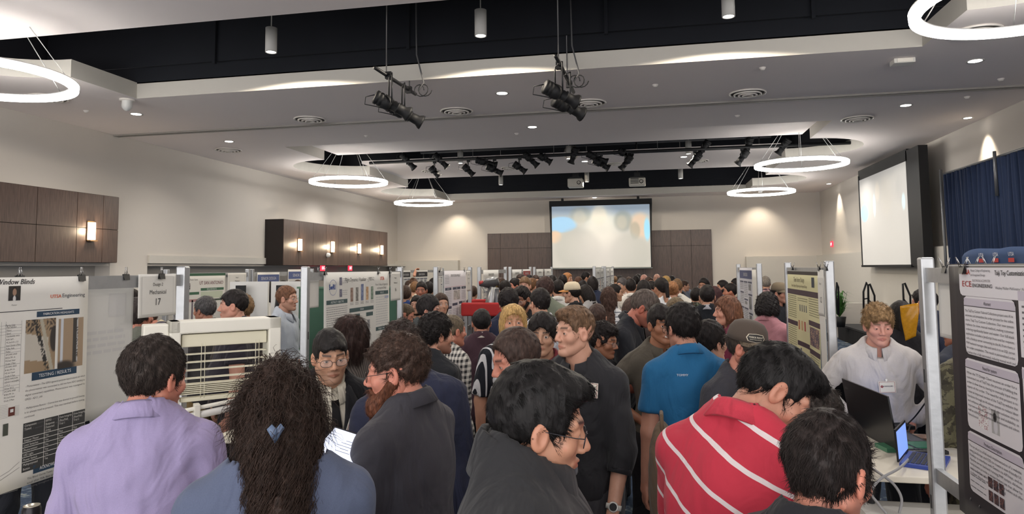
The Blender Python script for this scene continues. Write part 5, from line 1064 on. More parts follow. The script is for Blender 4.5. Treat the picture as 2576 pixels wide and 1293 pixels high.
def hand_sdf(P, curl, sgn):
    P = P*V3(sgn, 1, 1); fing, th = hand_pts(curl)
    d = ell(P, (0, .052, -.001), (.040, .050, .0155)); d = smin(d, cone(P, (0, -.03, 0), (0, .02, 0), .026, .025), .02); d = smin(d, ell(P, (.024, .035, -.008), (.018, .028, .015)), .012)
    for pts, r in fing:
        e = None
        for a, b in zip(pts[:-1], pts[1:]): c = cone(P, a, b, r, r*.95); e = c if e is None else smin(e, c, .003)
        d = smin(d, e, .006)
    for i, (a, b) in enumerate(zip(th[:-1], th[1:])): d = smin(d, cone(P, a, b, .0125-.0015*i, .011-.001*i), .008)
    return d

PEOPLE = []
def person(head=None, d=5, face=0, label='', lod=None, g=None, **q):
    """head=(px,py) of the hair top in the picture and distance d -> standing place and height"""
    q.setdefault('skin', (196, 150, 124)); q.setdefault('hair', (40, 32, 28)); q.setdefault('top', ('tee', (60, 60, 64))); q.setdefault('legs', (34, 36, 42))
    if lod is None: lod = 0 if d < 2.6 else 1 if d < 5.2 else 2 if d < 8.2 else 3
    hv, bv = (.0036, .0052, .0085, .013)[lod], (.011, .015, .022, .03)[lod]; hv = q.get('hv', hv)
    fat, fem, wd = q.get('fat', 0), q.get('fem', 0), q.get('wd', 1.0); lean, side = math.radians(q.get('lean', 3)), math.radians(q.get('side', 0))
    top = atD(head[0], head[1], d); yaw = math.radians(face)
    Tt = Rz(math.radians(q.get('twist', 0))) @ Rx(lean) @ Ry(side)
    Rh = Tt @ Rz(math.radians(q.get('hy', 0))) @ Rx(math.radians(q.get('hp', 0))) @ Ry(math.radians(q.get('hr', 0)))
    pel = np.array([0, .03*lean*4, .965]); piv = pel+Tt @ np.array([0, .008, .552]); hc = piv+Rh @ np.array([0, -.022, .094+q.get('hdz', 0)]); hs = q.get('hsz', .965-.03*fem)
    zt = hc[2]+max((Rh @ np.array([0, .02, .118+q.get('ht', .022)]))[2], .10)*hs
    s = q.get('s') or (top.z/zt); Rw = Rz(yaw); o = Rw @ (np.array([hc[0], hc[1], 0])*s); base = np.array([top.x-o[0], top.y-o[1], 0])
    if q.get('s'): base[2] = 0
    e = empty('person', base, label, 'person', g, yaw); e['category'] = 'person'
    hc = hc*s; pel = pel*s; hs = hs*(.5+.5*s)
    def tf(x, y, z): return pel+Tt @ (np.array([x, y, z])*s)
    # ---- skeleton
    J = {}
    for sg, k in ((1, 'L'), (-1, 'R')):
        pr = ARMS[q.get('arm'+k, q.get('arms', 'down'))] if isinstance(q.get('arm'+k, q.get('arms', 'down')), str) else q['arm'+k]
        sh = tf(sg*.160*wd, .004, .432); el = sh+nrm(np.array(pr[0])*np.array([sg, 1, 1]))*.285*s; wr = el+nrm(np.array(pr[1])*np.array([sg, 1, 1]))*.255*s
        hip = np.array([sg*.088*s, pel[1], .90*s]); ft = q.get('feet', .11); kn = np.array([sg*(.06+ft*.5)*s, pel[1]-.03, .49*s]); an = np.array([sg*ft*s, pel[1]+.01, .085*s])
        J[k] = (sh, el, wr, hip, kn, an, nrm(np.array(pr[1])*np.array([sg, 1, 1])))
    iT = Tt.T.astype(f32); pf = pel.astype(f32)
    def loc(P): return ((P-pf) @ iT.T)/f32(s)
    def torso(P, off=0, low=True):
        Q = loc(P); d_ = ell(Q, (0, .005, .0), ((.158+.02*fat)*wd, .112+.03*fat, .14)); d_ = smin(d_, ell(Q, (0, -.012-.03*fat, .13), ((.138+.05*fat)*wd-.006*fem, .100+.055*fat, .17)), .08)
        d_ = smin(d_, ell(Q, (0, .0, .33), ((.158+.018*fat)*wd-.012*fem, .108+.02*fat, .17)), .07); d_ = smin(d_, cone(Q, (-.115*wd, .010, .440), (.115*wd, .010, .440), .050, .050), .06)
        M_ = np.abs(Q[:, :1]); M_ = np.concatenate([M_, Q[:, 1:]], 1); d_ = smin(d_, cone(M_, (.12*wd, .016, .455), (.02, .026, .535), .038, .046), .04)
        if fem: d_ = smin(d_, ell(M_, (.07, -.085, .30), (.06, .05, .06)), .04)
        return d_*f32(s)-off
    def arm(P, k, off=0, fore=True):
        sh, el, wr = J[k][:3]; a = cone(P, sh, el, (.052+.01*fat)*s, (.042+.006*fat)*s)
        if fore: a = smin(a, cone(P, el, wr, (.042+.004*fat)*s, .028*s), .02)
        return a-off
    def legs(P, off=0):
        r = None
        for k in 'LR':
            hip, kn, an = J[k][3:6]; a = smin(cone(P, hip, kn, (.088+.015*fat)*s, .060*s), cone(P, kn, an, .058*s, .050*s), .04); r = a if r is None else smin(r, a, .02)
        return r-off
    def neck(P, off=0): return cone(P, tf(0, .016, .50), hc+Rh @ np.array([0, .012, -.05]), (.054-.006*fem+.006*fat)*s, (.052-.006*fem+.006*fat)*s)-off
    # ---- body (skin): head, hands and the rest in one mesh
    parts, cols = [], []; hcf = hc.astype(f32); Rhf = Rh.astype(f32)
    hq = lambda P: head_sdf(P/f32(hs), q)*hs
    V, Fq = surfnet(hq, np.array([-.1, -.135, -.13])*hs, np.array([.1, .125, .135])*hs, hv); cc = head_cols(V/hs, q)
    parts.append((V @ Rhf.T+hcf, Fq)); cols.append(cc); sk = np.array(srgb(q['skin']))
    lo, hi = np.array([-.62, -.62, .02]), np.array([.62, .45, 1.66*s])
    kind, tcol = q['top'][0], q['top'][1]; tpat = q['top'][2] if len(q['top']) > 2 else None; tc2 = q['top'][3] if len(q['top']) > 3 else None
    def body(P): 
        r = smin(torso(P, -.012), neck(P), .03); r = smin(smin(r, arm(P, 'L', -.001), .02), arm(P, 'R', -.001), .02); return smin(r, legs(P, -.01), .03)
    V, Fq = surfnet(body, lo, hi, max(bv*1.15, .016)); parts.append((V, Fq)); cols.append(np.tile(sk, (len(V), 1)))
    for sg, k in ((1, 'L'), (-1, 'R')):
        wr, fd = J[k][2], J[k][6]; fd = nrm(q.get('hd'+k, fd)) if q.get('hd'+k) is not None else fd; curl = q.get('curl'+k, .55)
        side_ = nrm(q.get('hn'+k, np.cross(fd, np.array([sg*1.0, .15, .1])) if abs(fd[2]) > .5 else np.array([0, .1, 1.]))); z = nrm(side_-fd*np.dot(side_, fd)); x = np.cross(fd, z); Hm = np.stack([x, fd, z], 1)
        if abs(J[k][6][2]) > .5 and q.get('hn'+k) is None: z = np.array([sg*1., 0, 0]); z = nrm(z-fd*np.dot(z, fd)); x = np.cross(fd, z); Hm = np.stack([x, fd, z], 1)
        V, Fq = surfnet(lambda P: hand_sdf(P, curl, (1 if np.dot(Hm[:, 0], [0, -1, .3]) > 0 else -1)), (-.075, -.05, -.10), (.075, .21, .035), (.0045, .0055, .008, .012)[lod])
        if len(V): parts.append(((V*s) @ Hm.T.astype(f32)+(wr+fd*.012).astype(f32), Fq)); cols.append(np.tile(sk*np.array((1.02, .93, .9)), (len(V), 1)))
        J[k] = J[k]+(Hm,)
    V, Fq = join(parts); mesh_np('body', V, Fq, skin_mat(), e, True, np.concatenate(cols))
    # ---- hair
    rs = np.random.RandomState(int(abs(head[0]*7+head[1])) % 9999); HV = None
    if q.get('hs') != 'none':
        ext = q.get('hlen', 0)+.06; rr = .15+.03*(q.get('hlen', 0) > .2)
        hh = max(hv, .0042) if lod < 2 else hv
        if q.get('hlen', 0) > .25: hh = max(hh, .006)
        V, Fq = surfnet(lambda P: hair_sdf(P, q), (-rr, -.155, -max(.12, ext)), (rr, .19, .18), hh)
        if len(V):
            HV = (V, Fq); pv = [(V, Fq)]
            nst, Ls = q.get('nst', (5200, 1500, 300, 0)[lod]), q.get('sl', .03)
            if nst: pv.append(strands(V, Fq, nst, Ls, q, rs, q.get('sw', (.0009, .0012, .002, .003)[lod])))
            V, Fq = join(pv); o_ = mesh_np('hair', (V*f32(hs)) @ Rhf.T+hcf, Fq, hair_mat(q['hair']), e)
    def hw(v): return hc+Rh @ (np.array(v)*hs)
    if q.get('beard'):
        bd = q['beard']
        def bs(P):
            x = np.abs(P[:, :1]); M_ = np.concatenate([x, P[:, 1:]], 1)
            r = smin(cone(M_, (.062, -.005, -.03), (.02, -.07, -.095), .022, .028+bd*.02), ell(P, (0, -.075-bd*.01, -.095-bd*.03), (.04+bd*.012, .032+bd*.01, .03+bd*.05)), .03); r = smin(r, cone(M_, (0, -.096, -.044), (.024, -.083, -.052), .007, .007), .01)
            r = smax(r, -ell(P, (0, -.10, -.0575), (.018, .03, .0075)), .004); r = smax(r, P[:, 2]+.012-.6*np.maximum(P[:, 1]+.05, 0), .01); return r-.003*wn(P, 130, 2)
        V, Fq = surfnet(bs, (-.11, -.15, -.22), (.11, .05, .02), .005); bq = dict(droop=1.5, mess=.35, lift=.25, curla=.002); pv = [(V, Fq), strands(V, Fq, (3000, 700, 100, 0)[lod] or 30, .018+.03*bd, bq, rs, .0009)]
        V, Fq = join(pv); mesh_np('beard', (V*f32(hs)) @ Rhf.T+hcf, Fq, hair_mat(q.get('bcol', q['hair'])), e)
    if q.get('glasses'):
        gm = mat(q['glasses'] if not isinstance(q['glasses'], bool) else (24, 24, 26), .3, .2, var=0, name='glasses_frame'); b = MB(); r1 = .0011 if q['glasses'] not in (True,) else .0019
        for sg in (-1, 1):
            P = []
            for k in range(20):
                a = 2*math.pi*k/20; ca, sa = math.cos(a), math.sin(a); sx = .0255*np.sign(ca)*abs(ca)**.75; sz = .0165*np.sign(sa)*abs(sa)**.75; P.append(hw((sg*.0345+sx, -.101+abs(sg*.0345+sx)*.16, .002+sz)))
            b.tube(P, r1, 6, closed=True); b.tube([hw((sg*.059, -.091, .008)), hw((sg*.074, -.07, .009)), hw((sg*.079, .0, .010)), hw((sg*.076, .02, -.008))], r1, 6)
            MB().poly(P).build('lens', MATS.get('glens') or MATS.setdefault('glens', mat((235, 238, 240), .03, var=0, alpha=.14, name='lens_glass')), e) if lod < 2 else None
        b.tube([hw((-.010, -.099, .006)), hw((0, -.1025, .009)), hw((.010, -.099, .006))], r1, 6); b.build('glasses', gm, e)
    if lod == 0 or q.get('eyes'):
        for sg in (-1, 1):
            c = hw((sg*.0315, -.0720, .0075)); n_ = Rh @ np.array([q.get('gx', 0), -1, -.25*q.get('look', 0)]); Re = frame_from(Vector(n_)); b = MB(); R = .01235*hs
            b.lathe([(R*math.sin(t), R*math.cos(t)) for t in np.linspace(.42, 1.6, 8)], 20, c, Re); b.build('eye', mat((208, 200, 192), .15, var=0, name='eye_white'), e)
            b = MB(); b.lathe([(R*1.004*math.sin(t), R*1.004*math.cos(t)) for t in np.linspace(.0, .44, 5)], 20, c, Re); b.build('iris', mat((44, 30, 22), .08, var=0, name='iris_brown'), e)
    # ---- upper garment
    sl = {'tee': .62, 'polo': .66, 'shirt': 2.0, 'rolled': 1.25, 'jacket': 2.0, 'sweater': 2.0, 'fleece': 2.0, 'blouse': 2.0, 'tank': .12, 'short': .75}[kind]; sl = q.get('sleeve', sl)
    th = {'jacket': .026, 'fleece': .026, 'sweater': .016, 'shirt': .017, 'rolled': .017}.get(kind, .014)+q.get('loose', 0)
    hem = q.get('hem', {'jacket': -.16, 'fleece': -.06, 'shirt': .04, 'rolled': -.06}.get(kind, -.07)); nk = q.get('neckr', .0)
    def slv(P, k, extra=0):
        sh, el, wr = J[k][:3]; up = cone(P, sh, el, (.050+.01*fat)*s, (.046+.006*fat+(.008 if sl < 1 else 0))*s)-th*.9-extra
        if sl < 1: u = nrm(el-sh); c = (P-sh.astype(f32)) @ u.astype(f32)-sl*.285*s; return smax(up, c, .004)
        a = smin(up, cone(P, el, wr, (.045+.004*fat)*s, .036*s)-th*.7-extra, .025); u = nrm(wr-el); c = (P-el.astype(f32)) @ u.astype(f32)-min(1, sl-1)*.262*s; return smax(a, np.where(((P-el.astype(f32)) @ nrm(el-sh).astype(f32)) > -.05, c, -1).astype(f32), .004)
    def garment(P, extra=0):
        r = torso(P, th+extra); Q = loc(P)
        r = smin(r, ell(Q, (0, .003, -.04), ((.165+.02*fat)*wd, .118+.035*fat, .2))*s-th-extra, .05) if hem < 0 else r
        r = smin(smin(r, slv(P, 'L', extra), .025), slv(P, 'R', extra), .025)
        fold = .006*wn(P*V3(1, 1, .5), 16, 5)+.0036*wn(P*V3(1.2, 1, .6), 36, 7); r = r-fold*(1.0+.8*(kind in ('shirt', 'rolled', 'blouse', 'jacket')))
        r = smax(r, (hem-Q[:, 2])*s+.01*np.sin(Q[:, 0]*9).astype(f32), .008)
        ncut = cone(Q, (0, .004, .492), (0, -.02, .75), .058+nk, .092+nk); r = smax(r, -ncut*s, .006)
        if kind in ('polo', 'shirt', 'rolled'): r = smax(r, -ell(Q, (0, -.078, .52), (.060, .07, .062))*s, .006)
        if nk > .02: r = smax(r, -ell(Q, (0, -.10, .50), (.085, .08, .07+nk))*s, .01)
        if kind == 'jacket' and not q.get('closed'): v = np.abs(Q[:, 0])-(.012+.15*np.clip(Q[:, 2]-.18, 0, 1)*.85); r = smax(r, -smax(v, Q[:, 1]-.02, .005)*s, .005)
        return r
    gm = cloth_mat(tcol, tpat, tc2, .9 if kind in ('fleece', 'jacket', 'sweater') else .8, q.get('fold', 1.0)); V, Fq = surfnet(garment, lo, hi, bv)
    if len(V): mesh_np({'jacket': 'jacket', 'fleece': 'pullover', 'sweater': 'sweater', 'tee': 'tee_shirt', 'polo': 'polo_shirt', 'tank': 'tank_top', 'blouse': 'blouse', 'short': 'blouse'}.get(kind, 'shirt'), V, Fq, gm, e)
    inner = q.get('inner')
    if inner:
        im = cloth_mat(inner); V, Fq = surfnet(lambda P: smax(smax(torso(P, .010), -(cone(loc(P), (0, .02, .50), (0, .0, .75), .058, .07))*s, .006), (-.04-loc(P)[:, 2])*s, .01), lo, hi, bv); mesh_np('shirt', V, Fq, im, e)
    if q.get('tie'):
        b = MB(); pts = [(0, -.062, .475, .017), (0, -.078, .455, .020), (0, -.100, .43, .016), (0, -.122, .36, .022), (0, -.126-.03*fat, .22, .028), (0, -.125-.05*fat, .10, .033), (0, -.12-.05*fat, .04, .008)]
        vv = [tf(x+sx*w_, y+(-.004 if t_ else .004), z) for x, y, z, w_ in pts for sx in (-1, 1) for t_ in (0, 1)]; fc = []
        for i in range(len(pts)-1):
            a = i*4; fc += [(a+1, a+5, a+7, a+3), (a, a+1, a+5, a+4), (a+2, a+3, a+7, a+6)]
        b.add([Vector(v)+Vector((0, -.012, 0)) for v in vv], fc, True); b.build('tie', mat(q['tie'], .7, var=.05, name='tie_cloth'), e)
    # collar
    ck = q.get('collar', 'fold' if kind in ('polo', 'shirt', 'rolled') or inner else ('tall' if kind == 'fleece' else 'rib' if kind in ('tee', 'sweater') else None))
    if ck:
        ccm = cloth_mat(q['ccol']) if q.get('ccol') else (cloth_mat(inner) if inner else gm); n = 40; ring = []; gap = {'fold': .35, 'tall': .0, 'rib': 0}[ck]
        prof = {'fold': [(.058, -.016), (.060, .030), (.064, .040), (.070, .034), (.088, -.004), (.084, -.008), (.066, .022)], 'tall': [(.066, -.02), (.062, .03), (.064, .062), (.072, .066), (.080, .05), (.090, .0), (.094, -.02)], 'rib': [(.062, -.006), (.064, .008), (.070, .009), (.076, -.002), (.072, -.008)]}[ck]
        vv = []; cs = q.get('cs', 1.08)+.06*fat+(.0 if not nk else nk*10)
        for i in range(n+1):
            a = gap*.5+(2*math.pi-gap)*i/n; fr = (1+math.cos(a))/2      # fr=1 at the front
            for j, (r, z) in enumerate(prof):
                tip = (fr**6)*(.030 if ck == 'fold' and j in (4, 5) else 0); rr = (r*cs+tip*.5); xx, yy = math.sin(a)*rr, -math.cos(a)*rr*.98
                vv.append(tf(xx, yy+.012-.014*fr, (.540+z-.062*fr)-tip+.008*math.cos(2*a)*0))
        m_ = len(prof); fc = [(i*m_+j, (i+1)*m_+j, (i+1)*m_+(j+1) % m_, i*m_+(j+1) % m_) for i in range(n) for j in range(m_)]; b = MB(); b.add([Vector(v) for v in vv], fc, True); b.build('collar', ccm, e)
    if kind == 'jacket' and not q.get('closed') and lod < 3:
        lm = cloth_mat(tcol, tpat, tc2, .8)
        for sg in (-1, 1):
            pts = [(.052, .02, .535), (.075, -.06, .515), (.105, -.085, .45), (.10, -.118, .36), (.015, -.150-.03*fat, .19)]; inn = [(.048, .01, .52), (.055, -.07, .49), (.06, -.10, .43), (.045, -.13, .34), (.005, -.146-.03*fat, .18)]
            vv = [tf(sg*p[0], p[1]-.014, p[2]) for p in pts]+[tf(sg*p[0], p[1]-.008, p[2]) for p in inn]; b = MB().add([Vector(v) for v in vv], [(i, i+1, 6+i, 5+i) for i in range(4)], True); o_ = b.build('lapel', lm, e); sd_ = o_.modifiers.new('solid', 'SOLIDIFY'); sd_.thickness = .006
    if q.get('cuff'):
        for k in 'LR':
            sh, el, wr = J[k][:3]; u = nrm(wr-el); t_ = min(1, sl-1)*.262*s; c = el+u*(t_-.02); b = MB().tube([Vector(c), Vector(c+u*.035)], [.055*s, .052*s], 18, caps=False); o_ = b.build('cuff', gm, e); o_.modifiers.new('solid', 'SOLIDIFY').thickness = .004
    # ---- trousers, shoes
    lm = cloth_mat(q['legs'], *(q.get('lpat', ())), rough=.85); V, Fq = surfnet(lambda P: smax(smin(smin(legs(P, .014), torso(P, .006), .05), cone(P, tf(-.07, 0, .0), tf(.07, 0, .0), .11*s, .11*s), .04)-.004*wn(P, 16, 3), np.maximum((P[:, 2]-(pel[2]+.07*s)), .045-P[:, 2]), .008), (-.3*s-.08, -.45, .02), (.3*s+.08, .4, 1.12*s), max(bv, .016)); mesh_np('trousers', V, Fq, lm, e)
    if d < 9 or q.get('shoes'):
        sm_ = mat(q.get('shoes', (30, 28, 28)), .5, var=.1, name='shoe_leather')
        for k in 'LR':
            an = J[k][5]; x = float(an[0]); y = float(an[1])
            V, Fq = surfnet(lambda P: smax(smin(smin(ell(P, (x, y-.10, .045), (.045, .10, .04)), ell(P, (x, y-.01, .05), (.038, .06, .05)), .03), ell(P, (x, y-.0, .09), (.04, .045, .03)), .03), -P[:, 2]+.003, .004), (x-.09, y-.25, -.01), (x+.09, y+.1, .15), .013); mesh_np('shoe', V, Fq, sm_, e)
    if q.get('badge'):
        bx, bz, tl = q['badge']; w_, h_ = .046, .033; o = tf(bx, -.11-.0*fat, bz); n_ = Tt @ np.array([.15*np.sign(bx), -1, .12]); n_ = nrm(n_); rt = nrm(np.cross(np.array([0, 0, 1.]), -n_)); rt = Rz(0) @ rt; upv = np.cross(-n_, rt) if False else np.cross(rt, -n_); upv = upv if upv[2] > 0 else -upv
        # push out to the cloth surface
        t_ = 0.; P = o.astype(f32)[None]
        for _ in range(60):
            if garment(P)[0] > .004 and (not inner or torso(P, .01)[0] > .004): break
            P = P+n_.astype(f32)*.004
        o = P[0].astype(float)+n_*.004; rt2 = rt*math.cos(tl)+upv*math.sin(tl); up2 = upv*math.cos(tl)-rt*math.sin(tl)
        if np.dot(np.cross(rt2, up2), n_) < 0: rt2 = -rt2; 
        bd = MB().obox(o, rt2*w_, up2*h_, n_*.0015).build('name_badge', mat((226, 222, 208), .4, var=0, name='badge_card'), e)
        bb = MB()
        for x0, z0, x1, z1 in ((-.92, .86, .92, .92), (-.92, -.92, .92, -.86), (-.92, -.92, -.87, .92), (.87, -.92, .92, .92)): bb.poly([Vector(o+n_*.002+rt2*w_*a+up2*h_*c) for a, c in ((x0, z0), (x1, z0), (x1, z1), (x0, z1))])
        bb.build('badge_border', mat((170, 110, 112), .5, var=0, name='badge_red'), bd); b2 = MB(); x = -.5
        while x < .7: wv = rs.uniform(.06, .16); b2.poly([Vector(o+n_*.0022+rt2*w_*(x+a*wv)+up2*h_*(.05+c*.22)) for a, c in ((0, 0), (1, rs.uniform(-.3, .3)), (1, 1), (0, .8))]); x += wv+.05
        b2.build('badge_name', mat((96, 92, 100), .5, var=0, name='badge_ink'), bd); MB().disc(o+n_*.0022-rt2*w_*.62+up2*h_*.1, .008, 12, n_).build('badge_emblem', mat((150, 84, 84), .5, var=0, name='badge_emblem'), bd)
        MB().obox(o+up2*(h_+.006), rt2*.006, up2*.008, n_*.004).build('badge_clip', CHROME, bd)
    def bone(k, t): sh, el, wr = J[k][:3]; return el+(wr-el)*t
    info = dict(e=e, J=J, hc=hc, Rh=Rh, tf=tf, s=s, hs=hs, hw=hw, bone=bone, Tt=Tt, garment=garment, base=base, yaw=yaw)
    info['world'] = lambda p: Vector(base+Rw @ np.array(p))
    return info
def P_(*a, **k): PEOPLE.append((a, k))

# ------------------------------------------------------------------ the people in the hall
def rel(px, d, r): v = ray(px, 700); return r-math.degrees(math.atan2(v.x, v.y))
PLACED = []; STANDS = [(-2.5, a-.1, b+.1) for a, b in ((1.35, 3.36), (4.72, 6.68), (7.86, 9.42), (9.95, 11.8), (12.2, 14.3), (14.8, 17.4))]+[(1.15, a-.1, b+.1) for a, b in ((1.3, 3.29), (4.97, 6.42), (8.1, 10))]+[(-1.02, 12.3, 18.3), (-5.5, 7, 10.7), (-5.5, 14.4, 18)]
def free(p): return all((p.x-a)**2+(p.y-b)**2 > .40**2 for a, b in PLACED) and not any(abs(p.x-X) < .3 and y0-.15 < p.y < y1+.15 for X, y0, y1 in STANDS)
def PP(px, py, d, r, label, move=0, **k):
    if move:
        for dl in [0]+[s*q*.02 for q in range(1, 16) for s in (1, -1)]:
            p = atD(px, py, d*(1+dl))
            if free(p) and 1.42 < p.z < 1.98: d = d*(1+dl); break
    p = atD(px, py, d); PLACED.append((p.x, p.y))
    if len(label.split()) > 16: print('LONG', label)
    return person(head=(px, py), d=d, face=rel(px, d, r), label=label, **k)
BK, NV, GY, WH = (30, 31, 34), (36, 42, 60), (96, 96, 98), (222, 220, 214)
FAIR, ASN, BRN, TANS, RED = (206, 158, 134), (198, 154, 126), (138, 94, 70), (178, 130, 102), (200, 134, 112)
DK, BRH, GRH, BLD, LBR = (32, 27, 26), (66, 50, 42), (92, 88, 84), (196, 160, 104), (112, 86, 62)
# nearest row
A = PP(392, 838, 2.2, 168, 'man from behind in a lavender dress shirt, short dark hair, at the left', hy=-38, hp=6, top=('shirt', (150, 139, 174)), hair=(52, 44, 40), skin=RED, stub=.4, ht=.026, hside=.011, sl=.022, lift=.9, mess=.35, arms='hold', wd=.98, fat=.15, hdz=-.02, hem=-.08, nst=9000, s=None, hamp=.003)
B = PP(703, 925, 1.62, 182, 'woman from behind with long curly dark brown hair in a clip, slate blue top', hp=16, fem=1, top=('sweater', (84, 92, 114)), hair=(52, 39, 33), skin=TANS, hlen=.46, hw=.062, htap=1.2, hdz=-.05, hamp=.008, curl=1, curla=.010, curlf=120, sl=.08, lift=.12, grav=.4, mess=.14, nst=11000, neckr=.035, armL=((.04, -.3, -1), (-.35, -1, .1)), armR=((.04, -.3, -1), (-.35, -1, .1)), wd=.88, fat=.12, hside=.002, hb=.006, ht=.016, collar=None, sw=.0011, fold=.6)
C = PP(832, 825, 3.15, 14, 'man with thin glasses in a black suit and black tie holding a badge tag, frowning', hy=-4, hp=8, hr=-3, top=('jacket', (28, 28, 31)), inner=(214, 208, 190), tie=(22, 22, 26), hair=(30, 27, 26), skin=ASN, stub=.35, glasses=(70, 66, 64), ht=.016, fat=.5, look=.2, badge=(.085, .35, .35), arms='down', armR='back', hs='fringe', hf=.0, lod=0, eyes=1, sl=.016, nst=5000, hl=.016, wd=1.05)
D = PP(998, 830, 2.32, 238, 'bearded man in a charcoal polo shirt seen from behind, holding a tablet', hy=22, hp=5, top=('polo', (57, 56, 62)), hair=(66, 50, 42), skin=RED, beard=.22, bcol=(96, 58, 40), hdz=-.02, glasses=(22, 22, 24), ht=.02, hside=.004, hb=.006, hamp=.005, hfreq=42, curl=1, curla=.005, curlf=190, sl=.024, lift=.25, fat=.75, wd=1.1, arms='fwd', nst=8000, nape=-.012, sleeve=.9)
E_ = PP(1012, 802, 3.05, 172, 'curly-haired man from behind in a navy blazer, behind the bearded man', top=('jacket', (44, 48, 68)), closed=1, hair=(48, 38, 34), skin=FAIR, ht=.03, hside=.014, hamp=.007, curl=1, curla=.006, sl=.03, side=15, hr=-10, fat=.3, wd=1.05, arms='down', lean=10)
Fm = PP(1356, 900, 1.5, 92, 'young man in dark grey fleece pullover and thin glasses in profile at the front centre', hy=0, hp=9, top=('fleece', (41, 41, 43)), hair=(20, 18, 18), skin=(182, 134, 108), hdz=-.035, glasses=(40, 40, 44), ht=.026, hside=.009, hb=.012, hs='quiff', hamp=.004, sl=.026, lift=.15, mess=.12, droop=.1, hl=.008, comb=(0, -.5, .2), nst=13000, fat=.7, wd=1.02, look=.4, sw=.0008, loose=.012, cs=1.16, stub=.12, hv=.0032)
G = PP(1297, 822, 2.75, 300, 'man with receding brown hair looking left, half hidden behind the fleece man', hy=-8, hp=14, top=('polo', (92, 94, 100)), hair=(62, 48, 42), skin=RED, stub=.35, ht=.018, hside=.012, hl=.018, hamp=.004, fat=.8, wd=1.05, arms='down')
H_ = PP(1444, 765, 3.3, 335, 'tall young man in a black rolled-sleeve shirt with a name tag and white watch', hy=-30, top=('rolled', (42, 42, 45)), cuff=1, hair=(104, 80, 60), skin=FAIR, hs='quiff', ht=.018, hside=.0, hb=.003, hsz=.94, lod=0, eyes=1, sl=.022, comb=(.3, -.4, 0), arms='down', armL=((.16, -.1, -1), (-.08, -.35, -1)), badge=(.09, .42, .05), smile=.0, legs=(72, 72, 76), wd=1.02, lift=.35, nst=7000, sleeve=1.3)
V_ = PP(1940, 878, 1.86, 152, 'man in a red polo shirt with white stripes leaning forward, seen from behind', hy=-50, hp=34, hdz=-.01, lean=14, top=('polo', (192, 54, 72), ('stripe', .084, .13, .42, 0, .35), (226, 214, 214)), hair=(22, 20, 20), skin=(190, 138, 114), ht=.018, hside=.003, hb=.005, hs='quiff', hamp=.003, sl=.03, lift=.12, mess=.12, comb=(0, .4, 0), nst=13000, wd=1.08, fat=.3, stub=.25, arms='fwd', sw=.0008, look=.6, brow=.9, sleeve=.8, fold=.7, hv=.0034, ccol=(190, 58, 74))
W_m = PP(2076, 1030, 1.45, 158, 'dark-haired man in a black jacket from behind at the lower right', hy=-12, hp=12, top=('jacket', (34, 34, 38)), closed=1, inner=(210, 206, 198), hair=(40, 33, 31), skin=RED, ht=.02, hside=.004, hb=.006, hamp=.004, sl=.034, lift=.12, mess=.14, nst=15000, stub=.5, sw=.0009, curla=.003, curlf=90, hv=.0034, nape=-.01)
X_m = PP(2052, 975, 2.7, 110, 'dark curly head half hidden between the striped-shirt man and the tan poster', hp=22, top=('tee', (104, 96, 88)), hair=(48, 42, 38), skin=TANS, ht=.03, hside=.015, hamp=.008, curl=1, sl=.03)
# second row
J_ = PP(1291, 763, 4.6, 4, 'blonde woman facing the camera in a black and white striped top', fem=1, top=('tee', (34, 36, 44), ('vstripe', .045, .3), (220, 220, 222)), hair=BLD, skin=(214, 160, 130), hlen=.22, hw=.06, hside=.012, ht=.014, hamp=.003, lod=1, eyes=1, hface=.02, sl=.06, lift=.1, mess=.08, arms='relax', sleeve=.9)
I_ = PP(1364, 783, 4.0, 352, 'young man with parted black hair facing the camera behind the balding man', hs='curtain', top=('shirt', (116, 44, 52)), hair=DK, skin=ASN, ht=.03, hside=.016, eyes=1, lod=1, sl=.04)
P1 = PP(1517, 808, 4.6, 62, 'young man with curly black hair and wire glasses looking right', hy=5, hp=8, top=('tank', (34, 34, 38)), hair=DK, skin=(170, 120, 92), glasses=(60, 56, 54), hs='quiff', ht=.028, hamp=.007, curl=1, curla=.005, eyes=1, lod=1, stub=.2)
Q_ = PP(1620, 730, 4.9, 78, 'older grey-haired man in a black polo leaning to the right with glasses', lean=20, hp=14, top=('polo', (36, 38, 44)), hair=(84, 74, 68), skin=(186, 112, 92), stub=.5, glasses=(120, 80, 60), ht=.012, hside=.004, fat=.6, wd=1.1, lod=1, arms='fwd')
R_ = PP(1662, 762, 4.3, 22, 'smiling young man in an olive polo with a hand on his hip', hy=4, top=('polo', (88, 82, 72)), hair=DK, skin=(160, 110, 82), smile=1, eyes=1, lod=1, hs='fringe', ht=.024, armR='hips', armL='down', legs=(40, 38, 40), hem=-.16, hl=-.005, curlR=.1, wd=1.02)
S_ = PP(1714, 757, 3.65, 196, 'man from behind in a bright blue polo shirt', hy=22, hp=6, top=('polo', (34, 98, 142)), hair=(32, 28, 27), skin=(186, 134, 112), ht=.026, hside=.012, lod=0, nst=6000, glasses=(30, 30, 34), arms='down', legs=(36, 38, 44), wd=1.03, fold=.8, sl=.035)
T_ = PP(1786, 803, 3.95, 138, 'black-haired man with a white collar between the blue polo and the cap', hy=-10, top=('shirt', (226, 222, 216)), hair=DK, skin=FAIR, ht=.028, hside=.014, sl=.035)
U_ = PP(1878, 812, 3.35, 50, 'man in a dark grey tee shirt and brown trucker cap with a lettered patch', hy=12, hp=8, top=('tee', (58, 58, 64)), hair=(60, 52, 46), skin=RED, ht=.004, hs='bald', arms='down', fat=.4, wd=1.08, stub=.3)
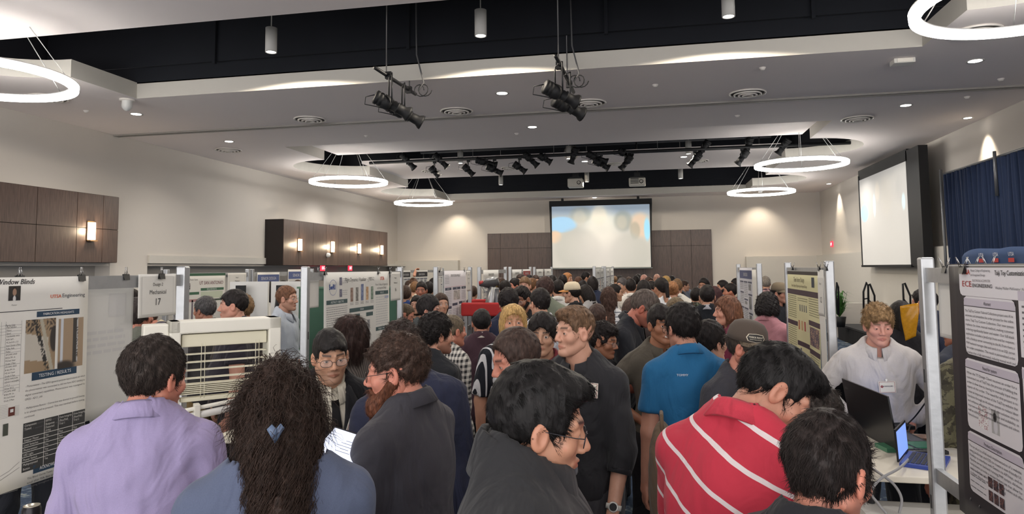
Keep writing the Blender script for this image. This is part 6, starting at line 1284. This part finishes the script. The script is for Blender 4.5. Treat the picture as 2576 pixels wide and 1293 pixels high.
K_ = PP(1211, 776, 5.7, 184, 'man from behind in a maroon blazer with a white collar', top=('jacket', (66, 46, 54)), closed=1, inner=(214, 206, 196), hair=(28, 26, 26), skin=(186, 132, 108), ht=.012, hside=.006, legs=(26, 26, 28))
L_ = PP(1100, 783, 4.15, 128, 'dark-haired man in a black shirt wearing a thin head microphone, turned right', hy=-18, top=('shirt', (38, 40, 44)), hair=(34, 30, 29), skin=(206, 152, 126), stub=.55, ht=.034, hside=.016, hb=.02, curl=1, curla=.004, lod=0, nst=5000, fat=.2, hem=-.1)
L2 = PP(1140, 792, 4.95, 118, 'person in a black and white houndstooth blazer behind the microphone man', top=('jacket', (216, 212, 204), ('check', .036), (50, 50, 52)), closed=1, hair=(104, 92, 76), skin=RED, ht=.008)
M_ = PP(1078, 738, 6.0, 78, 'smiling man in a grey blazer turned right, beside the third left stand', hp=6, top=('jacket', (70, 74, 74)), inner=(206, 200, 190), hair=(36, 32, 32), skin=(208, 152, 130), smile=1, ht=.034, hside=.014, stub=.25, lod=1)
N_ = PP(1020, 766, 7.6, 70, 'balding man in a white shirt bending forward behind the upright', lean=42, hp=-10, top=('shirt', (224, 220, 212)), hair=(84, 70, 56), skin=(202, 140, 118), hs='thin', ht=.006, hside=.004, lod=2, arms='fwd')
BD = PP(880, 790, 4.0, 196, 'woman from behind with a brown bob and pinstriped grey cardigan', fem=1, top=('sweater', (104, 96, 90), ('vstripe', .014, .4), (66, 62, 60)), hair=(54, 38, 34), hlen=.13, hw=.085, ht=.02, hside=.018, hb=.016, hamp=.005, sl=.06, lift=.2, mess=.15, lod=0, nst=6000)
BC = PP(723, 716, 6.75, 62, 'slim man in a pale blue shirt with both hands on his hips', top=('rolled', (186, 194, 204)), hem=.05, hair=(112, 78, 58), skin=FAIR, glasses=(150, 140, 130), arms='hips', legs=(30, 34, 44), lod=1, ht=.016, stub=.25, hlen=0, nape=-.02)
BA = PP(515, 743, 6.3, 232, 'grey-haired man in a dark untucked shirt and khaki trousers', top=('shirt', (72, 70, 70)), hem=-.22, hair=(74, 72, 72), skin=(176, 122, 98), ht=.02, hside=.012, legs=(146, 122, 80), lod=1, stub=.2, fat=.5, wd=1.1, arms='fwd', shoes=(60, 44, 34))
BB = PP(587, 725, 5.4, 268, 'heavy-set man in a dark purple shirt holding a water bottle, looking left', top=('tee', (50, 46, 54)), hair=(34, 29, 28), skin=(208, 154, 132), ht=.016, fat=1.1, wd=1.12, lod=1, armL=((.12, .05, -1), (.0, -.2, -1)), stub=.1, legs=(24, 24, 28))
BB2 = PP(610, 737, 6.0, 200, 'person with light brown curly hair and brown jacket behind the heavy-set man', top=('jacket', (72, 66, 62)), closed=1, hair=(120, 94, 66), curl=1, ht=.03, hside=.02, lod=2)
BE = PP(350, 745, 4.5, 150, 'man with grey-black hair in a sage jacket glimpsed beside the Mechanical 17 card', top=('jacket', (104, 106, 96)), closed=1, hair=(56, 50, 48), skin=RED, ht=.012, lod=1)
BE2 = PP(372, 770, 6.6, 250, 'person in a cream and grey plaid shirt bending down behind the Mechanical 17 card', lean=34, s=1.04, top=('shirt', (220, 206, 172), ('check', .075), (96, 92, 100)), hair=(70, 52, 44), skin=RED, lod=2)
BF = PP(680, 706, 8.9, 186, 'woman with black hair and white lace top between the two white boards', fem=1, top=('blouse', (226, 222, 212)), hair=DK, hlen=.16, hw=.07, lod=2)
BG = PP(972, 722, 8.6, 150, 'man in a light grey polo with his back turned behind the flight poster', lean=20, top=('polo', (170, 168, 160)), hair=(60, 44, 40), lod=2, fat=.5)
O_ = PP(1020, 716, 9.0, 178, 'person from behind in a royal blue blazer on the far left', top=('jacket', (44, 66, 120)), closed=1, hair=BRH, wd=1.1)
Y_ = PP(2207, 760, 4.25, 6, 'curly blond man in a white shirt with his hands on his hips', hy=8, hp=8, top=('shirt', (198, 194, 192)), hem=.03, hair=(142, 114, 80), skin=(214, 158, 140), hs='fringe', curl=1, ht=.03, hside=.013, hamp=.006, curla=.005, sl=.022, arms='hips', legs=(28, 29, 34), look=.6, lod=0, eyes=0, badge=(.02, .30, -.05), nst=7000, wd=1.1)
AB = PP(2262, 757, 5.4, 205, 'woman from behind with long straight black hair, right of the curly blond man', fem=1, top=('sweater', (36, 34, 38)), hair=(30, 26, 26), hlen=.3, hw=.075, ht=.012, lod=2)
AA = PP(2322, 722, 5.9, 246, 'man in a navy jacket behind the upright raising an amber sheet', top=('jacket', (36, 42, 62)), closed=1, hair=(28, 25, 26), skin=(206, 150, 128), ht=.02, armL=((.1, -.6, -.75), (-.15, -.75, .7)), lod=1, curlL=.9)
AC = PP(2402, 793, 5.0, 235, 'man in a dark grey blazer seen between the upright and the black-bordered poster', top=('jacket', (62, 66, 78)), closed=1, hair=DK, skin=RED, lod=2)
Z_ = PP(2440, 776, 3.75, 222, 'soldier in camouflage uniform behind the black-bordered poster', top=('shirt', (96, 92, 70), ('camo', 16), (64, 60, 46)), hem=-.1, hair=BRH, skin=RED, legs=(96, 92, 70), lpat=(('camo', 16), (60, 56, 44)), lod=1, fat=.3, wd=1.1, armL='relax', shoes=(120, 100, 70))
AD = PP(2470, 815, 4.5, 262, 'person in a pale blue shirt reaching over the laptops, body behind the poster', lean=24, top=('shirt', (170, 192, 214)), hair=BRH, skin=(212, 160, 136), armL=((.0, -.75, -.75), (-.05, -1, -.42)), lod=1, curlL=.25)
# hidden legs behind the left poster
PP(90, 745, 4.6, 20, 'person in black clothes standing behind the window blinds poster', top=('jacket', (26, 26, 30)), closed=1, legs=(24, 26, 32), hair=DK, lod=2, arms='cross'); PP(215, 740, 5.2, 320, 'second person in black standing behind the blinds poster, near its corner', top=('jacket', (30, 32, 38)), closed=1, legs=(28, 32, 40), hair=DK, lod=2)
# ---- the farther crowd: (px, py, distance, turn, label, options)
far = [
 (1278, 722, 6.4, 190, 'man from behind with thick curly black hair and navy jacket beside the red machine', dict(top=('jacket', (38, 42, 62)), closed=1, hair=(30, 25, 25), ht=.04, hside=.022, hb=.025, curl=1, lean=12)),
 (1312, 717, 6.6, 330, 'curly-haired man with glasses and short beard looking down left of centre', dict(top=('tee', (34, 34, 38)), hair=DK, skin=(176, 124, 98), glasses=(190, 180, 170), beard=.05, hs='quiff', curl=1, hp=14, eyes=0, lod=1)),
 (1357, 722, 5.9, 215, 'man with black hair and white collared shirt turned away, centre', dict(top=('shirt', (222, 224, 232)), hair=DK, skin=(206, 158, 132), ht=.024, lod=1)),
 (1372, 693, 6.9, 165, 'tall man with thick brown hair in a sage green jacket from behind', dict(top=('jacket', (122, 128, 112)), closed=1, hair=(66, 48, 44), ht=.03, hside=.02, wd=1.1, lod=1)),
 (1404, 701, 8.8, 178, 'man from behind in a plain white shirt, black hair, centre of the hall', dict(top=('shirt', WH), hair=DK, wd=1.05)),
 (1438, 711, 8.0, 245, 'person in a cream and orange baseball cap and black top', dict(top=('tee', BK), hair=DK, skin=(214, 166, 140), cap=((222, 208, 180), (214, 150, 90)))),
 (1472, 716, 8.9, 240, 'woman with long black hair and grey hooded top looking down', dict(fem=1, top=('sweater', (158, 158, 160)), hair=DK, hlen=.3, hw=.05, hp=22, skin=ASN)),
 (1428, 684, 14, 60, 'red-blond young man in a cream shirt standing in front of the far wall', dict(top=('shirt', (214, 204, 184)), hair=(178, 122, 76), curl=1, hside=.02, hlen=.08)),
 (1455, 694, 13, 180, 'head with curly brown hair right of the red-blond young man', dict(top=('tee', (60, 56, 56)), hair=(86, 60, 46), curl=1)),
 (1466, 703, 11, 175, 'black-haired person in a black top right of the cream cap', dict(top=('tee', BK), hair=DK)),
 (1475, 682, 15, 90, 'dark-haired man in black near the middle poster row', dict(top=('tee', BK), hair=DK)),
 (1490, 693, 11, 185, 'woman with dark hair in a slate blue shirt beside the middle poster row', dict(fem=1, top=('shirt', (52, 60, 84)), hair=DK, hlen=.12)),
 (1260, 696, 10.5, 120, 'brown-haired man just right of the robot arm', dict(top=('tee', (70, 60, 60)), hair=BRH, skin=FAIR)),
 (1272, 703, 10.4, 150, 'dark-haired person in a black top beside the robot arm', dict(top=('tee', BK), hair=DK)),
 (1294, 697, 10, 300, 'black-haired man with reddish face among the far heads', dict(top=('shirt', (200, 200, 204)), hair=DK, skin=(208, 140, 118))),
 (1309, 687, 12.5, 330, 'woman with dark hair against the posters, far left of centre', dict(fem=1, top=('blouse', (210, 206, 198)), hair=(60, 48, 44), hlen=.14)),
 (1320, 693, 9.8, 345, 'light-brown-haired boy in a dark suit with white shirt collar', dict(top=('jacket', NV), inner=WH, hair=LBR, skin=(212, 164, 142), hs='fringe')),
 (1339, 697, 9.4, 130, 'brown-haired man in a white shirt turned right, left of the tall green jacket', dict(top=('jacket', BK), closed=1, hair=(108, 78, 54), skin=FAIR)),
 (1331, 689, 12, 180, 'black-haired person behind the boy in the dark suit', dict(top=('tee', BK), hair=DK)),
 (1390, 690, 12, 180, 'dark-haired man standing right behind the tall green jacket', dict(top=('tee', (50, 50, 54)), hair=DK)),
 (1348, 690, 13, 20, 'person with brown hair far back left of the screen', dict(top=('shirt', (180, 170, 160)), hair=BRH)),
 (1415, 689, 13, 200, 'person in black with dark hair below the screen corner', dict(top=('tee', BK), hair=DK)),
 (1530, 721, 7.8, 186, 'girl from behind with long wavy brown hair and white striped top', dict(fem=1, top=('tee', (222, 222, 222), ('stripe', .05, .25, 0), (120, 124, 132)), hair=(74, 54, 46), hlen=.36, hw=.065, htap=1.3, hamp=.01, legs=(26, 26, 30), lod=1, nst=900, sl=.1, curla=.008)),
 (1548, 713, 9.6, 95, 'black-haired young man in a white shirt in profile, beside the wavy-haired girl', dict(top=('shirt', WH), hair=DK, skin=ASN)),
 (1564, 697, 11.6, 320, 'grey-haired man with glasses in a pale pink shirt facing the camera', dict(top=('shirt', (220, 206, 202)), hair=(84, 80, 80), skin=ASN, hs='curtain', ht=.03, glasses=(120, 110, 100))),
 (1586, 699, 9.8, 186, 'black-haired man from behind in a white shirt, right of the grey-haired man', dict(top=('shirt', (226, 222, 216)), hair=DK, wd=1.15)),
 (1618, 702, 8.6, 190, 'woman with long black hair from behind, centre right', dict(fem=1, top=('tee', (44, 40, 44)), hair=DK, hlen=.3, hw=.07)),
 (1638, 706, 9.2, 340, 'woman with long dark hair facing the camera looking down', dict(fem=1, top=('tee', (50, 50, 56)), hair=DK, hlen=.25, skin=(176, 120, 96), hp=18)),
 (1619, 687, 15.5, 330, 'bald man in front of the dark panelling', dict(top=('jacket', (60, 64, 78)), inner=WH, hs='none', hair=(120, 100, 90), skin=(214, 158, 140))),
 (1652, 686, 16.5, 350, 'second bald man farther right in front of the dark panelling', dict(top=('jacket', (40, 40, 46)), hs='none', hair=(120, 100, 90), skin=(208, 158, 136))),
 (1600, 692, 14, 180, 'dark-haired person in a dark jacket left of the bald man', dict(top=('jacket', BK), closed=1, hair=DK)),
 (1633, 695, 12.5, 30, 'half-bald man with brown hair among the crowd right of centre', dict(top=('shirt', (190, 200, 216)), hair=BRH, hs='thin', skin=FAIR)),
 (1606, 688, 17, 150, 'black-haired person deep in the crowd by the panelling', dict(top=('tee', (40, 40, 44)), hair=DK)),
 (1662, 696, 8.8, 215, 'woman with a black braid, white blouse and thin shoulder strap', dict(fem=1, top=('short', (226, 226, 226)), hair=DK, hs='pony', skin=TANS, ht=.02)),
 (1676, 692, 12, 150, 'blond person behind the woman with the braid', dict(fem=1, top=('shirt', (200, 190, 160)), hair=(176, 142, 88), hs='bun')),
 (1691, 706, 8.9, 185, 'woman from behind with a light brown bun and pink striped top', dict(fem=1, top=('sweater', (202, 168, 154), ('stripe', .03, .35, 0), (160, 120, 108)), hair=(150, 106, 72), hs='bun', ht=.018, lod=2)),
 (1703, 699, 10, 180, 'man in a white shirt right behind the woman with the bun', dict(top=('shirt', (226, 222, 214)), hair=LBR)),
 (1690, 692, 13, 180, 'black-haired person against the dark doors', dict(top=('tee', BK), hair=DK)),
 (1770, 697, 10.5, 335, 'man with glasses and black beard in a camouflage jacket by the doors', dict(top=('jacket', (104, 108, 88), ('camo', 20), (60, 66, 50)), closed=1, hair=DK, beard=.1, skin=(150, 104, 80), glasses=(190, 190, 190))),
 (1778, 714, 7.2, 182, 'man from behind in a black coat with a grey collar', dict(top=('jacket', (30, 33, 38)), closed=1, inner=(170, 170, 176), hair=DK, wd=1.12, lod=2)),
 (1797, 718, 8.4, 180, 'person with long dark red hair right of the black coat man', dict(fem=1, top=('tee', (50, 34, 40)), hair=(62, 36, 38), hlen=.16)),
 (1752, 722, 8.6, 160, 'person with dark hair in a patterned grey-green jacket left of the black coat', dict(top=('jacket', (92, 98, 86), ('camo', 24), (50, 54, 50)), closed=1, hair=DK)),
 (1826, 742, 5.5, 285, 'smiling woman with an auburn bob and a burgundy shirt in profile', dict(fem=1, top=('shirt', (120, 44, 68)), hair=(112, 76, 58), hlen=.10, hw=.075, ht=.022, hside=.02, skin=(214, 156, 132), smile=1, lod=1, sl=.05, lift=.2, mess=.15)),
 (1816, 703, 11.5, 290, 'bearded man with glasses in a light blue shirt, left of the third right stand', dict(top=('shirt', (130, 170, 206)), hair=DK, beard=.12, skin=(186, 134, 106), glasses=(80, 80, 80))),
 (1836, 711, 10, 278, 'short-haired man in a dusty rose shirt in profile facing left', dict(top=('polo', (150, 96, 96)), hair=DK, skin=(190, 128, 102), stub=.5)),
 (1851, 698, 11.6, 285, 'dark-haired man in a beige shirt at the edge of the third right stand', dict(top=('shirt', (190, 176, 156)), hair=DK, skin=TANS)),
 (1925, 693, 11.5, 190, 'grey-haired man from behind in a red and white plaid shirt', dict(top=('shirt', (196, 160, 160), ('check', .07), (70, 44, 56)), hair=(130, 122, 112), curl=1, wd=1.05)),
 (1961, 713, 8.1, 60, 'man in a khaki cap and black jacket looking right', dict(top=('jacket', (36, 38, 44)), closed=1, hair=DK, skin=(200, 146, 122), stub=.3, cap=((132, 118, 98), (132, 118, 98)), lod=1, arms='cross')),
 (1931, 733, 6.2, 160, 'person with curly black hair and a pink shirt with folded arms', dict(top=('shirt', (190, 134, 142)), hair=(36, 32, 32), curl=1, hside=.024, ht=.03, hlen=.08, hw=.07, arms='cross', lod=1, wd=1.05)),
 (1028, 704, 13.5, 178, 'brown-haired person far left of centre beyond the blue blazer', dict(top=('tee', (70, 62, 58)), hair=BRH)),
 (1040, 697, 12.0, 170, 'taller person with wavy brown hair in a white shirt beyond the blue blazer', dict(top=('shirt', (206, 200, 190)), hair=(84, 60, 46), curl=1)),
 (1044, 706, 11.2, 160, 'person with light brown hair and cream hooded top beside the blue blazer', dict(top=('sweater', (206, 200, 180)), hair=(120, 88, 60))),
 (1060, 706, 9.6, 350, 'dark-haired young man facing the camera drinking, left of the third stand', dict(top=('shirt', (206, 202, 196)), hair=DK, skin=(170, 112, 90), armR=((.3, -.3, -.8), (-.6, -.6, .9)))),
 (1078, 706, 9.0, 190, 'person with black hair in an olive jacket left of the third stand', dict(top=('jacket', (98, 96, 70)), closed=1, hair=DK)),
 (1090, 697, 11.5, 200, 'black-haired person with raised arm beside the third left stand', dict(top=('shirt', (210, 204, 196)), hair=DK, armL=((.3, -.4, .4), (-.3, -.5, .8)))),
 (1048, 742, 7.8, 340, 'dark-haired woman glimpsed behind the smiling man in the grey blazer', dict(fem=1, top=('tee', (40, 40, 44)), hair=DK, hlen=.14, skin=FAIR)),
 (1110, 735, 8.6, 20, 'person in a white blouse half hidden by the lilac-tinted poster', dict(fem=1, top=('blouse', (220, 214, 204)), hair=BRH, hlen=.12)),
 (1190, 718, 10.6, 170, 'person in dark purple behind the third left stand', dict(top=('tee', (60, 44, 54)), hair=BRH)),
 (1218, 755, 11.0, 100, 'person bending behind the red machine with an arm on its frame', dict(top=('tee', (170, 160, 150)), hair=DK, lean=30)),
 (565, 672+8, 12, 90, 'dark-haired head above the white boards, left', dict(top=('tee', BK), hair=DK)) if False else None,
 (712, 703, 9.0, 180, 'dark-haired head just above the white boards, beside the blue-headed posters', dict(top=('tee', BK), hair=DK)),
 (750, 702, 9.2, 10, 'brown-haired head just above the right white board', dict(top=('tee', (60, 60, 66)), hair=BRH)),
 (333, 724, 7.5, 80, 'dark-haired person in profile glimpsed left of the Mechanical 17 card', dict(top=('tee', (40, 40, 40)), hair=DK, skin=FAIR)),
 (1502, 762, 5.8, 170, 'person in a dark jacket behind the tall young man, mostly hidden', dict(top=('jacket', (60, 60, 64)), closed=1, hair=(70, 54, 48))),
 (1590, 745, 6.0, 180, 'woman with long brown hair mostly hidden behind the man leaning right', dict(fem=1, top=('tee', (60, 50, 48)), hair=(74, 56, 50), hlen=.2)),
 (1700, 745, 5.2, 175, 'light brown-haired person mostly hidden behind the blue polo man', dict(top=('tee', (70, 66, 60)), hair=(104, 88, 66))),
]
r3 = random.Random(5)
for i in range(26):       # heads filling the back of the crowd
    x = r3.uniform(1235, 1735); d_ = r3.uniform(15, 21); hc_ = r3.choice([DK, DK, BRH, (60, 44, 38), LBR]); tc = r3.choice([BK, (60, 60, 66), (200, 196, 188), (90, 96, 110), (110, 70, 70)])
    nm = r3.choice(['in front of the far panelling', 'beyond the middle poster row', 'near the far wall']); side = 'left' if x < 1400 else 'middle' if x < 1600 else 'right'
    far.append((x, 672+(2.0-r3.uniform(1.62, 1.8))*1750/d_, d_, r3.choice([180, 180, 20, 90, 270, 340]), 'small distant person %s, %s part of the back crowd' % (nm, side), dict(top=('tee', tc), hair=hc_, g='distant people at the back of the hall', lod=3)))
def add_cap(I, crown, brim, patch=False, fwd=0):
    q = MB(); hw = I['hw']; Mx = Rz(fwd); P = lambda x, y, z: Vector(hw(Mx @ np.array([x, y, z]))); n = 28; rings = [(.0, .128), (.035, .126), (.062, .112), (.078, .085), (.084, .055), (.085, .030), (.082, .030)]
    V = [P(r*math.cos(2*math.pi*k/n)*1.0, .008+r*1.2*math.sin(2*math.pi*k/n), z+.012) for r, z in rings for k in range(n)]
    q.add(V, [(i*n+k, i*n+(k+1) % n, (i+1)*n+(k+1) % n, (i+1)*n+k) for i in range(len(rings)-1) for k in range(n)], True); o = q.build('cap', cloth_mat(crown, fold=.2), I['e'])
    b = MB(); V = []
    for k in range(15):
        a = math.pi+math.pi*k/14; c, s_ = math.cos(a), math.sin(a)
        for z in (0, .006): V += [P(c*.078, .008+s_*.095, .046+z), P(c*.08, .0+s_*.168*(.75+.25*abs(s_)), .030+z-.012*c*c)]
    b.add(V, [(4*k, 4*k+4, 4*k+5, 4*k+1) for k in range(14)]+[(4*k+2, 4*k+3, 4*k+7, 4*k+6) for k in range(14)]+[(4*k+1, 4*k+5, 4*k+7, 4*k+3) for k in range(14)], True); b.build('brim', cloth_mat(brim, fold=.2), o)
    if patch:
        def S_(u, v, k): a = -math.pi/2+u/.082+patch_a; r = .0868-.10*max(0, v-.0)*v*20*.0+k*.0012; zz = .070+v; rr = np.interp(zz-.012, [.03, .055, .085, .112], [.085, .084, .078, .062])+.001+k*.0009; return P(rr*math.cos(a), .008+rr*1.2*math.sin(a), zz)
        patch_a = patch
        def shape(k, sc, col, nm):
            m = MB(); pts = [(-.040, 0), (-.032, -.017), (0, -.021), (.032, -.017), (.040, 0), (.032, .017), (0, .021), (-.032, .017)]; pts = [(x*sc, z*sc) for x, z in pts]; C = S_(0, 0, k)
            for i in range(8):
                a, c = pts[i], pts[(i+1) % 8]
                for t in range(4):
                    u0, u1 = t/4, (t+1)/4; p = lambda w, f: S_((a[0]+(c[0]-a[0])*f)*w, (a[1]+(c[1]-a[1])*f)*w, k)
                    for f in (0, .5): m.poly([p(u0, f), p(u1, f), p(u1, f+.5), p(u0, f+.5)])
            m.build(nm, mat(col, .6, var=0, name=nm), o)
        shape(1, 1.0, (216, 206, 184), 'patch_border'); shape(2, .9, (44, 42, 40), 'patch')
        m = MB()
        for s__, z_, h_, w_ in (('HARBOR FREIGHT', .000, .0085, .060), ('QUALITY TOOLS LOW PRICES', -.009, .0045, .05)):
            V, Fc, wd_ = text_mesh(s__); sy = h_/.7; sx = w_/wd_; m.add([S_(x*sx-w_/2, z_+y*sy, 3) for x, y in V], Fc)
        m.build('patch_lettering', mat((224, 216, 196), .6, var=0, name='patch_thread'), o)
for t_ in far:
    if not t_: continue
    x, y, d_, r_, lb, kw = t_; kw = dict(kw); cp = kw.pop('cap', None)
    if cp: kw['hs'] = 'bald'; kw['ht'] = .004
    kw.setdefault('lod', 1 if d_ < 5.2 else 2 if d_ < 8.2 else 3); I = PP(x, y, d_, r_, lb, move=1, **kw)
    if cp: add_cap(I, *cp)
add_cap(U_, (84, 74, 66), (112, 100, 84), patch=-.75)
# ---- worn and held things
def back_text(I, t, x, z, w, h, col, part='shirt_lettering'):
    tf = I['tf']; V, Fc, wd = text_mesh(t); m = MB(); sx, sy = w/wd, h/.7; pts = []
    for a, b in V:
        p = np.array(tf(x+w/2-a*sx, .05, z+b*sy), f32); 
        lo_, hi_ = 0., .25
        for _ in range(12):
            mid = (lo_+hi_)/2; q = np.array(tf(x+w/2-a*sx, mid, z+b*sy), f32)[None]
            if I['garment'](q)[0] > 0: hi_ = mid
            else: lo_ = mid
        pts.append(Vector(tf(x+w/2-a*sx, hi_+.004, z+b*sy)))
    m.add(pts, Fc); m.build(part, mat(col, .6, var=0, name='print_ink'), I['e'])
back_text(S_, 'TOMMY', .055, .425, .055, .010, (206, 214, 222))
# watch and clip, earring, microphone
w3 = H_['J']['L'][2]; el = H_['J']['L'][1]; u = nrm(w3-el); c = w3-u*.03
wt = MB().tube([Vector(c-u*.011), Vector(c+u*.011)], .0345, 20, caps=False).build('wristwatch', mat((222, 220, 212), .4, var=0, name='watch_strap'), H_['e']); wt.modifiers.new('s', 'SOLIDIFY').thickness = .004
vd = Vector(H_['Rh'] @ np.array([0, 0, 0])); toc = (Vector((0, 0, 2))-H_['world'](c)); toc = Vector(Rz(-H_['yaw']) @ np.array(toc)); toc = (toc-Vector(u)*toc.dot(Vector(u))).normalized(); toc = (toc+Vector((.0, 0, .2))).normalized(); toc = (toc-Vector(u)*toc.dot(Vector(u))).normalized()
MB().lathe([(.0, .006), (.019, .006), (.0225, .004), (.0225, -.006), (0, -.006)], 24, Vector(c)+toc*.036, frame_from(toc)).build('watch_case', mat((206, 204, 198), .3, .3, var=0, name='watch_case'), wt); MB().disc(Vector(c)+toc*.0424, .0165, 24, toc).build('watch_dial', BLACK, wt)
hw = B['hw']; b = MB(); pc = Vector(hw((.01, .15, -.035)))
for sg in (-1, 1): b.add([pc+Vector(v)*.62 for v in ((0, 0, -.03), (sg*.026, .004, .016), (sg*.014, .008, .032), (0, .006, .016), (0, -.012, -.026), (sg*.024, -.01, .014))], [(0, 1, 2, 3), (4, 5, 1, 0), (5, 2, 1)], True)
ob = b.build('hair_clip', mat((96, 112, 138), .3, var=.1, name='clip_plastic'), B['e']); ob.modifiers.new('s', 'SOLIDIFY').thickness = .004
MB().lathe([(0, .004), (.0035, .002), (0, -.002)], 10, Vector(Fm['hw']((-.079, .014, -.038)))).build('ear_stud', mat((240, 240, 244), .05, .9, var=0, name='stud_metal'), Fm['e'])
hw = L_['hw']; MB().tube([hw((.082, .045, .0)), hw((.084, .01, .02)), hw((.078, -.04, -.03)), hw((.06, -.075, -.05))], .0016, 5).build('head_microphone', CHROME, L_['e'])
# tablet in the bearded man's hands
tc_ = atD(850, 1142, 2.1); e = empty('tablet', tc_, 'tablet computer showing a document, held by the bearded man', 'tablet'); nz_ = Vector((.2, -.42, .88)).normalized(); ux_ = Vector((.98, -.1, -.1)); ux_ = (ux_-nz_*ux_.dot(nz_)).normalized(); uy_ = nz_.cross(ux_)
MB().obox((0, 0, 0), ux_*.072, uy_*.10, nz_*.004).build('case', BLACK, e); MB().obox(nz_*.0046, ux_*.066, uy_*.093, nz_*.0004).build('display', mat((196, 204, 226), .2, emit=.75, var=.02, name='tablet_screen'), e)
b = MB()
for k in range(5): b.obox(nz_*.0052+uy_*(.055-.012*k)+ux_*(.01), ux_*(.014+.01*((k*7) % 3)), uy_*.0011, nz_*.0001)
b.build('display_text', mat((150, 156, 176), .4, var=0, name='screen_text'), e)
# bottle in the heavy man's hand
hand = BB['world'](BB['J']['L'][2]+BB['J']['L'][6]*.11); e = bottle(hand+Vector((-.05, -.03, .05)), 'clear water bottle held low in the hand of the heavy-set man', (math.radians(150), math.radians(-25), 0), cap=(90, 80, 60), s=.95)
# amber sheet
c4 = [atD(2264, 770, 4.95), atD(2311, 762, 4.9), atD(2306, 846, 4.9), atD(2276, 857, 4.95)]; e = empty('amber_sheet', c4[0], 'translucent amber plastic sheet held up beside the upright, right side', 'plastic sheet'); V = []
for i in range(13):
    for j in range(9):
        u_, v_ = j/8, i/12; p = (c4[0]*(1-u_)+c4[1]*u_)*(1-v_)+(c4[3]*(1-u_)+c4[2]*u_)*v_; V.append(p-c4[0]+Vector((0, .012*math.sin(v_*5+u_*3), 0)))
o_ = mesh_np('film', V, [(i*9+j, i*9+j+1, i*9+j+10, i*9+j+9) for i in range(12) for j in range(8)], mat((196, 140, 24), .2, var=.3, nscale=60, alpha=.82, name='amber_film'), e); o_.modifiers.new('s', 'SOLIDIFY').thickness = .002
# rucksack
p = Z_['world'](np.array([0, .24, 1.25])); e = empty('rucksack', p, 'olive green military rucksack on the back of the soldier', 'backpack', None, Z_['yaw']); OL = cloth_mat((104, 100, 74), ('camo', 14), (78, 74, 54))
V, Fq = surfnet(lambda P: ell(P, (0, 0, 0), (.2, .15, .27))-.01*np.sin(P[:, 2]*60)-.006*wn(P, 25), (-.3, -.25, -.35), (.3, .25, .35), .014); mesh_np('main_bag', V, Fq, OL, e)
for z in (-.12, .03): V, Fq = surfnet(lambda P: ell(P, (0, .14, z), (.13, .06, .07)), (-.2, 0, z-.12), (.2, .25, z+.12), .012); mesh_np('pouch', V, Fq, cloth_mat((120, 110, 78)), e)
V, Fq = surfnet(lambda P: ell(P, (0, .02, .26), (.17, .1, .05))-.004*wn(P, 30), (-.25, -.15, .15), (.25, .2, .36), .012); mesh_np('top_flap', V, Fq, cloth_mat((136, 124, 92)), e); MB().tube([(-.18, -.08, -.28), (0, -.02, -.30), (.18, -.08, -.28)], .03, 8).build('waist_strap', cloth_mat((150, 124, 74)), e)
# backpack of the striped-shirt neighbour
p = atD(1667, 1165, 2.9); e = empty('tote_bag', p, 'brown canvas bag hanging beside the striped-shirt man', 'bag')
V, Fq = surfnet(lambda P: ell(P, (0, 0, -.08), (.06, .14, .26))-.008*wn(P, 22), (-.14, -.2, -.4), (.14, .2, .3), .012); mesh_np('bag_body', V, Fq, cloth_mat((96, 80, 64)), e); MB().tube([(0, -.06, .14), (0, -.04, .2), (0, .05, .2), (0, .07, .14)], .008, 8).build('strap', cloth_mat((96, 80, 64)), e)
p = atZ(1598, 1190, .06); tag(MB().box((p.x-.001, p.y, 0), (p.x+.001, p.y+.002, .002)).build('floor_tape', PAPER), 'tiny white scrap of tape on the carpet near the sneakers', 'tape') if False else None
